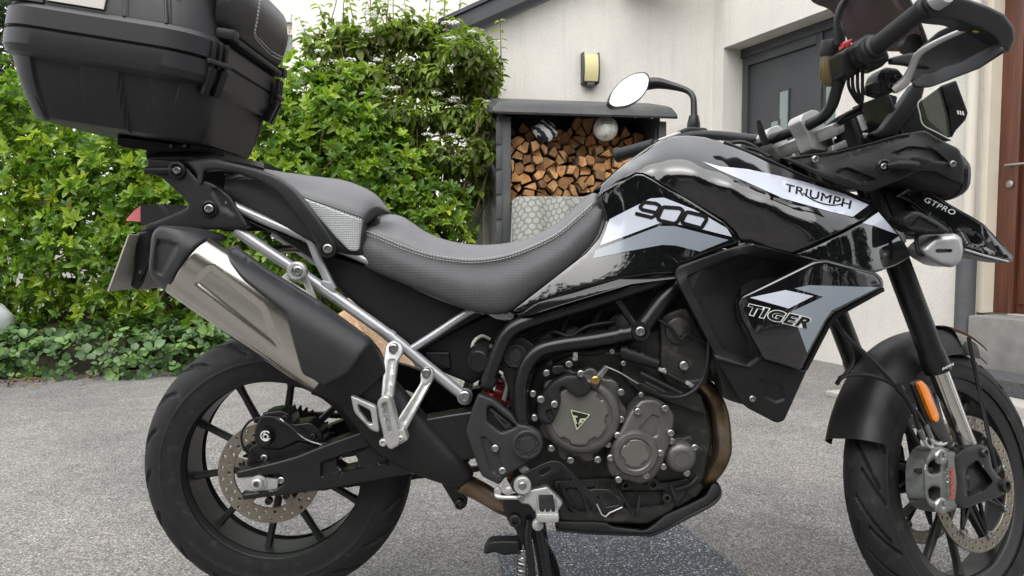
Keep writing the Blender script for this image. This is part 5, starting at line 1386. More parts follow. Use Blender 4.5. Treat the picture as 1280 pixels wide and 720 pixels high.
RC = [((454, 278), (455, 290), (457, 330), -.105, -.118), ((470, 269), (470, 295), (472, 337), -.118, -.130), ((501, 270), (501, 308), (505, 351), -.125, -.140), ((531, 289), (531, 318), (535, 363), -.128, -.148), ((562, 301), (562, 324), (566, 376), -.128, -.155), ((599, 306), (595, 326), (598, 386), -.126, -.160), ((638, 303), (630, 321), (632, 386), -.122, -.160), ((669, 294), (663, 310), (668, 361), -.116, -.152), ((700, 276), (697, 293), (703, 337), -.108, -.142), ((724, 254), (725, 270), (732, 310), -.098, -.130), ((739, 242), (741, 256), (746, 290), -.088, -.118), ((748, 244), (749, 254), (751, 272), -.075, -.098)]
rs_ = seat(RC, 'rider_seat', 'seat_side', 'vinyl', 'seat_weave', bike)
for dz in (-2.2, 2.2): stitches('stitching', np.array([W(s[0], s[1] + dz, ys - .0062) for t, s, b, ys, yb in RC[:-1]]), rs_)
PC = [((285, 218), (282, 226), (286, 247), -.10, -.108), ((320, 211), (316, 222), (322, 264), -.118, -.124), ((360, 216), (350, 236), (358, 284), -.126, -.132), ((398, 221), (386, 249), (396, 303), -.130, -.136), ((428, 225), (418, 260), (424, 311), -.130, -.136), ((454, 234), (440, 268), (446, 316), -.126, -.132), ((472, 245), (453, 273), (452, 317), -.118, -.124), ((486, 262), (458, 284), (455, 318), -.106, -.112)]
ps_ = seat(PC, 'pillion_seat', 'seat_side', 'vinyl', 'seat_weave_dark', bike)
# silver side insert, front roll and stitching
def pil_y(Q): return np.interp(Q[:, 0], [286, 322, 358, 396, 424, 446, 453], [-.12, -.135, -.143, -.147, -.147, -.143, -.136])
panel('seat_insert', rnd([(378, 247, 2), (420, 263), (453, 275, 3), (449, 314, 5), (437, 314, 4), (419, 296), (396, 270)], 3), lambda Q: pil_y(Q) - .004, 'seat_silver', ps_, thick=.008, edge=(2, .003), res=6)
panel('front_roll', rnd([(453, 276, 2), (462, 260, 5), (472, 255, 5), (490, 266, 3), (470, 270), (456, 282), (455, 312), (450, 314)], 3), -.118, 'leather_black', ps_, thick=.02, edge=(2, .004), res=5)
box('front_roll_core', W(470, 290, 0) + [0, 0, .012], (.055, .20, .07), 'leather_black', ps_, Matrix.Rotation(R(-20), 3, 'Y'), .02, seg=3)
stitches('stitching', np.array([W(s[0], s[1] + 1.5, ys - .0062) for t, s, b, ys, yb in PC]), ps_)
# side panels and dark tray under the seat
panel('side_panel', rnd([(330, 282), (370, 296), (430, 324), (470, 333), (520, 358), (565, 379), (608, 393), (590, 402), (560, 418), (524, 441, 4), (512, 437), (470, 402), (424, 362), (398, 330)], 5), [(330, 282, -.09), (430, 324, -.105), (608, 393, -.11), (520, 400, -.102), (424, 362, -.10), (560, 418, -.108)], 'plastic_black', bike, mirror=True, thick=.012, edge=(4, .006), res=8)
panel('battery_tray', rnd([(520, 440), (560, 416), (612, 392), (640, 400), (628, 428), (612, 468), (590, 480), (560, 468), (536, 458)], 4), -.085, 'plastic_black', bike, thick=.17, edge=(3, .006), res=8)
panel('tray_box', rnd([(531, 440), (562, 440), (564, 461), (538, 463)], 3), -.095, 'satin_black', bike, thick=.05, edge=(2, .004), res=6)
panel('under_tail', rnd([(286, 250), (330, 268), (420, 312), (480, 340), (470, 352), (420, 336), (360, 300), (300, 272)], 4), -.075, 'plastic_black', bike, thick=.15, edge=(3, .006), res=10)

# ------------------------------------------------------------------ top case
TC = np.array([-.288, 0, 1.295]); TT = R(9.0)
CU, CV, CW_ = np.array([math.cos(TT), 0, -math.sin(TT)]), np.array([0, 1.0, 0]), np.array([math.sin(TT), 0, math.cos(TT)])
def case_ring(a, b, w, cx=0.0, rc=.09, n=16, rib=0.0, tilt=0.0):
    P = []                                   # rounded rectangle in plan
    for (sx, sy, a0) in ((1, 1, 0), (-1, 1, 90), (-1, -1, 180), (1, -1, 270)):
        for k in range(n + 1):
            t = R(a0 + 90 * k / n); P.append((sx * (a - rc) + rc * math.cos(t), sy * (b - rc) + rc * math.sin(t)))
    P = resamp(P, .008); out = []
    return P, w, cx
def case_loft(name, secs, mat, parent, ribs=None, N=320, smooth=24, caps=True):
    rings = []
    for a, b, w, cx, rc in secs:
        a = a * .935; P = []
        for (sx, sy, a0) in ((1, 1, 0), (-1, 1, 90), (-1, -1, 180), (1, -1, 270)):
            for k in range(15):
                t = R(a0 + 90 * k / 14); P.append((sx * (a - rc) + rc * math.cos(t), sy * (b - rc) + rc * math.sin(t)))
        P = np.array(P + [P[0]]); D = np.r_[0, np.cumsum(np.linalg.norm(np.diff(P, axis=0), axis=1))]; s = np.linspace(0, D[-1], N, endpoint=False)
        Q = np.stack([np.interp(s, D, P[:, 0]), np.interp(s, D, P[:, 1])], 1)
        if ribs is not None:
            e = np.roll(Q, -1, 0) - np.roll(Q, 1, 0); nn = np.stack([e[:, 1], -e[:, 0]], 1); nn /= np.linalg.norm(nn, axis=1)[:, None]; Q = Q + nn * ribs(Q, w)[:, None]
        rings.append(TC + np.outer(Q[:, 0] + cx, CU) + np.outer(Q[:, 1], CV) + CW_ * w)
    V, F = loft_geo(rings, caps); return obj(name, V, F, mat, parent, smooth)
def ribf(Q, w):                               # raised vertical bands on the tub sides
    r = np.zeros(len(Q)); x = Q[:, 0]; side = np.abs(Q[:, 1]) > .10
    for lo, hi in ((-.19, -.135), (-.035, .045)):
        r = np.maximum(r, np.where(side & (x > lo) & (x < hi), .006, 0))
    fr = (x > .10); r = np.maximum(r, np.where(fr & (np.abs(Q[:, 1]) > .145) & (np.abs(Q[:, 1]) < .215), .005, 0)); return r
tcs = case_loft('top_case', [(.192, .172, -.142, .012, .07), (.200, .182, -.138, .012, .08), (.211, .203, -.100, .008, .09), (.218, .214, -.070, .004, .09), (.224, .226, -.03, 0, .09), (.226, .229, -.010, 0, .09)], 'case_black', bike, ribf, N=640, smooth=22)
tag(tcs, 'black plastic top case')
case_loft('lower_rim', [(.222, .224, -.030, 0, .09), (.240, .244, -.018, 0, .10), (.246, .250, -.004, 0, .10), (.246, .250, .026, 0, .10), (.242, .246, .0285, 0, .10)], 'case_lip', tcs)
case_loft('rim_gap', [(.240, .244, .0284, 0, .10), (.240, .244, .0316, 0, .10)], 'dark_void', tcs)
case_loft('upper_rim', [(.242, .246, .0315, 0, .10), (.246, .250, .034, 0, .10), (.245, .249, .070, 0, .10), (.239, .243, .079, 0, .10), (.236, .238, .083, -.004, .09)], 'case_lip', tcs)
def ribl(Q, w):
    r = np.zeros(len(Q)); x = Q[:, 0]; side = np.abs(Q[:, 1]) > .10
    for lo, hi in ((-.21, -.108), (.05, .056), (.135, .141)): r = np.maximum(r, np.where(side & (x > lo) & (x < hi), .005 if hi - lo > .05 else .004, 0))
    return r
case_loft('lid', [(.238, .240, .082, -.006, .09), (.232, .232, .13, -.010, .09), (.222, .215, .19, -.014, .09), (.19, .18, .235, -.016, .09), (.11, .10, .252, -.016, .08)], 'case_black', tcs, ribl, N=640, smooth=22)
# pale panel on the lid's side
def on_case(x, yy, w): return TC + CU * x + CV * yy + CW_ * w
for sy in (-1, 1):
    V = [on_case(x - .006, sy * (.2415 - (w - .085) * .165), w) for w in (.088, .135, .185) for x in (-.105, -.07, -.03, .012)]
    F = [[i * 4 + j, i * 4 + j + 1, (i + 1) * 4 + j + 1, (i + 1) * 4 + j] for i in range(2) for j in range(3)]
    if sy > 0: F = mirF(F)
    V, F = thicken(np.array(V), F, -.003); obj('reflector', V, F, 'wall_far' if False else 'plate_white', tcs, 40)
# backrest pad and its base
pr = []
for q, (a, b, w) in enumerate(((.0, .13, .088), (.030, .165, .096), (.050, .185, .125), (.056, .19, .17), (.045, .18, .215), (.015, .15, .235))):
    pr.append(np.array([on_case(.208 + (a if k < 9 else -.01) * (1 - .55 * abs(-1 + 2 * (k if k < 9 else 17 - k) / 8) ** 3), b * (-1 + 2 * (k if k < 9 else 17 - k) / 8), w) for k in range(18)]))
pad = loft('backrest_pad', pr, 'leather_black', tcs, 60)
for dz in (0, .012):
    for sy in (-1, 1):
        pth = [on_case(.208 + .0605 * (1 - .55 * .56 ** 3) , sy * (.106 + dz * .5), .225), on_case(.208 + .0600 * (1 - .55 * .56 ** 3), sy * (.106 + dz * .5), .15), on_case(.208 + .0555 * (1 - .55 * .52 ** 3), sy * (.10 + dz * .3), .120 - dz * .4), on_case(.2625, sy * .06, .112 - dz * .6), on_case(.2628, 0, .108 - dz * .7)]
        stitches('stitching', np.array(pth), pad, .005, .003, .0010)
box('pad_base', on_case(.220, 0, .086), (.05, .30, .012), 'plastic_black', tcs, np.stack([CU, CV, CW_], 1), .004)
for sy in (-1, 1): box('pad_hinge', on_case(.228, sy * .17, .092), (.04, .03, .022), 'plastic_black', tcs, np.stack([CU, CV, CW_], 1), .005)
# latches
def latch(yy, an):
    c = on_case(.231 - abs(an) * .03, yy, .03); d = CU * math.cos(an) + CV * math.sin(an); s = np.cross(CW_, d); RR = np.stack([d, s, CW_], 1)
    l = box('latch', c + d * .002, (.016, .052, .05), 'satin_black', tcs, RR, .004)
    for k in (-1, 0, 1): box('latch_rib', c + d * .012 + s * k * .015 + CW_ * .012, (.012, .007, .055), 'plastic_black', l, RR, .002)
    box('latch_bar', c + d * .018 - CW_ * .004, (.010, .056, .010), 'plastic_grey', l, RR, .003)
    for k in (-1, 1): 
        V, F = box_geo(c + d * .004 + s * k * .014 - CW_ * .042, (.020, .016, .06), RR @ np.array(Matrix.Rotation(R(18), 3, 'Y')), .004); obj('latch_tab', V, F, 'satin_black', l, 30)
latch(-.185, -.55); latch(.15, .05)
box('case_foot', on_case(.17, .02, -.142), (.05, .22, .014), 'dark_void', tcs, np.stack([CU, CV, CW_], 1), .003)
# ================================================================== FRAME, ENGINE, TANK
fr_y = -.165
fr = tp('frame', [(610, 482, -.165), (613, 468, fr_y), (624, 437, fr_y), (634, 418, fr_y), (650, 406, fr_y), (691, 392, fr_y), (740, 377, fr_y), (800, 357, fr_y), (846, 343, -.15)], .0160, 'satin_black', bike, 20, mirror=True)
tp('frame_tube', [(653, 540, -.172), (651, 500, -.172), (652, 476, -.172), (660, 453, -.172), (675, 438, -.172), (699, 431, -.172), (747, 424, -.17), (798, 414, -.168)], .0160, 'satin_black', fr, 20, mirror=True)
tp('frame_tube', [(798, 416, -.165), (815, 393, -.16), (832, 371, -.155), (852, 350, -.145)], .0185, 'satin_black', fr, 18, mirror=True)
tp('frame_tube', [(771, 374, -.155), (784, 393, -.155), (796, 410, -.16)], .0085, 'satin_black', fr, 12)
lathe('frame_joint', [(.0215, -.03), (.0215, .012), (.019, .016), (.012, .016), (.011, .010), (0, .010)], W(800, 414, -.172), (0, -1, 0), 'satin_black', fr, 28); bolt(800, 414, -.183, 6.5, fr)
lathe('tube_collar', [(.0185, -.008), (.0185, .008)], W(612, 474, fr_y), W(610, 482, fr_y) - W(616, 462, fr_y), 'satin_black', fr, 20)
lathe('tube_collar', [(.0185, -.006), (.0185, .006)], W(652, 528, -.172), (0, 0, 1), 'satin_black', fr, 20)
lathe('tube_collar', [(.0172, -.005), (.0172, .005)], W(776, 418, -.169), W(790, 415, -.169) - W(760, 421, -.169), 'satin_black', fr, 20)
for x0 in (846, 610): tube('frame_cross', [W(x0, 345 if x0 > 700 else 482, -.14), W(x0, 345 if x0 > 700 else 482, -.14) * [1, -1, 1]], .014, 'satin_black', fr, 10)
# pivot plate with its cap
pv = panel('pivot_plate', rnd([(630, 428, 4), (650, 419, 6), (668, 430, 6), (672, 446), (662, 470), (655, 520), (640, 520), (634, 480), (626, 458)], 5), -.146, 'plastic_black', bike, mirror=True, thick=.02, edge=(3, .004), res=7)
def round_cap(name, px, py, y, rpx, parent, mat='plastic_grey', n=8):
    r = rpx / FPX * (y - CAM[1]); c = W(px, py, y)
    lathe(name, [(r, -.006), (r, .002), (r * .93, .0045), (r * .80, .0045), (r * .74, .0015), (r * .55, .0015), (r * .50, .003), (0, .0035)], c, (0, -1, 0), mat, parent, 36)
    for k in range(n):
        a = 2 * math.pi * k / n + .2; p = c + [r * .655 * math.cos(a), -.0022, r * .655 * math.sin(a)]
        box('cap_tooth', p, (r * .12, .005, r * .17), mat, parent, Matrix.Rotation(-a, 3, 'Y'), .0006, seg=1)
round_cap('pivot_cap', 644, 445, -.150, 15, pv)
# frame guard
fg = panel('frame_guard', rnd([(598, 492, 5), (616, 499, 3), (641, 519, 5), (647, 530, 4), (660, 532, 12), (676, 541, 12), (680, 556, 12), (672, 571, 10), (660, 578, 4), (646, 587), (631, 597, 4), (624, 606, 4), (602, 595, 5), (591, 566), (582, 540, 4), (590, 512)], 4), [(598, 492, -.188), (582, 540, -.185), (640, 520, -.192), (660, 555, -.198), (624, 606, -.192), (600, 570, -.19)], 'plastic_grey', bike, mirror=True, thick=.02, edge=(3.5, .006), res=5,
           holes=[rnd([(609, 509, 3), (615, 507, 3), (646, 533, 4), (640, 536), (627, 541, 4), (609, 527, 4)], 3)], feats=[(rnd([(599, 545), (607, 545), (622, 560), (628, 580), (634, 590), (622, 597), (612, 590)], 3), .005, 2.5)])
panel('guard_recess', rnd([(605, 504), (616, 503), (650, 532), (640, 544), (625, 545), (604, 528)], 4), -.172, 'plastic_black', fg, thick=.012, edge=(1, .001), res=7)
for k in range(2): panel('guard_slat', rnd([(611 + k * 6, 512 + k * 8), (614 + k * 6, 510 + k * 8), (640 + k * 2, 531 + k * 3), (634 - k * 2, 534 + k * 3)], 1), -.180, 'plastic_grey', fg, thick=.008, edge=(1, .001), res=7)
round_cap('guard_cap', 659, 556, -.201, 19, fg)
bolt(619, 560, -.192, 5, fg); bolt(628, 588, -.193, 5, fg)
# things seen between frame and seat: remote preload adjuster, shock, hoses
pa_ = lathe('preload_adjuster', [(.026, -.05), (.026, -.012), (.029, -.010), (.029, .0), (.027, .003), (.026, .022), (.023, .026), (.016, .026), (.0155, .0245), (0, .0245)], W(600, 447, -.135), (-.15, -1, -.22), 'satin_black', bike, 32)
tp('adjuster_hose', [(590, 440, -.12), (592, 428, -.12), (602, 420, -.11), (612, 424, -.10)], .004, 'plate_white', pa_, 8)
bolt(614, 433, -.13, 3, pa_)
tp('shock_body', [(618, 490, -.07), (650, 498, -.07)], .020, 'red_paint', bike, 14, 0); tp('shock_spring_end', [(600, 575, -.06), (640, 590, -.06)], .016, 'red_paint', bike, 12, 0)
sp = []
a0, a1 = W(600, 560, -.03), W(640, 440, -.03); x, y, d = basis(a1 - a0); L = np.linalg.norm(a1 - a0)
V, F = tube_geo([a0 + d * L * t + (x * math.cos(t * 44) + y * math.sin(t * 44)) * .034 for t in np.linspace(0, 1, 140)], .006, 8); obj('shock_spring', V, F, 'red_paint', bike, 50)
tp('silver_link', [(630, 500, -.12), (634, 480, -.12), (628, 470, -.11)], .006, 'cast_silver', bike, 10)
# dark inner structure: airbox, throttle bodies (mirrored body between the frame rails)
panel('airbox', rnd([(640, 420), (690, 398), (760, 378), (840, 355), (850, 372), (830, 400), (820, 440), (770, 440), (700, 448), (660, 460)], 6), -.07, 'engine_black', bike, thick=.14, edge=(5, .010), res=10)
for k, (x, y) in enumerate(((715, 412), (745, 405), (775, 398))):
    lathe('intake_trumpet', [(.024, 0), (.024, .02), (.028, .024), (.028, .034), (.020, .036), (0, .036)], W(x - 4, y + 12, -.075), (.1, -1, .25), 'engine_black', bike, 20)
tp('wiring_loom', [(660, 428, -.12), (690, 415, -.13), (712, 420, -.13), (735, 408, -.13), (770, 402, -.12)], .005, 'plastic_black', bike, 8)
tp('wiring_loom', [(675, 415, -.11), (684, 430, -.12), (690, 418, -.125), (700, 402, -.12)], .004, 'plastic_black', bike, 8)
tp('fuel_hose', [(700, 425, -.12), (708, 400, -.12), (716, 394, -.11)], .008, 'plastic_black', bike, 10)
tp('fuel_hose', [(735, 420, -.115), (745, 398, -.115), (752, 386, -.11)], .010, 'plastic_black', bike, 10)
box('connector', W(682, 424, -.128), (.030, .016, .020), 'plastic_black', bike, Matrix.Rotation(R(-25), 3, 'Y'), .003)

# ------------------------------------------------------------------ engine
eng = panel('crankcase', rnd([(664, 470), (690, 446), (740, 436), (790, 440), (840, 470), (880, 500), (892, 545), (880, 600), (850, 630), (800, 650), (740, 652), (690, 645), (660, 610), (650, 560)], 10), -.105, 'engine_black', bike, thick=.21, edge=(6, .012), res=9)
# lower crankcase / sump detail
panel('sump', rnd([(690, 600), (760, 596), (830, 602), (862, 596), (858, 620), (838, 640), (810, 656), (700, 652)], 6), -.115, 'engine_black', eng, thick=.22, edge=(4, .010), res=9, feats=[(rnd([(775, 612), (832, 612), (830, 632), (780, 636)], 4), .012, 3), (rnd([(705, 610), (745, 608), (755, 640), (710, 640)], 4), .012, 3)])
for x, y, r in ((781, 604, 6), (815, 603, 8), (832, 620, 6), (760, 612, 5)): lathe('boss', [(r / 560, 0), (r / 560, .014), (r / 640, .016), (r / 1100, .016), (r / 1200, .006), (0, .006)], W(x, y, -.118), (0, -1, 0), 'engine_black', eng, 18)
for x0, y0, x1, y1 in ((690, 612, 720, 640), (724, 600, 735, 640), (748, 598, 742, 640), (772, 610, 790, 640), (800, 618, 796, 645), (838, 606, 846, 630)):
    tp('casting_rib', [(x0, y0, -.118), ((x0 + x1) / 2, (y0 + y1) / 2, -.122), (x1, y1, -.116)], .004, 'engine_black', eng, 8)
tp('oil_line', [(700, 605, -.12), (708, 622, -.13), (716, 632, -.13)], .005, 'plastic_black', eng, 8)
# clutch cover
CC = (727, 517)
def ang_poly(c, r, bumps, n=72, sx=1.0):
    out = []
    for i in range(n):
        a = 2 * math.pi * i / n; rr = r
        for (ba, bw, bh) in bumps:
            dd = abs((math.degrees(a) - ba + 180) % 360 - 180); rr += bh * max(0, 1 - (dd / bw) ** 2)
        out.append((c[0] + rr * math.cos(a) * sx, c[1] + rr * math.sin(a)))
    return out
cc1 = panel('clutch_cover', ang_poly(CC, 52, [(0, 14, 5), (318, 14, 7), (283, 12, 7), (247, 14, 9), (222, 14, 8), (190, 14, 5), (80, 16, 9), (112, 14, 10), (35, 14, 5), (155, 14, 5)]), -.150, 'engine_grey', eng, thick=.05, edge=(3, .006), res=5)
lathe('cover_dome', [(.0880, -.01), (.0870, .012), (.083, .024), (.078, .030), (.070, .034), (.0655, .034), (.064, .031), (0, .031)], W(726, 517, -.150), (0, -1, 0), 'engine_grey', cc1, 72)
cy_face = -.1815
cov = panel('cover_face', [(p[0], p[1]) for p in [(724 + (36.5 - (4 if any(abs((i * 3 - q + 180) % 360 - 180) < 9 for q in (8, 62, 118, 200, 318)) else 0)) * math.cos(R(i * 3)), 520 + (36.5 - (4 if any(abs((i * 3 - q + 180) % 360 - 180) < 9 for q in (8, 62, 118, 200, 318)) else 0)) * math.sin(R(i * 3))) for i in range(120)]], -.188, 'engine_face', cc1, thick=.006, edge=(1.8, .002), res=5)
cg = panel('cover_guard', rnd([(671, 509), (678, 492, 5), (691, 477, 8), (707, 468, 8), (729, 470, 4), (741, 484, 3), (733, 495, 3), (721, 497, 3), (709, 488, 2), (705, 483, 3), (700, 486, 2), (701, 503, 3), (697, 516, 4), (691, 529, 4), (683, 531, 4), (672, 524, 4)], 4), [(671, 509, -.172), (700, 480, -.195), (735, 485, -.197), (690, 520, -.197), (720, 480, -.199)], 'plastic_black', cc1, thick=.03, edge=(3, .006), res=4, feats=[(rnd([(681, 514), (689, 510), (692, 520), (686, 527)], 2), .006, 2)])
tri = [(713, 512), (738, 518), (721, 538)]
decal('cover_badge', [rnd(tri, 2)], -.1885, 'decal_black', cov, .0012)
cxy = np.mean(tri, 0); t2 = np.array(tri) - cxy
decal('badge_outline', [[rnd([tuple(cxy + q * 1.02) for q in t2], 2), rnd([tuple(cxy + q * .86) for q in t2], 2)]], -.1885, 'decal_lime', cov, .002)
decal('badge_mark', [[(716, 519), (722, 520), (721.5, 522), (719, 521.5), (721.5, 530), (720, 530), (717, 521.5)], [(726, 523), (733, 523), (731, 525), (727.5, 525.3), (727, 527), (729, 527), (728, 528.5), (725, 528.5), (724, 531), (723, 530), (724.5, 524.5)]], -.1885, 'decal_lime', cov, .0022)
for x, y in ((683, 466), (711, 455), (726, 467), (776, 490), (666, 492), (668, 522), (776, 524), (760, 555), (747, 574), (713, 575), (689, 560), (693, 505), (676, 499)): bolt(x, y, -.163 if (x, y) not in ((693, 505), (676, 499), (726, 467)) else -.199, 5.0, cc1)
panel('oil_filler', rnd([(690, 457, 4), (704, 456, 4), (708, 466, 4), (695, 470, 4), (689, 465, 3)], 3), -.172, 'satin_black', cc1, thick=.02, edge=(2, .005), res=4)
panel('cable_bracket', rnd([(745, 470, 2), (757, 457, 2), (762, 460, 2), (752, 474, 2)], 2), -.195, 'caliper_alloy', cc1, thick=.012, edge=(1.5, .003), res=4)
lathe('cable_nut', [(.009, -.01), (.009, .004), (.006, .006), (0, .006)], W(744, 475, -.196), (0, -1, 0), 'brass', cc1, 12)
lathe('release_arm', [(.010, -.01), (.010, .006), (.008, .008), (0, .008)], W(744, 480, -.192), (0, -1, 0), 'dark_bolt', cc1, 16)
tp('clutch_cable', [(757, 458, -.195), (775, 466, -.195), (800, 481, -.195), (815, 489, -.19)], .0018, 'bolt_steel', eng, 8)
tp('cable_sleeve', [(798, 479, -.195), (810, 486, -.193), (822, 493, -.19), (840, 497, -.185), (858, 494, -.182), (872, 484, -.18), (880, 470, -.178), (885, 448, -.175), (886, 425, -.165)], .0046, 'plastic_black', eng, 10)
tp('cable_adjuster', [(800, 480, -.196), (820, 491, -.192)], .0062, 'satin_black', eng, 10, 0)
# alternator side cover and water pump
c2 = panel('starter_cover', rnd([(801, 499, 5), (817, 498, 6), (834, 506, 8), (844, 520, 6), (840, 545, 4), (828, 582, 8), (816, 600, 8), (801, 606, 8), (784, 601, 6), (763, 596, 6), (758, 581, 6), (763, 564, 4), (770, 548), (788, 513, 4)], 4), [(800, 500, -.172), (840, 520, -.170), (800, 560, -.182), (765, 590, -.172), (810, 600, -.172), (793, 568, -.184)], 'engine_grey', eng, thick=.05, edge=(5, .010), res=4,
           feats=[(rnd([(797, 536, 3), (815, 517, 3), (826, 521, 3), (823, 545, 3), (811, 551, 3)], 3), .004, 2)])
lathe('cover_ring', [(.051, -.01), (.050, .002), (.046, .007), (.036, .008), (.0335, .0055), (0, .0055)], W(794, 567, -.184), (0, -1, 0), 'engine_grey', c2, 48)
panel('cover_plug', [(794 + (17.5 - (2.5 if any(abs((i * 4 - q + 180) % 360 - 180) < 13 for q in (50, 150, 230, 340)) else 0)) * math.cos(R(i * 4)), 567 + (17.5 - (2.5 if any(abs((i * 4 - q + 180) % 360 - 180) < 13 for q in (50, 150, 230, 340)) else 0)) * math.sin(R(i * 4))) for i in range(90)], -.193, 'engine_face', c2, thick=.006, edge=(1.5, .002), res=4)
for x, y in ((797, 514), (831, 510), (772, 544), (838, 541), (773, 599), (807, 594), (763, 572), (825, 566)): bolt(x, y, -.178, 4.9, c2)
c3 = panel('pump_cover', ang_poly((850, 569), 22, [(300, 16, 5), (345, 16, 7), (65, 16, 5), (160, 16, 5), (235, 16, 4)]), -.150, 'engine_black', eng, thick=.04, edge=(2, .004), res=5)
lathe('pump_dome', [(.036, -.005), (.0355, .006), (.031, .017), (.025, .022), (.0165, .0235), (.0160, .0225), (0, .0225)], W(849.5, 570, -.150), (0, -1, 0), 'engine_grey', c3, 44)
for x, y in ((839, 551), (868, 559), (829, 583), (858, 591)): bolt(x, y, -.160, 4.7, c3)
# cylinder head side
hd = panel('cam_cover', rnd([(823, 398, 6), (838, 389, 8), (857, 384, 8), (870, 405), (884, 430, 6), (890, 448, 6), (884, 480, 6), (862, 488, 5), (836, 482, 6), (824, 466, 5), (826, 430)], 5), -.148, 'engine_black', eng, thick=.12, edge=(4, .008), res=5,
           feats=[(rnd([(830, 425, 4), (842, 437), (866, 443, 5), (884, 456, 4), (878, 476, 4), (850, 480, 4), (832, 464, 4)], 4), .004, 3)])
lathe('cam_boss', [(.030, -.01), (.029, .006), (.024, .009), (0, .010)], W(848, 413, -.148), (0, -1, 0), 'engine_black', hd, 36)
tp('seam', [(820, 398, -.158), (838, 409, -.160), (844, 420, -.161), (852, 424, -.161), (860, 418, -.161), (884, 430, -.158)], .0032, 'plastic_black', hd, 8)
bolt(855, 457, -.152, 6.5, hd)
cyl = panel('cylinder_block', rnd([(780, 440), (800, 420), (826, 410), (832, 470), (876, 492), (884, 520), (840, 505), (800, 492), (776, 470)], 4), -.125, 'engine_black', eng, thick=.22, edge=(3, .006), res=8)
tp('ignition_plug', [(775, 438, -.155), (790, 444, -.158), (822, 455, -.16)], [.0135, .0150, .0115], 'plastic_black', eng, 16, 4)
for t in (0, .25, .5): p = W(780 + t * 40, 440 + t * 14, -.157); lathe('plug_ring', [(.0165, -.004), (.0165, .004)], p, W(822, 455, -.16) - W(775, 438, -.155), 'plastic_black', eng, 16)
for (x0, y0, x1, y1) in ((825, 462, 862, 482), (800, 466, 852, 492), (806, 478, 830, 490)): tp('rail', [(x0, y0, -.158), (x1, y1, -.158)], .0055, 'satin_black', eng, 8, 0)
for x, y in ((830, 463), (863, 481), (779, 454), (765, 439), (718, 448), (801, 493)): bolt(x, y, -.165, 3.8, eng)
box('clip', W(719, 445, -.165), (.010, .012, .018), 'cast_silver', eng, None, .002); box('clip', W(828, 463, -.166), (.018, .010, .008), 'cast_silver', eng, Matrix.Rotation(R(25), 3, 'Y'), .002); box('clip', W(862, 480, -.166), (.018, .010, .008), 'cast_silver', eng, Matrix.Rotation(R(25), 3, 'Y'), .002)
tp('coolant_hose', [(770, 432, -.14), (740, 440, -.145), (715, 440, -.14), (690, 450, -.13)], .009, 'plastic_black', eng, 12)
# headers
hy = ((-.085, 0), (-.015, -3), (.06, -6))
for k, (y, dx) in enumerate(hy):
    tp('header_pipe', [(872 + dx, 476, y), (888 + dx, 492, y - .006), (899 + dx, 516, y - .012), (903 + dx, 545, y - .015), (902 + dx, 568, y - .012), (890 + dx, 590, y), (868 + dx, 608, y * .6 + .005), (840, 622, y * .35), (790, 632, y * .2)], .0205, 'header_steel', bike, 22, 7)
tp('header_flange', [(858, 612, -.09), (868, 600, -.09)], .026, 'engine_black', bike, 16, 0)
tp('sensor_lead', [(845, 612, -.12), (862, 606, -.125), (872, 596, -.12)], .006, 'plastic_black', bike, 8)
panel('collector_shield', rnd([(832, 618), (860, 600), (880, 606), (868, 622), (846, 636), (830, 634)], 4), -.105, 'engine_black', bike, thick=.05, edge=(3, .008), res=6)
# bash plate
bp_ = rnd([(692, 651, 3), (740, 652), (758, 653), (765, 658), (806, 663, 4), (816, 657), (832, 643), (860, 631), (882, 620, 5), (891, 603, 5), (899, 607, 5), (900, 617, 5), (889, 629, 5), (836, 658), (815, 667, 4), (786, 667), (740, 665), (697, 661, 3)], 4)
bash = panel('bash_plate', bp_, [(692, 651, -.115), (760, 655, -.12), (830, 650, -.12), (895, 610, -.10)], 'plastic_black', bike, mirror=True, thick=.006, edge=(2, .003), res=5)
bt = [(695, 660, .115), (740, 664, .12), (800, 666, .122), (818, 665, .122), (860, 644, .117), (890, 628, .105), (899, 616, .10), (897, 606, .098)]
rows = [[W(x, y, -h * s) if s >= 0 else W(x, y, -h * -s) * [1, -1, 1] for x, y, h in bt] for s in (1, .6, .001, -.6, -1)]
V, F, _ = grid_geo(rows, 4, 3); V, F = thicken(V, F, .004); obj('bash_bottom', V, F, 'plastic_black', bash, 45)

# ------------------------------------------------------------------ rear brake pedal, footpeg, centre stand
bpn = rnd([(637, 606, 6), (644, 597, 6), (660, 589), (684, 577, 6), (699, 576, 8), (709, 585), (736, 613, 3), (744, 611), (761, 612, 4), (780, 626, 3), (779, 636, 3), (764, 648, 4), (754, 645), (742, 632), (722, 611), (704, 594, 6), (696, 591, 6), (684, 597), (668, 608), (654, 616, 6), (642, 616, 6)], 3)
ped = panel('brake_pedal', bpn, [(640, 606, -.205), (700, 580, -.205), (740, 618, -.215), (780, 632, -.222)], 'satin_black', bike, thick=.007, edge=(1.2, .0015), res=4,
            holes=[rnd([(673, 590, 3), (686, 583, 3), (689, 587, 3), (677, 595, 3)], 2), rnd([(699, 588, 3), (703, 587, 3), (715, 600, 3), (712, 603, 3)], 2), rnd([(745, 621, 2), (755, 617, 2), (771, 622, 2), (774, 631, 2), (757, 634, 2)], 2)])
tp('pedal_teeth', [(746, 630, -.226), (752, 643, -.226), (757, 646, -.226), (762, 641, -.226), (778, 634, -.226)], .0015, 'cast_silver', ped, 6, 0)
lathe('pedal_pivot', [(.0185, -.01), (.0185, .008), (.017, .010), (.009, .010), (.008, .006), (0, .006)], W(653, 606, -.208), (0, -1, 0), 'cast_silver', ped, 26); bolt(653, 606, -.214, 4.5, ped)
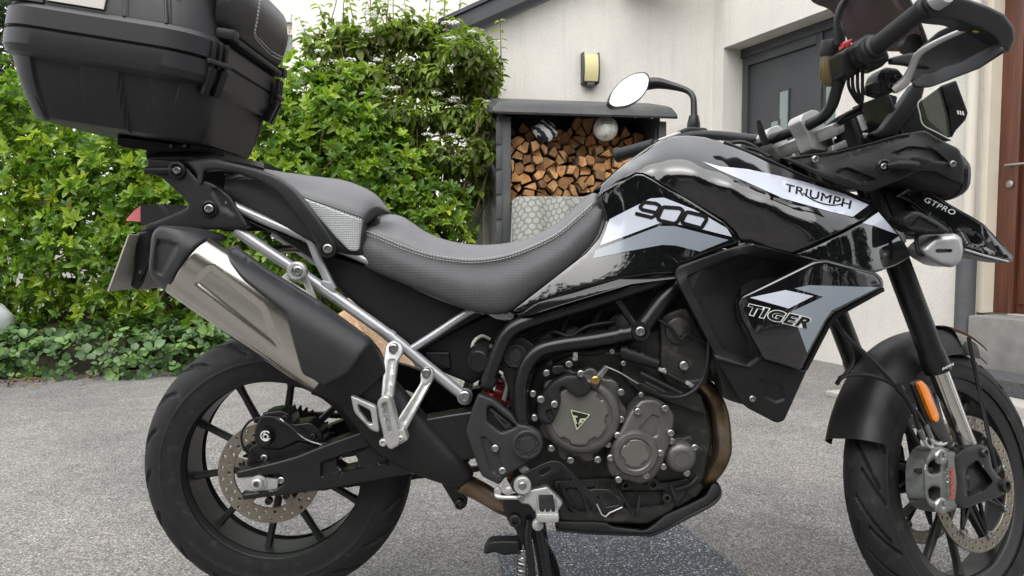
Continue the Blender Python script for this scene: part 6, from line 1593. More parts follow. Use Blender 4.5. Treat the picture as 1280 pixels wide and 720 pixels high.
panel('master_link', rnd([(648, 588), (655, 582), (668, 592), (664, 600)], 2), -.18, 'cast_silver', ped, thick=.01, edge=(1.5, .003), res=5)
fpb = panel('footpeg_bracket', rnd([(646, 622, 8), (650, 614, 6), (684, 608, 2), (704, 629, 3), (696, 641, 3), (668, 640, 4), (662, 630, 5), (652, 630, 6)], 3), [(646, 622, -.205), (684, 608, -.20), (704, 629, -.20), (670, 640, -.21)], 'cast_silver', bike, thick=.016, edge=(2.5, .005), res=5)
bolt(651, 622, -.206, 4.5, fpb)
tp('return_arm', [(620, 614, -.19), (622, 621, -.20), (640, 622, -.205), (650, 622, -.204)], .0045, 'cast_silver', fpb, 10)
panel('arm_end', rnd([(617, 612, 3), (622, 608, 3), (627, 613, 3), (626, 622, 3), (619, 621, 3)], 2), -.20, 'cast_silver', fpb, thick=.008, edge=(1.5, .003), res=4); lathe('arm_roller', [(.008, 0), (.008, .006), (.005, .008), (0, .008)], W(636, 612, -.20), (0, -1, 0), 'cast_silver', fpb, 16)
# footpeg: a tray with a rubber pad, reaching out to the side
pc = W(682, 621, -.205); pw, pl_ = .040, .095
peg = box('footpeg', pc + [0, -pl_ / 2, -.012], (pw + .006, pl_, .018), 'cast_silver', bike, None, .006); 
box('rubber_pad', pc + [0, -pl_ / 2 + .004, .001], (pw - .008, pl_ - .020, .014), 'rubber', peg, None, .004)
th_ = []
for k in range(7):
    for sx in (-1, 1): th_.append((np.array([[pc[0] + sx * (pw / 2 + .001), pc[1] - .012 - k * .0125 - .005, pc[2] - .006], [pc[0] + sx * (pw / 2 + .001), pc[1] - .012 - k * .0125 + .005, pc[2] - .006], [pc[0] + sx * (pw / 2 - .003), pc[1] - .012 - k * .0125, pc[2] - .006], [pc[0] + sx * (pw / 2), pc[1] - .012 - k * .0125, pc[2] + .006]]), [[0, 1, 3], [1, 2, 3], [2, 0, 3], [0, 2, 1]]))
for k in range(4): th_.append((np.array([[pc[0] - .017 + k * .0115 - .005, pc[1] - pl_ + .004, pc[2] - .006], [pc[0] - .017 + k * .0115 + .005, pc[1] - pl_ + .004, pc[2] - .006], [pc[0] - .017 + k * .0115, pc[1] - pl_ + .008, pc[2] - .006], [pc[0] - .017 + k * .0115, pc[1] - pl_ + .005, pc[2] + .007]]), [[0, 1, 3], [1, 2, 3], [2, 0, 3], [0, 2, 1]]))
V, F = merge(th_); obj('peg_teeth', V, F, 'cast_silver', peg, 0)
lathe('peg_bolt', [(.011, 0), (.011, .014), (.008, .016), (0, .016)], W(672, 654, -.25), (0, -1, 0), 'cast_silver', peg, 18)
# centre stand
cs = panel('centre_stand', rnd([(628, 630, 6), (640, 618, 6), (668, 622, 6), (672, 640), (664, 660), (662, 690), (650, 690), (646, 664), (634, 650)], 5), -.14, 'satin_black', bike, mirror=True, thick=.012, edge=(2, .003), res=6)
lathe('pivot_ring', [(.014, -.005), (.014, .008), (.011, .010), (.008, .010), (.008, 0), (0, 0)], W(644, 650, -.142), (0, -1, 0), 'dark_bolt', cs, 22)
lg = [W(670, 655, -.13), W(676, 685, -.14), W(684, 735, -.155)]; foot = G(690, 780); lg.append(np.array([lg[-1][0] + .02, -.165, .012]))
tube('stand_leg', lg, .015, 'satin_black', cs, 14, 5, mirror=True)
tube('stand_bar', [lg[1], lg[1] * [1, -1, 1]], .012, 'satin_black', cs, 12)
tp('stand_lever', [(662, 650, -.15), (660, 676, -.16), (664, 705, -.17), (666, 740, -.175)], .009, 'satin_black', cs, 10)
panel('stand_tang', rnd([(604, 690, 3), (611, 677, 4), (625, 676, 4), (650, 676), (652, 692), (630, 694), (618, 690), (608, 693, 3)], 3), -.15, 'plastic_black', cs, thick=.03, edge=(3, .006), res=5)
sp0, sp1 = W(653, 690, -.165), W(652, 745, -.17); d = sp1 - sp0
V, F = tube_geo([sp0 + d * t + np.array([.0105 * math.cos(t * 75), .0105 * math.sin(t * 75), 0]) for t in np.linspace(0, 1, 220)], .0022, 7); obj('stand_spring', V, F, 'bolt_steel', cs, 50)
tp('spring_hook', [(654, 681, -.165), (654, 690, -.165)], .0022, 'bolt_steel', cs, 6, 0)
tp('side_stand', [(675, 672, .10), (690, 700, .12), (698, 730, .14)], .012, 'satin_black', bike, 10)
# shock linkage under the exhaust
lk_ = panel('linkage', rnd([(548, 598, 4), (566, 600, 4), (585, 624, 5), (583, 634, 6), (572, 637, 6), (565, 626)], 4), -.06, 'satin_black', bike, thick=.03, edge=(2.5, .004), res=5)
lathe('linkage_bolt', [(.012, 0), (.012, .006), (.008, .008), (.005, .004), (0, .004)], W(575, 630, -.062), (0, -1, 0), 'dark_bolt', lk_, 18)

# ------------------------------------------------------------------ tank and body panels
A_ctrl = [(750, 240, -.105), (765, 218, -.085), (785, 203, -.070), (805, 190, -.06), (822, 178, -.055), (840, 171, -.050), (860, 169, -.05), (905, 177, -.062), (960, 200, -.075), (1005, 221, -.085), (1050, 238, -.10), (1095, 259, -.12),
          (780, 213, -.115), (805, 203, -.118), (830, 193, -.118), (860, 188, -.12), (900, 200, -.135), (940, 215, -.148), (980, 232, -.165), (1020, 246, -.178), (1060, 262, -.185),
          (795, 215, -.138), (830, 214, -.158), (870, 216, -.178), (915, 229, -.196), (960, 246, -.211), (1010, 266, -.221), (1050, 284, -.222),
          (815, 222, -.150), (860, 247, -.166), (905, 275, -.178), (925, 303, -.180), (930, 258, -.205), (960, 275, -.214), (990, 312, -.214), (940, 303, -.190), (900, 250, -.187), (850, 228, -.170)]
tank_y = TPS(A_ctrl)
A_out = [(748, 246), (752, 232), (765, 218.5), (785, 203.5), (805, 190.5), (822, 178.5), (840, 171.5), (860, 169.5), (880, 171.5), (905, 178), (932, 189), (960, 200.5), (1005, 221), (1050, 238), (1087, 253.5), (1097, 261), (1075, 276), (1050, 289), (1020, 303), (990, 316), (960, 309), (938, 303.5), (926, 304), (921, 292), (906, 276), (880, 260.5), (816, 223), (804, 216.5), (795, 215.5), (771, 227), (757, 237)]
tk = panel('fuel_tank', A_out, tank_y, 'paint_black', bike, mirror=True, thick=.006, edge=(1.5, .002), res=4.5, smooth=70)
# tank top, rolled over to the other side
tp_top = [(752, 232), (785, 203.5), (822, 178.5), (840, 171.5), (860, 169.5), (880, 171.5), (905, 178), (960, 200.5), (1005, 221), (1050, 238), (1087, 253.5)]
rows = []
yt = tank_y(np.array(tp_top, float))
for s in (1, .6, 0.0, -.6, -1):
    rows.append([W(x, y, yy) * [1, s, 1] + [0, 0, (-.001 if abs(s) == 1 else .004 * (1 - s * s))] for (x, y), yy in zip(tp_top, yt)])
V, F, _ = grid_geo(rows, 4, 4); V, F = thicken(V, F, .005); obj('tank_top', V, F, 'paint_black', tk, 70)
# black trim line along the shoulder
tp('tank_trim', [(x, y - .6, float(tank_y(np.array([[x, y]], float))[0])) for x, y in tp_top[6:]], .0035, 'plastic_black', tk, 8, mirror=True)
decal('tank_graphic', [[(878, 202), (900, 208), (932, 211), (962, 217), (1003, 226.5), (1057, 243), (1086, 256), (1066, 271), (1040, 265), (979, 248), (930, 226), (900, 213)]], tank_y, 'decal_light', tk, .0012)
for dx, dy in ((0, 0), (.7, .2), (.35, .5)): text_decal('tank_lettering', 'TRIUMPH', [(982 + dx, 229.2 + dy), (1064.5 + dx, 250.6 + dy), (1062 + dx, 260.8 + dy), (981 + dx, 238.5 + dy)], tank_y, 'decal_black', tk, .0022 + dx * .0003, arch=-.4, bold=0.0, space=1.06)
decal('lettering_swoosh', [stroke(cm([(1004, 241), (1013, 248), (1027, 254), (1042, 256.5), (1054, 254.5)], 5), 1.5)], tank_y, 'decal_black', tk, .0022)
# knee panel with the 900 graphic
B_ctrl = [(752, 240, -.112), (757, 275, -.120), (740, 310, -.135), (700, 345, -.150), (650, 388, -.160), (795, 217, -.140), (806, 218, -.146), (860, 248, -.168), (905, 277, -.180), (924, 303, -.182), (800, 245, -.146), (850, 275, -.172), (815, 280, -.160), (780, 290, -.145), (880, 300, -.180), (845, 335, -.175), (800, 330, -.168), (760, 345, -.163), (720, 360, -.162), (780, 260, -.138)]
knee_y = TPS(B_ctrl)
B_out = [(750, 248), (753, 239), (771, 228.5), (795, 217), (804, 217.5), (816, 224), (860, 249), (905, 277.5), (919, 292), (924.5, 304.5), (903, 311), (880, 319.5), (852, 333), (845, 341), (815, 343), (770, 349), (720, 362), (668, 383), (644, 391), (640, 388), (660, 372), (695, 345), (732, 316), (748, 297), (755, 280), (757, 272)]
kn = panel('knee_panel', B_out, knee_y, 'paint_black', tk, mirror=True, thick=.006, edge=(2, .003), res=4.5, smooth=60)
decal('side_graphic', [[(762, 274), (813, 248), (830, 247), (868, 262), (884, 271), (909, 285.5), (915, 296), (879, 287), (841, 279), (824, 279), (750, 307)]], knee_y, 'decal_light', kn, .0010)
decal('side_graphic', [[(744, 313), (824, 282.5), (843, 282.5), (911, 300), (875, 314.5), (845, 307), (828, 306), (785, 314), (741, 323)]], knee_y, 'decal_mid', kn, .0010)
def z5(p): return [(740 + x / 5.333, 210 + y / 5.333) for x, y in p]
nine = [stroke(rnd(z5([(345, 228), (425, 236), (456, 256), (436, 300), (335, 278), (318, 262)]), 2), 4.6, True), stroke(rnd(z5([(452, 262), (420, 318)]), 0) + z5([(398, 330), (288, 303)]), 4.6)]
z0a = stroke(rnd(z5([(472, 260), (588, 268), (610, 288), (572, 358), (548, 372), (452, 350), (438, 334)]), 2.5), 4.8, True)
z0b = stroke(rnd(z5([(632, 292), (745, 318), (768, 338), (728, 402), (600, 366), (606, 340)]), 2.5), 4.8, True)
decal('number_900', nine + [z0a, z0b], knee_y, 'decal_black', kn, .0018, res=3)
# lower trim, tilted up to the sky
lt = [(645, 393), (654, 386), (672, 375.5), (774, 344), (808, 339), (845, 342), (846, 348), (790, 355), (700, 382), (665, 393.5), (650, 396)]
panel('lower_trim', lt, lambda Q: -.150 - .0032 * (Q[:, 1] - np.interp(Q[:, 0], [650, 672, 774, 845], [388, 375, 343, 336])), 'paint_black', tk, mirror=True, thick=.006, edge=(1.2, .002), res=4, smooth=60)
panel('seat_trim', [(746, 246), (751, 246), (758, 273), (756, 281), (748, 299), (733, 318), (696, 348), (656, 377), (638, 391), (628, 389), (650, 372), (690, 342), (724, 314), (744, 287), (750, 270)], lambda Q: knee_y(Q) + .004, 'satin_black', tk, mirror=True, thick=.006, edge=(1.5, .002), res=5)
# front wing of the tank
F_ctrl = [(1098, 263, -.135), (1124, 295, -.115), (1137, 316, -.10), (1075, 278, -.178), (1050, 291, -.205), (992, 317, -.212), (1090, 300, -.175), (1110, 312, -.150), (1060, 320, -.213), (1095, 335, -.182), (1020, 322, -.216), (1085, 285, -.172), (1045, 308, -.212)]
wing_y = TPS(F_ctrl)
wg = panel('tank_wing', rnd([(1098, 263, 2), (1124, 293), (1137, 314, 4), (1138, 321, 3), (1120, 332, 4), (1094, 341, 4), (1060, 333), (1030, 327), (993, 317.5), (1020, 306), (1050, 292), (1077, 278)], 3), wing_y, 'paint_black', tk, mirror=True, thick=.008, edge=(2, .004), res=4.5, smooth=60)
decal('wing_graphic', [[(1078, 279), (1098, 265), (1122, 293), (1108, 288), (1092, 282)]], wing_y, 'decal_light', wg, .0012)
# intake scoop (matt) between tank and gloss panel
D_ctrl = [(845, 345, -.205), (848, 336, -.205), (924, 308, -.212), (990, 318, -.215), (1020, 326, -.220), (856, 350, -.212), (925, 318, -.214), (880, 360, -.188), (905, 380, -.160), (930, 340, -.160), (925, 395, -.125), (960, 345, -.135), (945, 440, -.150), (930, 455, -.208), (896, 446, -.212), (890, 420, -.206), (915, 430, -.176), (868, 380, -.210), (990, 335, -.165)]
sc_ = panel('intake_scoop', rnd([(843, 342, 6), (848, 333, 8), (924, 306.5, 8), (942, 305.5, 8), (992, 318), (1024, 327, 3), (1018, 334), (940, 372), (930, 380), (930, 398), (953, 447, 3), (945, 452), (936, 458, 4), (896, 447, 4), (848, 356, 4)], 5), D_ctrl, 'plastic_black', bike, mirror=True, thick=.006, edge=(2.5, .004), res=4.5, smooth=40, feats=[(rnd([(857, 345, 4), (926, 317, 6), (1000, 331), (940, 364), (920, 378, 4), (922, 398), (942, 440, 4), (934, 447, 4), (903, 437, 6)], 4), .009, 2.5)])
panel('scoop_edge', rnd([(892, 443, 2), (934, 456.5, 3), (949, 446, 3), (952, 449, 2), (938, 460.5, 3), (895, 449, 2)], 2), -.222, 'plastic_grey', sc_, thick=.012, edge=(1.5, .003), res=4)
panel('radiator', rnd([(925, 335), (1000, 335), (1010, 460), (930, 470)], 3), -.13, 'engine_black', bike, thick=.26, edge=(2, .003), res=14)
lo_ = panel('lower_shield', rnd([(893, 446, 3), (936, 459, 4), (952, 449, 3), (1003, 463, 3), (1009, 462, 3), (980, 526, 4), (971, 529, 6), (934, 510, 4), (926, 503, 4)], 4), [(893, 446, -.21), (936, 459, -.216), (1005, 462, -.222), (975, 527, -.20), (930, 506, -.195)], 'plastic_black', bike, mirror=True, thick=.006, edge=(2.5, .004), res=5,
            feats=[(rnd([(946, 472), (978, 479), (984, 500), (970, 505), (955, 497)], 4), .006, 4)])
bolt(940, 498, -.205, 4.5, lo_)
panel('shield_back', rnd([(893, 446), (905, 450), (935, 505), (925, 505), (905, 498), (900, 475)], 3), -.15, 'engine_black', bike, thick=.06, edge=(2, .003), res=7)
# gloss TIGER panel
E_ctrl = [(924, 380, -.240), (930, 370, -.243), (975, 350, -.250), (1022, 327, -.252), (1030, 326, -.250), (1070, 336, -.232), (1102, 344, -.212), (1104, 356, -.212), (1060, 362, -.238), (1040, 390, -.246), (1000, 380, -.256), (960, 390, -.255), (940, 420, -.252), (955, 447, -.250), (1000, 460, -.246), (1014, 438, -.246), (985, 425, -.257)]
tg_y = TPS(E_ctrl)
tg = panel('gloss_panel', rnd([(922, 380, 4), (927, 370, 4), (1018, 326, 5), (1032, 324.5, 5), (1096, 341, 5), (1103, 349, 3), (1105, 358, 3), (1042, 391, 4), (1034, 400, 4), (1013, 440), (1001, 463, 3), (954, 449, 3), (926, 397, 4)], 4), tg_y, 'paint_black', bike, mirror=True, thick=.010, edge=(3.5, .008), res=4.5, smooth=60)
decal('panel_graphic', [[(937, 372), (982, 362.5), (1017, 370), (986, 385.5)]], tg_y, 'decal_light', tg, .0010)
decal('panel_graphic', [[(993, 360.5), (1011, 356.5), (1098, 359), (1040, 388), (1031, 400), (1009, 441), (998, 411), (989, 389.5), (1029, 371)]], tg_y, 'decal_mid', tg, .0010)
Q4 = [(934, 378.5), (1015, 397), (1011, 412.5), (935, 394)]
text_decal('panel_lettering', 'TIGER', Q4, tg_y, 'decal_white', tg, .0016, shear=.35, bold=.075, space=1.12)
text_decal('panel_lettering', 'TIGER', [(935.2, 379.6), (1013.6, 397.8), (1009.6, 411.2), (936.4, 393)], tg_y, 'decal_black', tg, .0024, shear=.35, bold=.038, space=1.17)
panel('panel_seal', rnd([(1105, 359), (1043, 393), (1036, 402), (1003, 466), (1010, 462), (1040, 404), (1048, 396), (1106, 364)], 1), -.20, 'plastic_black', tg, thick=.03, edge=(.8, .001), res=6)
# ================================================================== FRONT END (steered to the left)
fw = wheel('front_wheel', FAX, .331, .250, .108, grooves_front, 10, .055, True, .2, R(20))
for sy in (-1, 1):
    fd = ring_plate('brake_disc', .159, .127, 36, .0032, FAX, sy * .070 - (.0025), .005, 'disc_steel', bike, True, 2)
    for k in range(8):
        a = 2 * math.pi * k / 8 + .2; c = FAX + [.124 * math.cos(a), sy * .070 - .004, .124 * math.sin(a)]
        lathe('bobbin', [(.0095, -.004), (.0095, .004), (.0085, .006), (.005, .006), (.0045, .003), (0, .003)], c, (0, -1, 0), 'bolt_steel', fd, 16, True)
        for s in (-1, 1):
            p0 = FAX + [.045 * math.cos(a + s * .32), sy * .064, .045 * math.sin(a + s * .32)]; p1 = FAX + [.118 * math.cos(a), sy * .069, .118 * math.sin(a)]
            tube('carrier_arm', [p0, p1], [.006, .0048], 'satin_black', fd, 6, 0, True)
    if sy < 0:
        V, F = lathe_geo([(.040, 0), (.052, 0), (.052, .003), (.040, .003), (.040, 0)], FAX + [0, -.060, 0], (0, -1, 0), 40, caps=False); obj('abs_ring', S(V), F, 'bolt_steel', fd, 30)
# fork legs
yl = -.105
la, lb = WS(1122, 329, yl), WS(1207, 555, yl)
ldir = (lb - la) / np.linalg.norm(lb - la)
topz = la - ldir * .36; jn = WS(1173, 464, yl); le = WS(1211, 566, yl)
for s in (1, -1):
    m = np.array([1, s, 1])
    fk = lathe('fork_leg', [(.0275, 0), (.0275, np.linalg.norm(jn - topz) - .05), (.0292, np.linalg.norm(jn - topz) - .045), (.0300, np.linalg.norm(jn - topz) - .008), (.0288, np.linalg.norm(jn - topz)), (.0235, np.linalg.norm(jn - topz))], topz * m, ldir * m, 'satin_black', bike, 36, True)
    lathe('stanchion', [(.0215, -.02), (.0215, np.linalg.norm(le - jn) + .02)], jn * m, ldir * m, 'chrome', fk, 32, True)
    lathe('clamp_collar', [(.033, -.018), (.034, 0), (.033, .018)], (la - ldir * .06) * m, ldir * m, 'cast_silver', fk, 28, True)
    lathe('fork_boot', [(.024, -.016), (.027, -.012), (.028, .010), (.024, .022)], le * m, ldir * m, 'satin_black', fk, 28, True)
fc_out = rnd([(1192, 572, 5), (1206, 560, 6), (1226, 554, 6), (1236, 560, 5), (1240, 585), (1250, 597, 6), (1258, 604, 6), (1258, 616, 6), (1246, 622, 5), (1222, 630), (1204, 637, 5), (1193, 628, 4), (1196, 600)], 4)
V, F = panel_geo(fc_out, -.142, proj=WSn, thick=.055, edge=(3, .006), res=5, feats=[(rnd([(1205, 585), (1222, 574), (1242, 602), (1232, 612), (1208, 622)], 4), .014, 4)])
fcst = obj('fork_foot', S(V), F, 'satin_black', bike, 40); obj('fork_foot', S(mir(V)), mirF(F), 'satin_black', bike, 40)
lathe('axle_end', [(.0165, 0), (.0165, .006), (.012, .008), (.009, .008), (.009, 0), (0, 0)], FAX + [0, -.142, 0], (0, -1, 0), 'dark_bolt', fcst, 24, True)
tube('front_axle', [FAX + [0, -.14, 0], FAX + [0, .14, 0]], .012, 'bolt_steel', fcst, 14, 0, True)
for x, y in ((1192, 558), (1230, 566)): bolt(x, y, -.143, 3.5, fcst, 'dark_bolt', WSn)
# calipers
cal_out = rnd([(1154, 592, 5), (1156, 575, 5), (1164, 561, 6), (1172, 557, 5), (1182, 560, 4), (1195, 566, 4), (1198, 585), (1200, 622, 4), (1196, 636, 5), (1182, 642, 5), (1172, 640, 4), (1161, 634, 5), (1155, 620, 5)], 4)
V, F = panel_geo(cal_out, -.140, proj=WSn, thick=.042, edge=(4, .009), res=4, holes=[rnd([(1160, 580, 3), (1166, 575, 3), (1173, 576, 3), (1174, 590, 3), (1166, 592, 3), (1160, 590, 3)], 2), rnd([(1160, 612, 3), (1166, 608, 3), (1174, 610, 3), (1174, 624, 3), (1167, 626, 3), (1161, 622, 3)], 2)], feats=[(rnd([(1177, 572), (1185, 574), (1185, 630), (1177, 628)], 3), .004, 2)])
fcal = obj('front_caliper', S(V), F, 'caliper_alloy', bike, 40)
V2, F2 = panel_geo(cal_out, -.105, proj=WSn, thick=.030, edge=(4, .008), res=7); obj('front_caliper', S(mir(V2)), mirF(F2), 'caliper_alloy', bike, 40)
panel('caliper_pad', rnd([(1148, 576), (1172, 572), (1173, 628), (1146, 626)], 3), -.112, 'dark_bolt', fcal, proj=WSn, thick=.02, edge=(1, .001), res=7)
panel('pad_pin', rnd([(1147, 586), (1166, 584), (1167, 590), (1147, 591)], 1), -.128, 'chain_steel', fcal, proj=WSn, thick=.01, edge=(1, .001), res=5)
for x, y in ((1176, 571), (1176, 632)): bolt(x, y, -.142, 6.5, fcal, 'bolt_steel', WSn); 
text_decal('caliper_lettering', 'brembo', [(1187, 623), (1187, 585), (1192.5, 585), (1193, 623)], -.1415, 'decal_red', fcal, .0012, proj=WSn, bold=.02)
tube('caliper_link', [WS(1190, 600, -.12), WS(1205, 598, -.12)], .014, 'satin_black', fcal, 10, 0, True)
# reflector and its bracket
rf_ = panel('reflector', rnd([(1147, 479, 4), (1152, 475, 4), (1160, 484, 4), (1175, 521, 4), (1172, 529, 4), (1166, 526, 4)], 3), -.138, 'amber', bike, proj=WSn, thick=.008, edge=(2, .003), res=4)
panel('reflector_back', rnd([(1139, 480, 4), (1150, 473, 4), (1162, 484, 4), (1192, 556), (1186, 566), (1170, 545), (1158, 528, 4)], 3), -.129, 'satin_black', rf_, proj=WSn, thick=.006, edge=(1.5, .002), res=5)
# front mudguard: swept round the wheel
def fender(name, ph0, ph1, Rf, hw, drop, mat, n=40, hw1=None, t=.003, skew=0.0):
    rows = []
    for i in range(n):
        q = i / (n - 1); ph = R(ph0 + (ph1 - ph0) * q); w = hw + ((hw1 or hw) - hw) * q; r_ = Rf(q) if callable(Rf) else Rf; dr = drop(q) if callable(drop) else drop; row = []
        for a in np.linspace(-1, 1, 25):
            yy = w * math.sin(a * R(84)) / math.sin(R(84)); rr = r_ - dr * (1 - math.cos(a * R(84))) ** 1.35
            row.append(FAX + np.array([rr * math.cos(ph), yy, rr * math.sin(ph)]))
        rows.append(row)
    V = np.array(rows).reshape(-1, 3); k = 25; F = [[i * k + j, i * k + j + 1, (i + 1) * k + j + 1, (i + 1) * k + j] for i in range(n - 1) for j in range(k - 1)]
    V, F = thicken(V, F, -t); return obj(name, S(V), F, mat, bike, 50)
fd_ = fender('front_mudguard', 160, 70, lambda q: .378 - .010 * abs(q - .5), .078, lambda q: .065 + .02 * math.sin(q * 3), 'plastic_black', 40, .064)
fender('mudguard_nose', 84, 58, lambda q: .388 + .004 * q, .064, .07, 'paint_black', 16, .040)
for s in (-1, 1):
    tube('mudguard_stay', [FAX + [.36 * math.cos(R(80)), s * .070, .355 * math.sin(R(80))], FAX + [.058, s * .082, .19], FAX + [.045, s * .100, .03]], .005, 'satin_black', fd_, 8, 4, True)
def loc(*pts): return [WS(*p) for p in pts]
tube('brake_hose', loc((1038, 395, -.06), (1062, 424, -.09), (1096, 456, -.12), (1130, 495, -.135), (1153, 527, -.135), (1160, 545, -.125)), .0048, 'plastic_black', bike, 8, 5, True)
tube('brake_hose', loc((1046, 480, -.07), (1054, 471, -.085), (1078, 468, -.10), (1104, 474, -.12), (1124, 487, -.134), (1140, 510, -.138), (1150, 540, -.13)), .0050, 'plastic_black', bike, 8, 5, True)
tube('brake_hose', loc((1040, 392, -.03), (1060, 430, -.05), (1066, 452, -.05), (1056, 468, -.06), (1050, 472, -.07)), .0045, 'plastic_black', bike, 8, 5, True)
for a, b in (((1150, 538), (1154, 548)), ((1157, 532), (1163, 546))): tube('hose_fitting', loc((*a, -.136), (*b, -.132)), .0062, 'caliper_alloy', bike, 10, 0, True)
tube('banjo_pipe', loc((1154, 548, -.132), (1160, 558, -.13), (1170, 560, -.128), (1176, 552, -.125)), .0042, 'cast_silver', bike, 8, 4, True)
tube('banjo_pipe', loc((1162, 546, -.132), (1168, 554, -.13), (1178, 556, -.128), (1186, 550, -.122)), .0042, 'cast_silver', bike, 8, 4, True)
tube('hose_clip', loc((1122, 482, -.138), (1126, 488, -.138)), .009, 'satin_black', bike, 10, 0, True)
text_decal('fork_lettering', 'SHOWA', [(1177, 460.5), (1192, 453), (1192.5, 456.5), (1178, 463)], -.136, 'decal_white', bike, .001, proj=WSn, shear=.3, bold=.02)

# ------------------------------------------------------------------ yokes, bars and controls
tcpos = (la - ldir * .10) * [1, 0, 1]
Ry = Matrix.Rotation(-RAKE, 3, 'Y')
V, F = box_geo(tcpos + [0.0, 0, 0], (.075, .25, .045), Ry, .012); yk = obj('lower_yoke', S(V), F, 'satin_black', bike, 35)
up_ = (la - ldir * .335) * [1, 0, 1]
V, F = box_geo(up_ + [-.02, 0, 0], (.085, .235, .030), Ry, .010); yk2 = obj('top_yoke', S(V), F, 'cast_silver', bike, 35)
for s in (-1, 1): lathe('fork_cap', [(.026, -.03), (.026, .012), (.020, .016), (.012, .016), (.011, .010), (0, .010)], up_ + np.array([0.02, s * .105, .018]), -ldir, 'cast_silver', yk2, 26, True)
tube('steering_stem', [tcpos, up_], .030, 'satin_black', yk, 18, 0, True)
bar_pts = [(948, 180, .10), (970, 172, .05), (1002, 160, -.015), (1019, 152, -.05), (1030, 145, -.072), (1040, 131, -.092), (1046, 112, -.112), (1052, 96, -.135), (1064, 80, -.17), (1078, 70, -.195), (1096, 57, -.235), (1162, 5, -.375)]
hb = tp('handlebar', bar_pts, .0128, 'satin_black', bike, 18, 6)
tp('handlebar_far', [(962, 176, .075), (940, 174, .115), (905, 170, .185), (876, 169, .24), (850, 173, .285), (812, 183, .345), (772, 194, .405)], .0125, 'satin_black', hb, 14)
panel('bar_clamp', rnd([(999, 151, 3), (1002, 143, 4), (1015, 137, 4), (1024, 139, 4), (1027, 150, 3), (1036, 162), (1043, 181, 3), (1030, 189, 3), (1016, 187, 3), (1009, 168)], 3), -.068, 'cast_silver', bike, proj=WSn, thick=.035, edge=(2.5, .004), res=4)
panel('bar_clamp', rnd([(956, 168, 3), (961, 160, 4), (974, 156, 4), (980, 163, 3), (985, 178), (992, 193, 3), (977, 198, 3), (966, 186)], 3), .040, 'cast_silver', bike, proj=WSn, thick=.03, edge=(2.5, .004), res=4)
ga, gb_ = W(1092, 60, -.228), W(1160, 6.5, -.372); gd_ = gb_ - ga; gL = np.linalg.norm(gd_)
gp = lathe('grip', [(.0235, 0), (.0245, .004), (.0235, .009), (.0180, .012)] + [(.0178 + (.0007 if i % 2 else 0), .012 + (gL - .03) * i / 24) for i in range(1, 24)] + [(.0182, gL - .018), (.0195, gL - .014), (.0195, gL - .004), (.0165, gL)], ga, gd_, 'grip_rubber', bike, 28)
lathe('bar_end', [(.0185, -.008), (.0190, .010), (.0175, .016), (.0120, .017), (.0105, .014), (.0060, .014), (.0055, .010), (0, .010)], gb_ + gd_ / gL * .014 + np.array([.003, -.012, 0]), (.25, -.92, .28), 'lamp_silver', gp, 26)
# switch gear and throttle housing
sg = lathe('switch_housing', [(.018, -.040), (.028, -.038), (.031, -.030), (.032, -.004), (.029, .002), (.020, .004)], ga, gd_, 'plastic_black', bike, 26)
panel('housing_block', rnd([(1066, 58, 4), (1078, 46, 5), (1092, 42, 5), (1108, 60, 4), (1112, 74, 4), (1100, 86, 5), (1082, 82, 4), (1072, 76, 4)], 4), -.232, 'plastic_black', sg, thick=.05, edge=(3, .008), res=5)
panel('switch_pod', rnd([(1048, 66, 3), (1062, 56, 4), (1074, 66, 4), (1076, 88, 4), (1064, 98, 4), (1052, 92, 4)], 4), -.19, 'plastic_black', sg, thick=.05, edge=(3, .008), res=5)
panel('stop_switch', rnd([(1054, 52, 2), (1066, 48, 2), (1062, 58, 2), (1052, 62, 2)], 2), -.185, 'red_paint', sg, thick=.015, edge=(1.5, .003), res=4)
panel('brake_master', rnd([(1098, 92, 4), (1106, 84, 4), (1122, 86, 4), (1130, 96, 4), (1126, 112, 4), (1108, 118, 4), (1092, 112, 4)], 4), -.20, 'plastic_black', sg, thick=.05, edge=(3, .008), res=5)
panel('brake_master', rnd([(1090, 102, 3), (1100, 100, 3), (1102, 116, 3), (1092, 118, 3)], 3), -.205, 'satin_black', sg, thick=.03, edge=(2, .005), res=5)
for x, y in ((1108, 93), (1119, 97), (1112, 108), (1120, 113)): bolt(x, y, -.205, 3, sg, 'dark_bolt')
lv = tp('brake_lever', [(1118, 112, -.205), (1130, 103, -.22), (1138, 90, -.235), (1146, 71, -.255), (1158, 60, -.275), (1185, 46, -.305), (1212, 35, -.335)], [.010, .0105, .0085, .0075, .0065, .0055, .0050], 'cast_silver', bike, 12)
V, F = lathe_geo([(.0095 * math.sin(math.pi * i / 10) + 1e-9, -.0095 * math.cos(math.pi * i / 10)) for i in range(11)], W(1221, 36, -.342), (0, 0, 1), 16); obj('lever_ball', V, F, 'brass', lv, 60)
panel('lever_blade', rnd([(1113, 72, 3), (1138, 66, 4), (1148, 68, 3), (1158, 80, 2), (1164, 85, 2), (1150, 84), (1128, 80), (1114, 79, 2)], 3), -.235, 'plastic_grey', lv, thick=.012, edge=(2, .004), res=4)
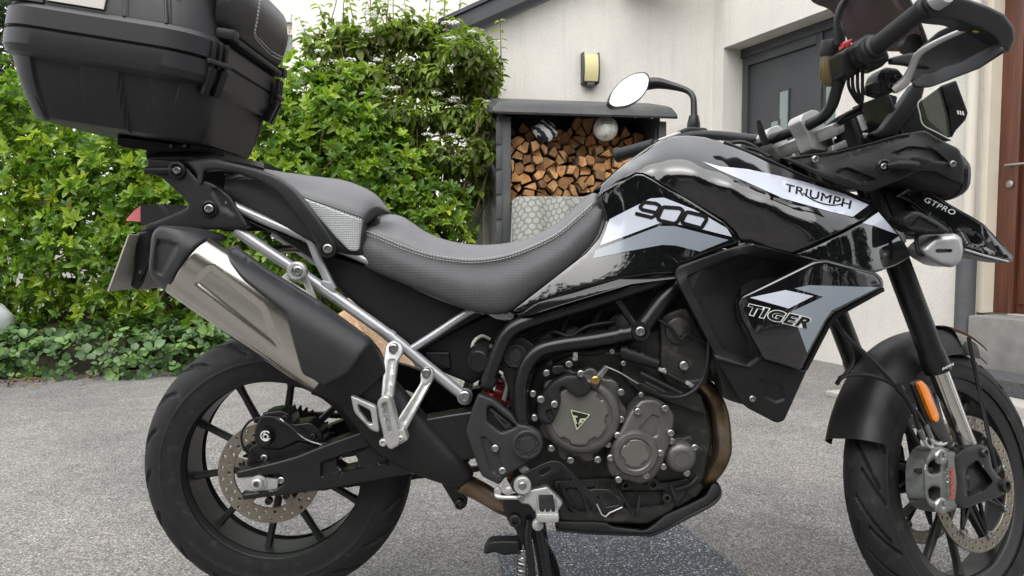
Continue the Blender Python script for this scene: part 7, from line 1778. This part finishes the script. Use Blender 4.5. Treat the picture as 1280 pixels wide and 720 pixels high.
# hand guard
hgp = rnd([(1160, -6, 5), (1178, -6), (1205, -3), (1236, 8, 3), (1256, 18, 3), (1268, 35, 3), (1269, 49, 3), (1262, 65, 3), (1250, 64, 3), (1247, 52, 3), (1239, 44, 4), (1222, 35, 4), (1192, 25), (1163, 22, 5), (1156, 8, 5)], 4)
hgd = panel('hand_guard', hgp, [(1160, 8, -.39), (1180, 5, -.388), (1205, 8, -.385), (1236, 18, -.375), (1258, 32, -.362), (1262, 55, -.350)], 'plastic_grey', bike, thick=.035, edge=(4, .009), res=5)
panel('guard_shell', rnd([(1138, 100, 5), (1144, 78, 5), (1152, 58, 5), (1175, 38), (1200, 27), (1228, 26, 4), (1250, 38, 4), (1259, 56, 4), (1258, 64, 4), (1224, 86, 4), (1164, 109, 6), (1146, 109, 6)], 4), [(1140, 105, -.195), (1150, 90, -.20), (1195, 45, -.27), (1228, 28, -.325), (1258, 60, -.340), (1224, 85, -.305), (1165, 108, -.235), (1195, 70, -.262)], 'plastic_black', hgd, thick=.005, edge=(2.5, .004), res=5)
panel('guard_lip', rnd([(1140, 103, 3), (1160, 88, 3), (1200, 78), (1248, 52, 3), (1256, 62, 3), (1224, 85, 4), (1164, 109, 5), (1144, 109, 3)], 3), [(1140, 105, -.203), (1165, 90, -.222), (1248, 53, -.345), (1256, 62, -.356), (1224, 85, -.325), (1165, 108, -.250)], 'plastic_grey', hgd, thick=.005, edge=(2, .004), res=5)
# brake fluid reservoir
rp = W(1039, 74, -.11)
rv = lathe('fluid_reservoir', [(.010, -.058), (.014, -.052), (.021, -.040), (.022, -.012), (.022, .006)], rp, (.0, -.12, 1), 'fluid_pot', bike, 26)
lathe('reservoir_cap', [(.0235, .006), (.0245, .010), (.0245, .034), (.022, .040), (0, .040)], rp, (.0, -.12, 1), 'plastic_black', rv, 26)
# cables from the controls
for k, (dx, y) in enumerate(((0, -.17), (6, -.18), (-5, -.16), (12, -.19))):
    tp('control_cable', [(1066 + dx, 88, y), (1066 + dx, 108, y), (1072 + dx * .5, 124, y + .02), (1076 - dx * .2, 134, y + .05), (1062 - dx * .3, 140 + k, -.09), (1044, 150 + k * 2, -.05), (1028, 162 + k * 2, 0)], .0036, 'plastic_black', bike, 8)
tp('control_cable', [(1080, 138, -.13), (1062, 146, -.09), (1048, 156, -.05), (1036, 168, 0)], .006, 'plastic_black', bike, 8)
tp('control_cable', [(985, 185, .05), (1000, 178, .02), (1012, 184, 0), (1010, 200, .01)], .004, 'plastic_black', bike, 8)
for pts in ([(905, 180, .10), (930, 178, .10), (955, 190, .08), (975, 200, .05)], [(910, 186, .08), (940, 186, .08), (962, 196, .06)]): tp('control_cable', pts, .005, 'plastic_black', bike, 8)
# mirrors
def mir_y(Q): return .44 - .0034 * (Q[:, 0] - 787) - .00084 * (Q[:, 1] - 111)
m_out = rnd([(759, 130, 6), (763, 116, 8), (776, 100, 10), (794, 90.5, 8), (808, 90, 6), (813, 97, 6), (811, 110, 8), (801, 124, 8), (784, 133.5, 8), (766, 135, 6)], 5)
mh = panel('mirror', m_out, lambda Q: mir_y(Q) + .002, 'satin_black', bike, thick=.035, edge=(2.5, .006), res=5)
cxy = np.array([787, 112.5])
panel('mirror_glass', [tuple(cxy + (np.array(p) - cxy) * .93) for p in m_out], lambda Q: mir_y(Q) - .001, 'mirror', mh, thick=.004, edge=(.6, .001), res=5)
tp('mirror_stem', [(808, 105, .40), (822, 104, .395), (838, 107, .385), (858, 113, .365), (866, 121, .352), (867.5, 138, .345), (867.5, 164, .335)], [.018, .016, .012, .0085, .0085, .009, .010], 'satin_black', mh, 16)
lathe('stem_nut', [(.015, -.02), (.018, -.012), (.018, .012), (.013, .034)], W(867, 160, .335), (0, 0, 1), 'satin_black', mh, 16)
lh = lathe('far_grip', [(.022, 0), (.0225, .006), (.0175, .012), (.0175, .12)], W(771, 194, .405), W(826, 179, .32) - W(771, 194, .405), 'grip_rubber', bike, 22)
panel('far_switch', rnd([(846, 164, 3), (862, 158, 4), (884, 160, 4), (888, 170, 3), (850, 176, 3)], 3), .29, 'plastic_black', lh, thick=.05, edge=(2.5, .006), res=5)
panel('far_switch_label', rnd([(822, 174, 2), (850, 164, 2), (852, 168, 2), (826, 178, 2)], 1), .285, 'cast_silver', lh, thick=.01, edge=(1, .002), res=5)
ms = tp('mirror', [(1050, 56, -.16), (1049, 40, -.162), (1047, 24, -.165), (1052, 8, -.17), (1062, -8, -.18), (1080, -40, -.21), (1085, -70, -.22)], [.0115, .0115, .008, .0075, .0075, .008, .012], 'satin_black', bike, 14)
mh2 = lathe('mirror_head', [(.001, -.012), (.05, -.010), (.055, 0), (.045, .02), (.02, .035), (.001, .038)], W(1085, -95, -.22), (.87, -.3, .3), 'satin_black', ms, 26)
panel('far_lever', rnd([(947, 149, 2), (950, 148, 2), (957, 166), (962, 180, 2), (955, 182, 2), (949, 166)], 2), .03, 'satin_black', bike, thick=.01, edge=(1, .002), res=5)

# ------------------------------------------------------------------ cowls, headlight, beak, screen
cw_ctrl = [(977, 197, -.145), (1021, 212, -.155), (1045, 191, -.14), (1127, 168, -.135), (1156, 164, -.13), (1086, 240, -.150), (1095, 212, -.160), (1150, 190, -.155), (1200, 190, -.125), (1203, 228, -.125), (1160, 212, -.150), (1040, 215, -.158)]
cw = panel('side_cowl', rnd([(977, 197, 2), (1045, 189), (1090, 178), (1127, 167, 4), (1156, 163, 5), (1178, 176, 4), (1199, 186, 5), (1206, 205), (1204, 231, 4), (1186, 224, 5), (1168, 214, 6), (1150, 213, 6), (1127, 224), (1096, 237, 3), (1086, 241, 3), (1040, 226), (1021, 217)], 4), cw_ctrl, 'plastic_black', bike, mirror=True, thick=.008, edge=(2.5, .005), res=4.5, smooth=50,
           feats=[(rnd([(1042, 216, 4), (1058, 208, 4), (1098, 224, 4), (1081, 232, 4)], 3), .008, 3), (rnd([(1110, 193, 4), (1136, 182, 5), (1167, 185, 6), (1188, 204, 4), (1170, 203), (1150, 196, 6), (1128, 197, 4)], 3), .009, 3.5), (rnd([(980, 197), (1045, 190.5), (1125, 169), (1158, 165), (1120, 178), (1050, 200), (1022, 212)], 2), .006, 3)])
for s in (1,): bolt(1019, 199, -.157, 4.5, cw); bolt(1190, 205, -.146, 4.2, cw)
lathe('peg_base', [(.0155, -.006), (.0155, .004), (.012, .006), (.010, .003), (0, .003)], W(1104, 208, -.158), (0, -1, 0), 'satin_black', cw, 24); bolt(1104, 208, -.162, 4.2, cw)
tp('cowl_peg', [(1110, 208, -.165), (1120, 206, -.170), (1136, 207, -.172), (1146, 208, -.168)], [.007, .010, .0115, .0105], 'plastic_black', cw, 14)
def nac(px, t, b, hd, n=30, ex=3.0):
    T, B = W(px, t, -.06), W(px, b, -.06); c = (T + B) / 2; c[1] = 0; h = (T[2] - B[2]) / 2; x = (T[0] + B[0]) / 2
    return np.array([(x + .0, hd * math.copysign(abs(math.cos(a)) ** (2 / ex), math.cos(a)), c[2] + h * math.copysign(abs(math.sin(a)) ** (2 / ex), math.sin(a))) for a in [2 * math.pi * i / n for i in range(n)]])
nc = loft('headlight', [nac(1062, 190, 238, .10), nac(1110, 178, 236, .122), nac(1150, 176, 244, .128), nac(1176, 184, 250, .124), nac(1186, 190, 250, .118)], 'plastic_black', bike, 50)
loft('headlight_rim', [nac(1185, 189, 251, .120), nac(1190, 190, 251, .121), nac(1196, 196, 248, .113)], 'satin_black', nc, 40)
loft('headlight_lens', [nac(1194, 196, 248, .112), nac(1201, 203, 243, .095), nac(1204, 214, 234, .06)], 'lens_clear', nc, 60)
# beak
bk_y = lambda Q: np.interp(Q[:, 0], [1118, 1160, 1230, 1268], [-.075, -.085, -.060, -.020]) - .0001 * np.clip(Q[:, 1] - np.interp(Q[:, 0], [1120, 1139, 1155, 1189, 1230, 1267], [244, 234, 236, 256, 280, 322]), 0, 40)
bk = panel('beak', rnd([(1120, 245, 3), (1139, 234, 5), (1155, 236, 6), (1189, 256), (1230, 280, 4), (1267, 321, 3), (1265, 327, 3), (1257, 328, 3), (1206, 313), (1187, 293), (1165, 274), (1138, 254)], 4), bk_y, 'paint_black', bike, mirror=True, thick=.006, edge=(2.5, .005), res=4.5, smooth=50,
           feats=[(rnd([(1196, 284, 3), (1222, 290, 3), (1248, 316, 3), (1210, 308, 3)], 3), .006, 3)])
te = [(1121, 245), (1139, 235), (1155, 237), (1189, 257), (1230, 281), (1266, 322)]; ye = bk_y(np.array(te, float)); rows = []
for s in (1, .5, 0, -.5, -1): rows.append([W(x, y, yy) * [1, s, 1] + [0, 0, .010 * (1 - s * s)] for (x, y), yy in zip(te, ye)])
V, F, _ = grid_geo(rows, 4, 3); V, F = thicken(V, F, .004); obj('beak_top', V, F, 'paint_black', bk, 60)
te = [(1140, 256), (1187, 294), (1206, 313.5), (1258, 327.5)]; ye = bk_y(np.array(te, float)); rows = [[W(x, y, yy) * [1, s, 1] for (x, y), yy in zip(te, ye)] for s in (1, 0, -1)]
V, F, _ = grid_geo(rows, 3, 2); V, F = thicken(V, F, .003); obj('beak_under', V, F, 'plastic_black', bk, 60)
text_decal('beak_lettering', 'GTPRO', [(1157, 245.5), (1195, 263.5), (1193, 270), (1155, 252)], bk_y, 'decal_white', bk, .0022, shear=.3, bold=.01, space=1.1)
tp('beak_lip', [(1206, 312, -.095), (1232, 320, -.075), (1260, 327, -.040)], .0025, 'lamp_silver', bk, 6)
panel('nose_fill', rnd([(1095, 240), (1125, 236), (1150, 256), (1180, 290), (1150, 300), (1128, 292), (1110, 270)], 4), -.055, 'plastic_black', bike, thick=.11, edge=(3, .006), res=8)
ti = panel('turn_signal', rnd([(1127, 272, 3), (1141, 263, 4), (1151, 265, 3), (1176, 279, 3), (1187, 289, 3), (1181, 293, 3), (1150, 292), (1136, 289, 4), (1128, 282, 3)], 3), lambda Q: -.165 - .0006 * (Q[:, 0] - 1150), 'plastic_black', bike, mirror=True, thick=.045, edge=(3.5, .009), res=4, feats=[(rnd([(1136, 284), (1148, 270), (1174, 284), (1170, 289)], 2), .004, 2)])
tp('signal_stalk', [(1118, 276, -.10), (1132, 277, -.14), (1140, 278, -.15)], .012, 'plastic_black', ti, 10)
fl_ = panel('fog_lamp', rnd([(1149, 313, 5), (1158, 304), (1170, 294, 4), (1194, 291.5, 5), (1202, 297, 5), (1204.5, 312), (1201, 327, 5), (1191, 335, 6), (1174, 332, 5), (1157, 322, 5)], 4), lambda Q: -.160 - .0003 * (Q[:, 0] - 1175), 'lamp_silver', bike, mirror=True, thick=.06, edge=(7, .020), res=4, feats=[(rnd([(1169, 313, 2), (1171, 311, 2), (1189, 311, 2), (1191, 313, 2), (1189, 316, 2), (1171, 316, 2)], 2), .010, 1.2)])
panel('lamp_slot', rnd([(1169, 313, 2), (1171, 311.5, 2), (1189, 311.5, 2), (1191, 313.5, 2), (1189, 316, 2), (1171, 316, 2)], 2), -.1595, 'dark_void', fl_, thick=.003, edge=(.5, .0005), res=4)
tp('lamp_bracket', [(1146, 290, -.13), (1145.5, 305, -.135), (1149, 317, -.14), (1156, 318, -.14)], .0045, 'plastic_black', fl_, 8)
# screen, mount, deflector
sc_rows = [[(1160, 58, -.165), (1150, 62, -.08), (1128, 64, 0), (1098, 62, .08), (1062, 52, .165)], [(1146, 20, -.155), (1136, 14, -.08), (1112, 10, 0), (1080, 12, .08), (1042, 14, .16)], [(1126, -20, -.14), (1112, -32, -.08), (1088, -36, 0), (1054, -30, .08), (1012, -2, .15)], [(1106, -60, -.12), (1092, -76, -.06), (1068, -80, 0), (1034, -70, .06), (996, -46, .12)]]
V, F, _ = grid_geo([[W(*p) for p in r] for r in sc_rows], 5, 5); V, F = thicken(V, F, .0035); scn = obj('windscreen', V, F, 'screen_tint', bike, 60)
tp('screen_edge', [(1161, 60, -.166), (1146, 20, -.157), (1126, -20, -.142)], .0035, 'satin_black', scn, 8)
tp('screen_knob', [(1134, 58, -.10), (1142, 54, -.13)], .020, 'plastic_black', scn, 16, 0)
st_ = panel('screen_mount', rnd([(1088, 167, 3), (1102, 160), (1128, 124, 3), (1142, 104, 3), (1156, 108, 3), (1152, 124), (1132, 152), (1120, 170, 4), (1096, 174, 3)], 3), -.075, 'plastic_black', bike, mirror=True, thick=.02, edge=(3, .006), res=6)
panel('mount_fill', rnd([(1128, 140), (1150, 118), (1160, 150), (1190, 176), (1160, 176), (1126, 168)], 3), -.06, 'plastic_black', st_, thick=.12, edge=(2, .004), res=8)
box('display', W(1096, 150, .02), (.012, .17, .10), 'satin_black', bike, Matrix.Rotation(R(-22), 3, 'Y'), .006)
panel('dash_trim', rnd([(1040, 182, 2), (1075, 166, 2), (1086, 166, 2), (1084, 172), (1060, 184), (1040, 190, 2)], 2), -.05, 'cast_silver', bike, thick=.10, edge=(1.5, .003), res=5)
lathe('ignition_switch', [(.02, -.03), (.02, .006), (.015, .010), (.006, .010), (.006, .004), (0, .004)], W(1054, 176, -.01), (-.3, 0, 1), 'plastic_black', bike, 22)
df = panel('wind_deflector', rnd([(1148, 129, 3), (1176, 108, 3), (1190, 164, 3), (1187, 173, 3), (1155, 155, 4)], 3), -.145, 'clear_plastic', bike, thick=.004, edge=(1, .001), res=5)
panel('deflector_frame', rnd([(1176, 107, 3), (1195, 100, 3), (1210, 141, 3), (1207, 150, 3), (1194, 164, 3), (1190, 172, 2), (1186, 140)], 3), -.150, 'satin_black', df, thick=.014, edge=(1.5, .003), res=5)
for k in range(3): decal('frame_marks', [[(1196 + k * 3.2, 138 + k * .5), (1198 + k * 3.2, 138 + k * .5), (1199 + k * 3.2, 143 + k * .5), (1197 + k * 3.2, 143 + k * .5)]], -.150, 'decal_white', df, .0015)
V, F, _ = grid_geo([[W(1147, 128, -.145), W(1154, 156, -.145), W(1187, 174, -.145)], [W(1148, 129, -.147), W(1155, 155, -.147), W(1187, 173, -.147)]], 4, 1); tp('deflector_rim', [(1176, 107, -.147), (1162, 117, -.147), (1148, 128, -.147), (1150, 142, -.147), (1154, 156, -.147), (1170, 165, -.147), (1187, 174, -.147)], .0012, 'decal_white', df, 6)
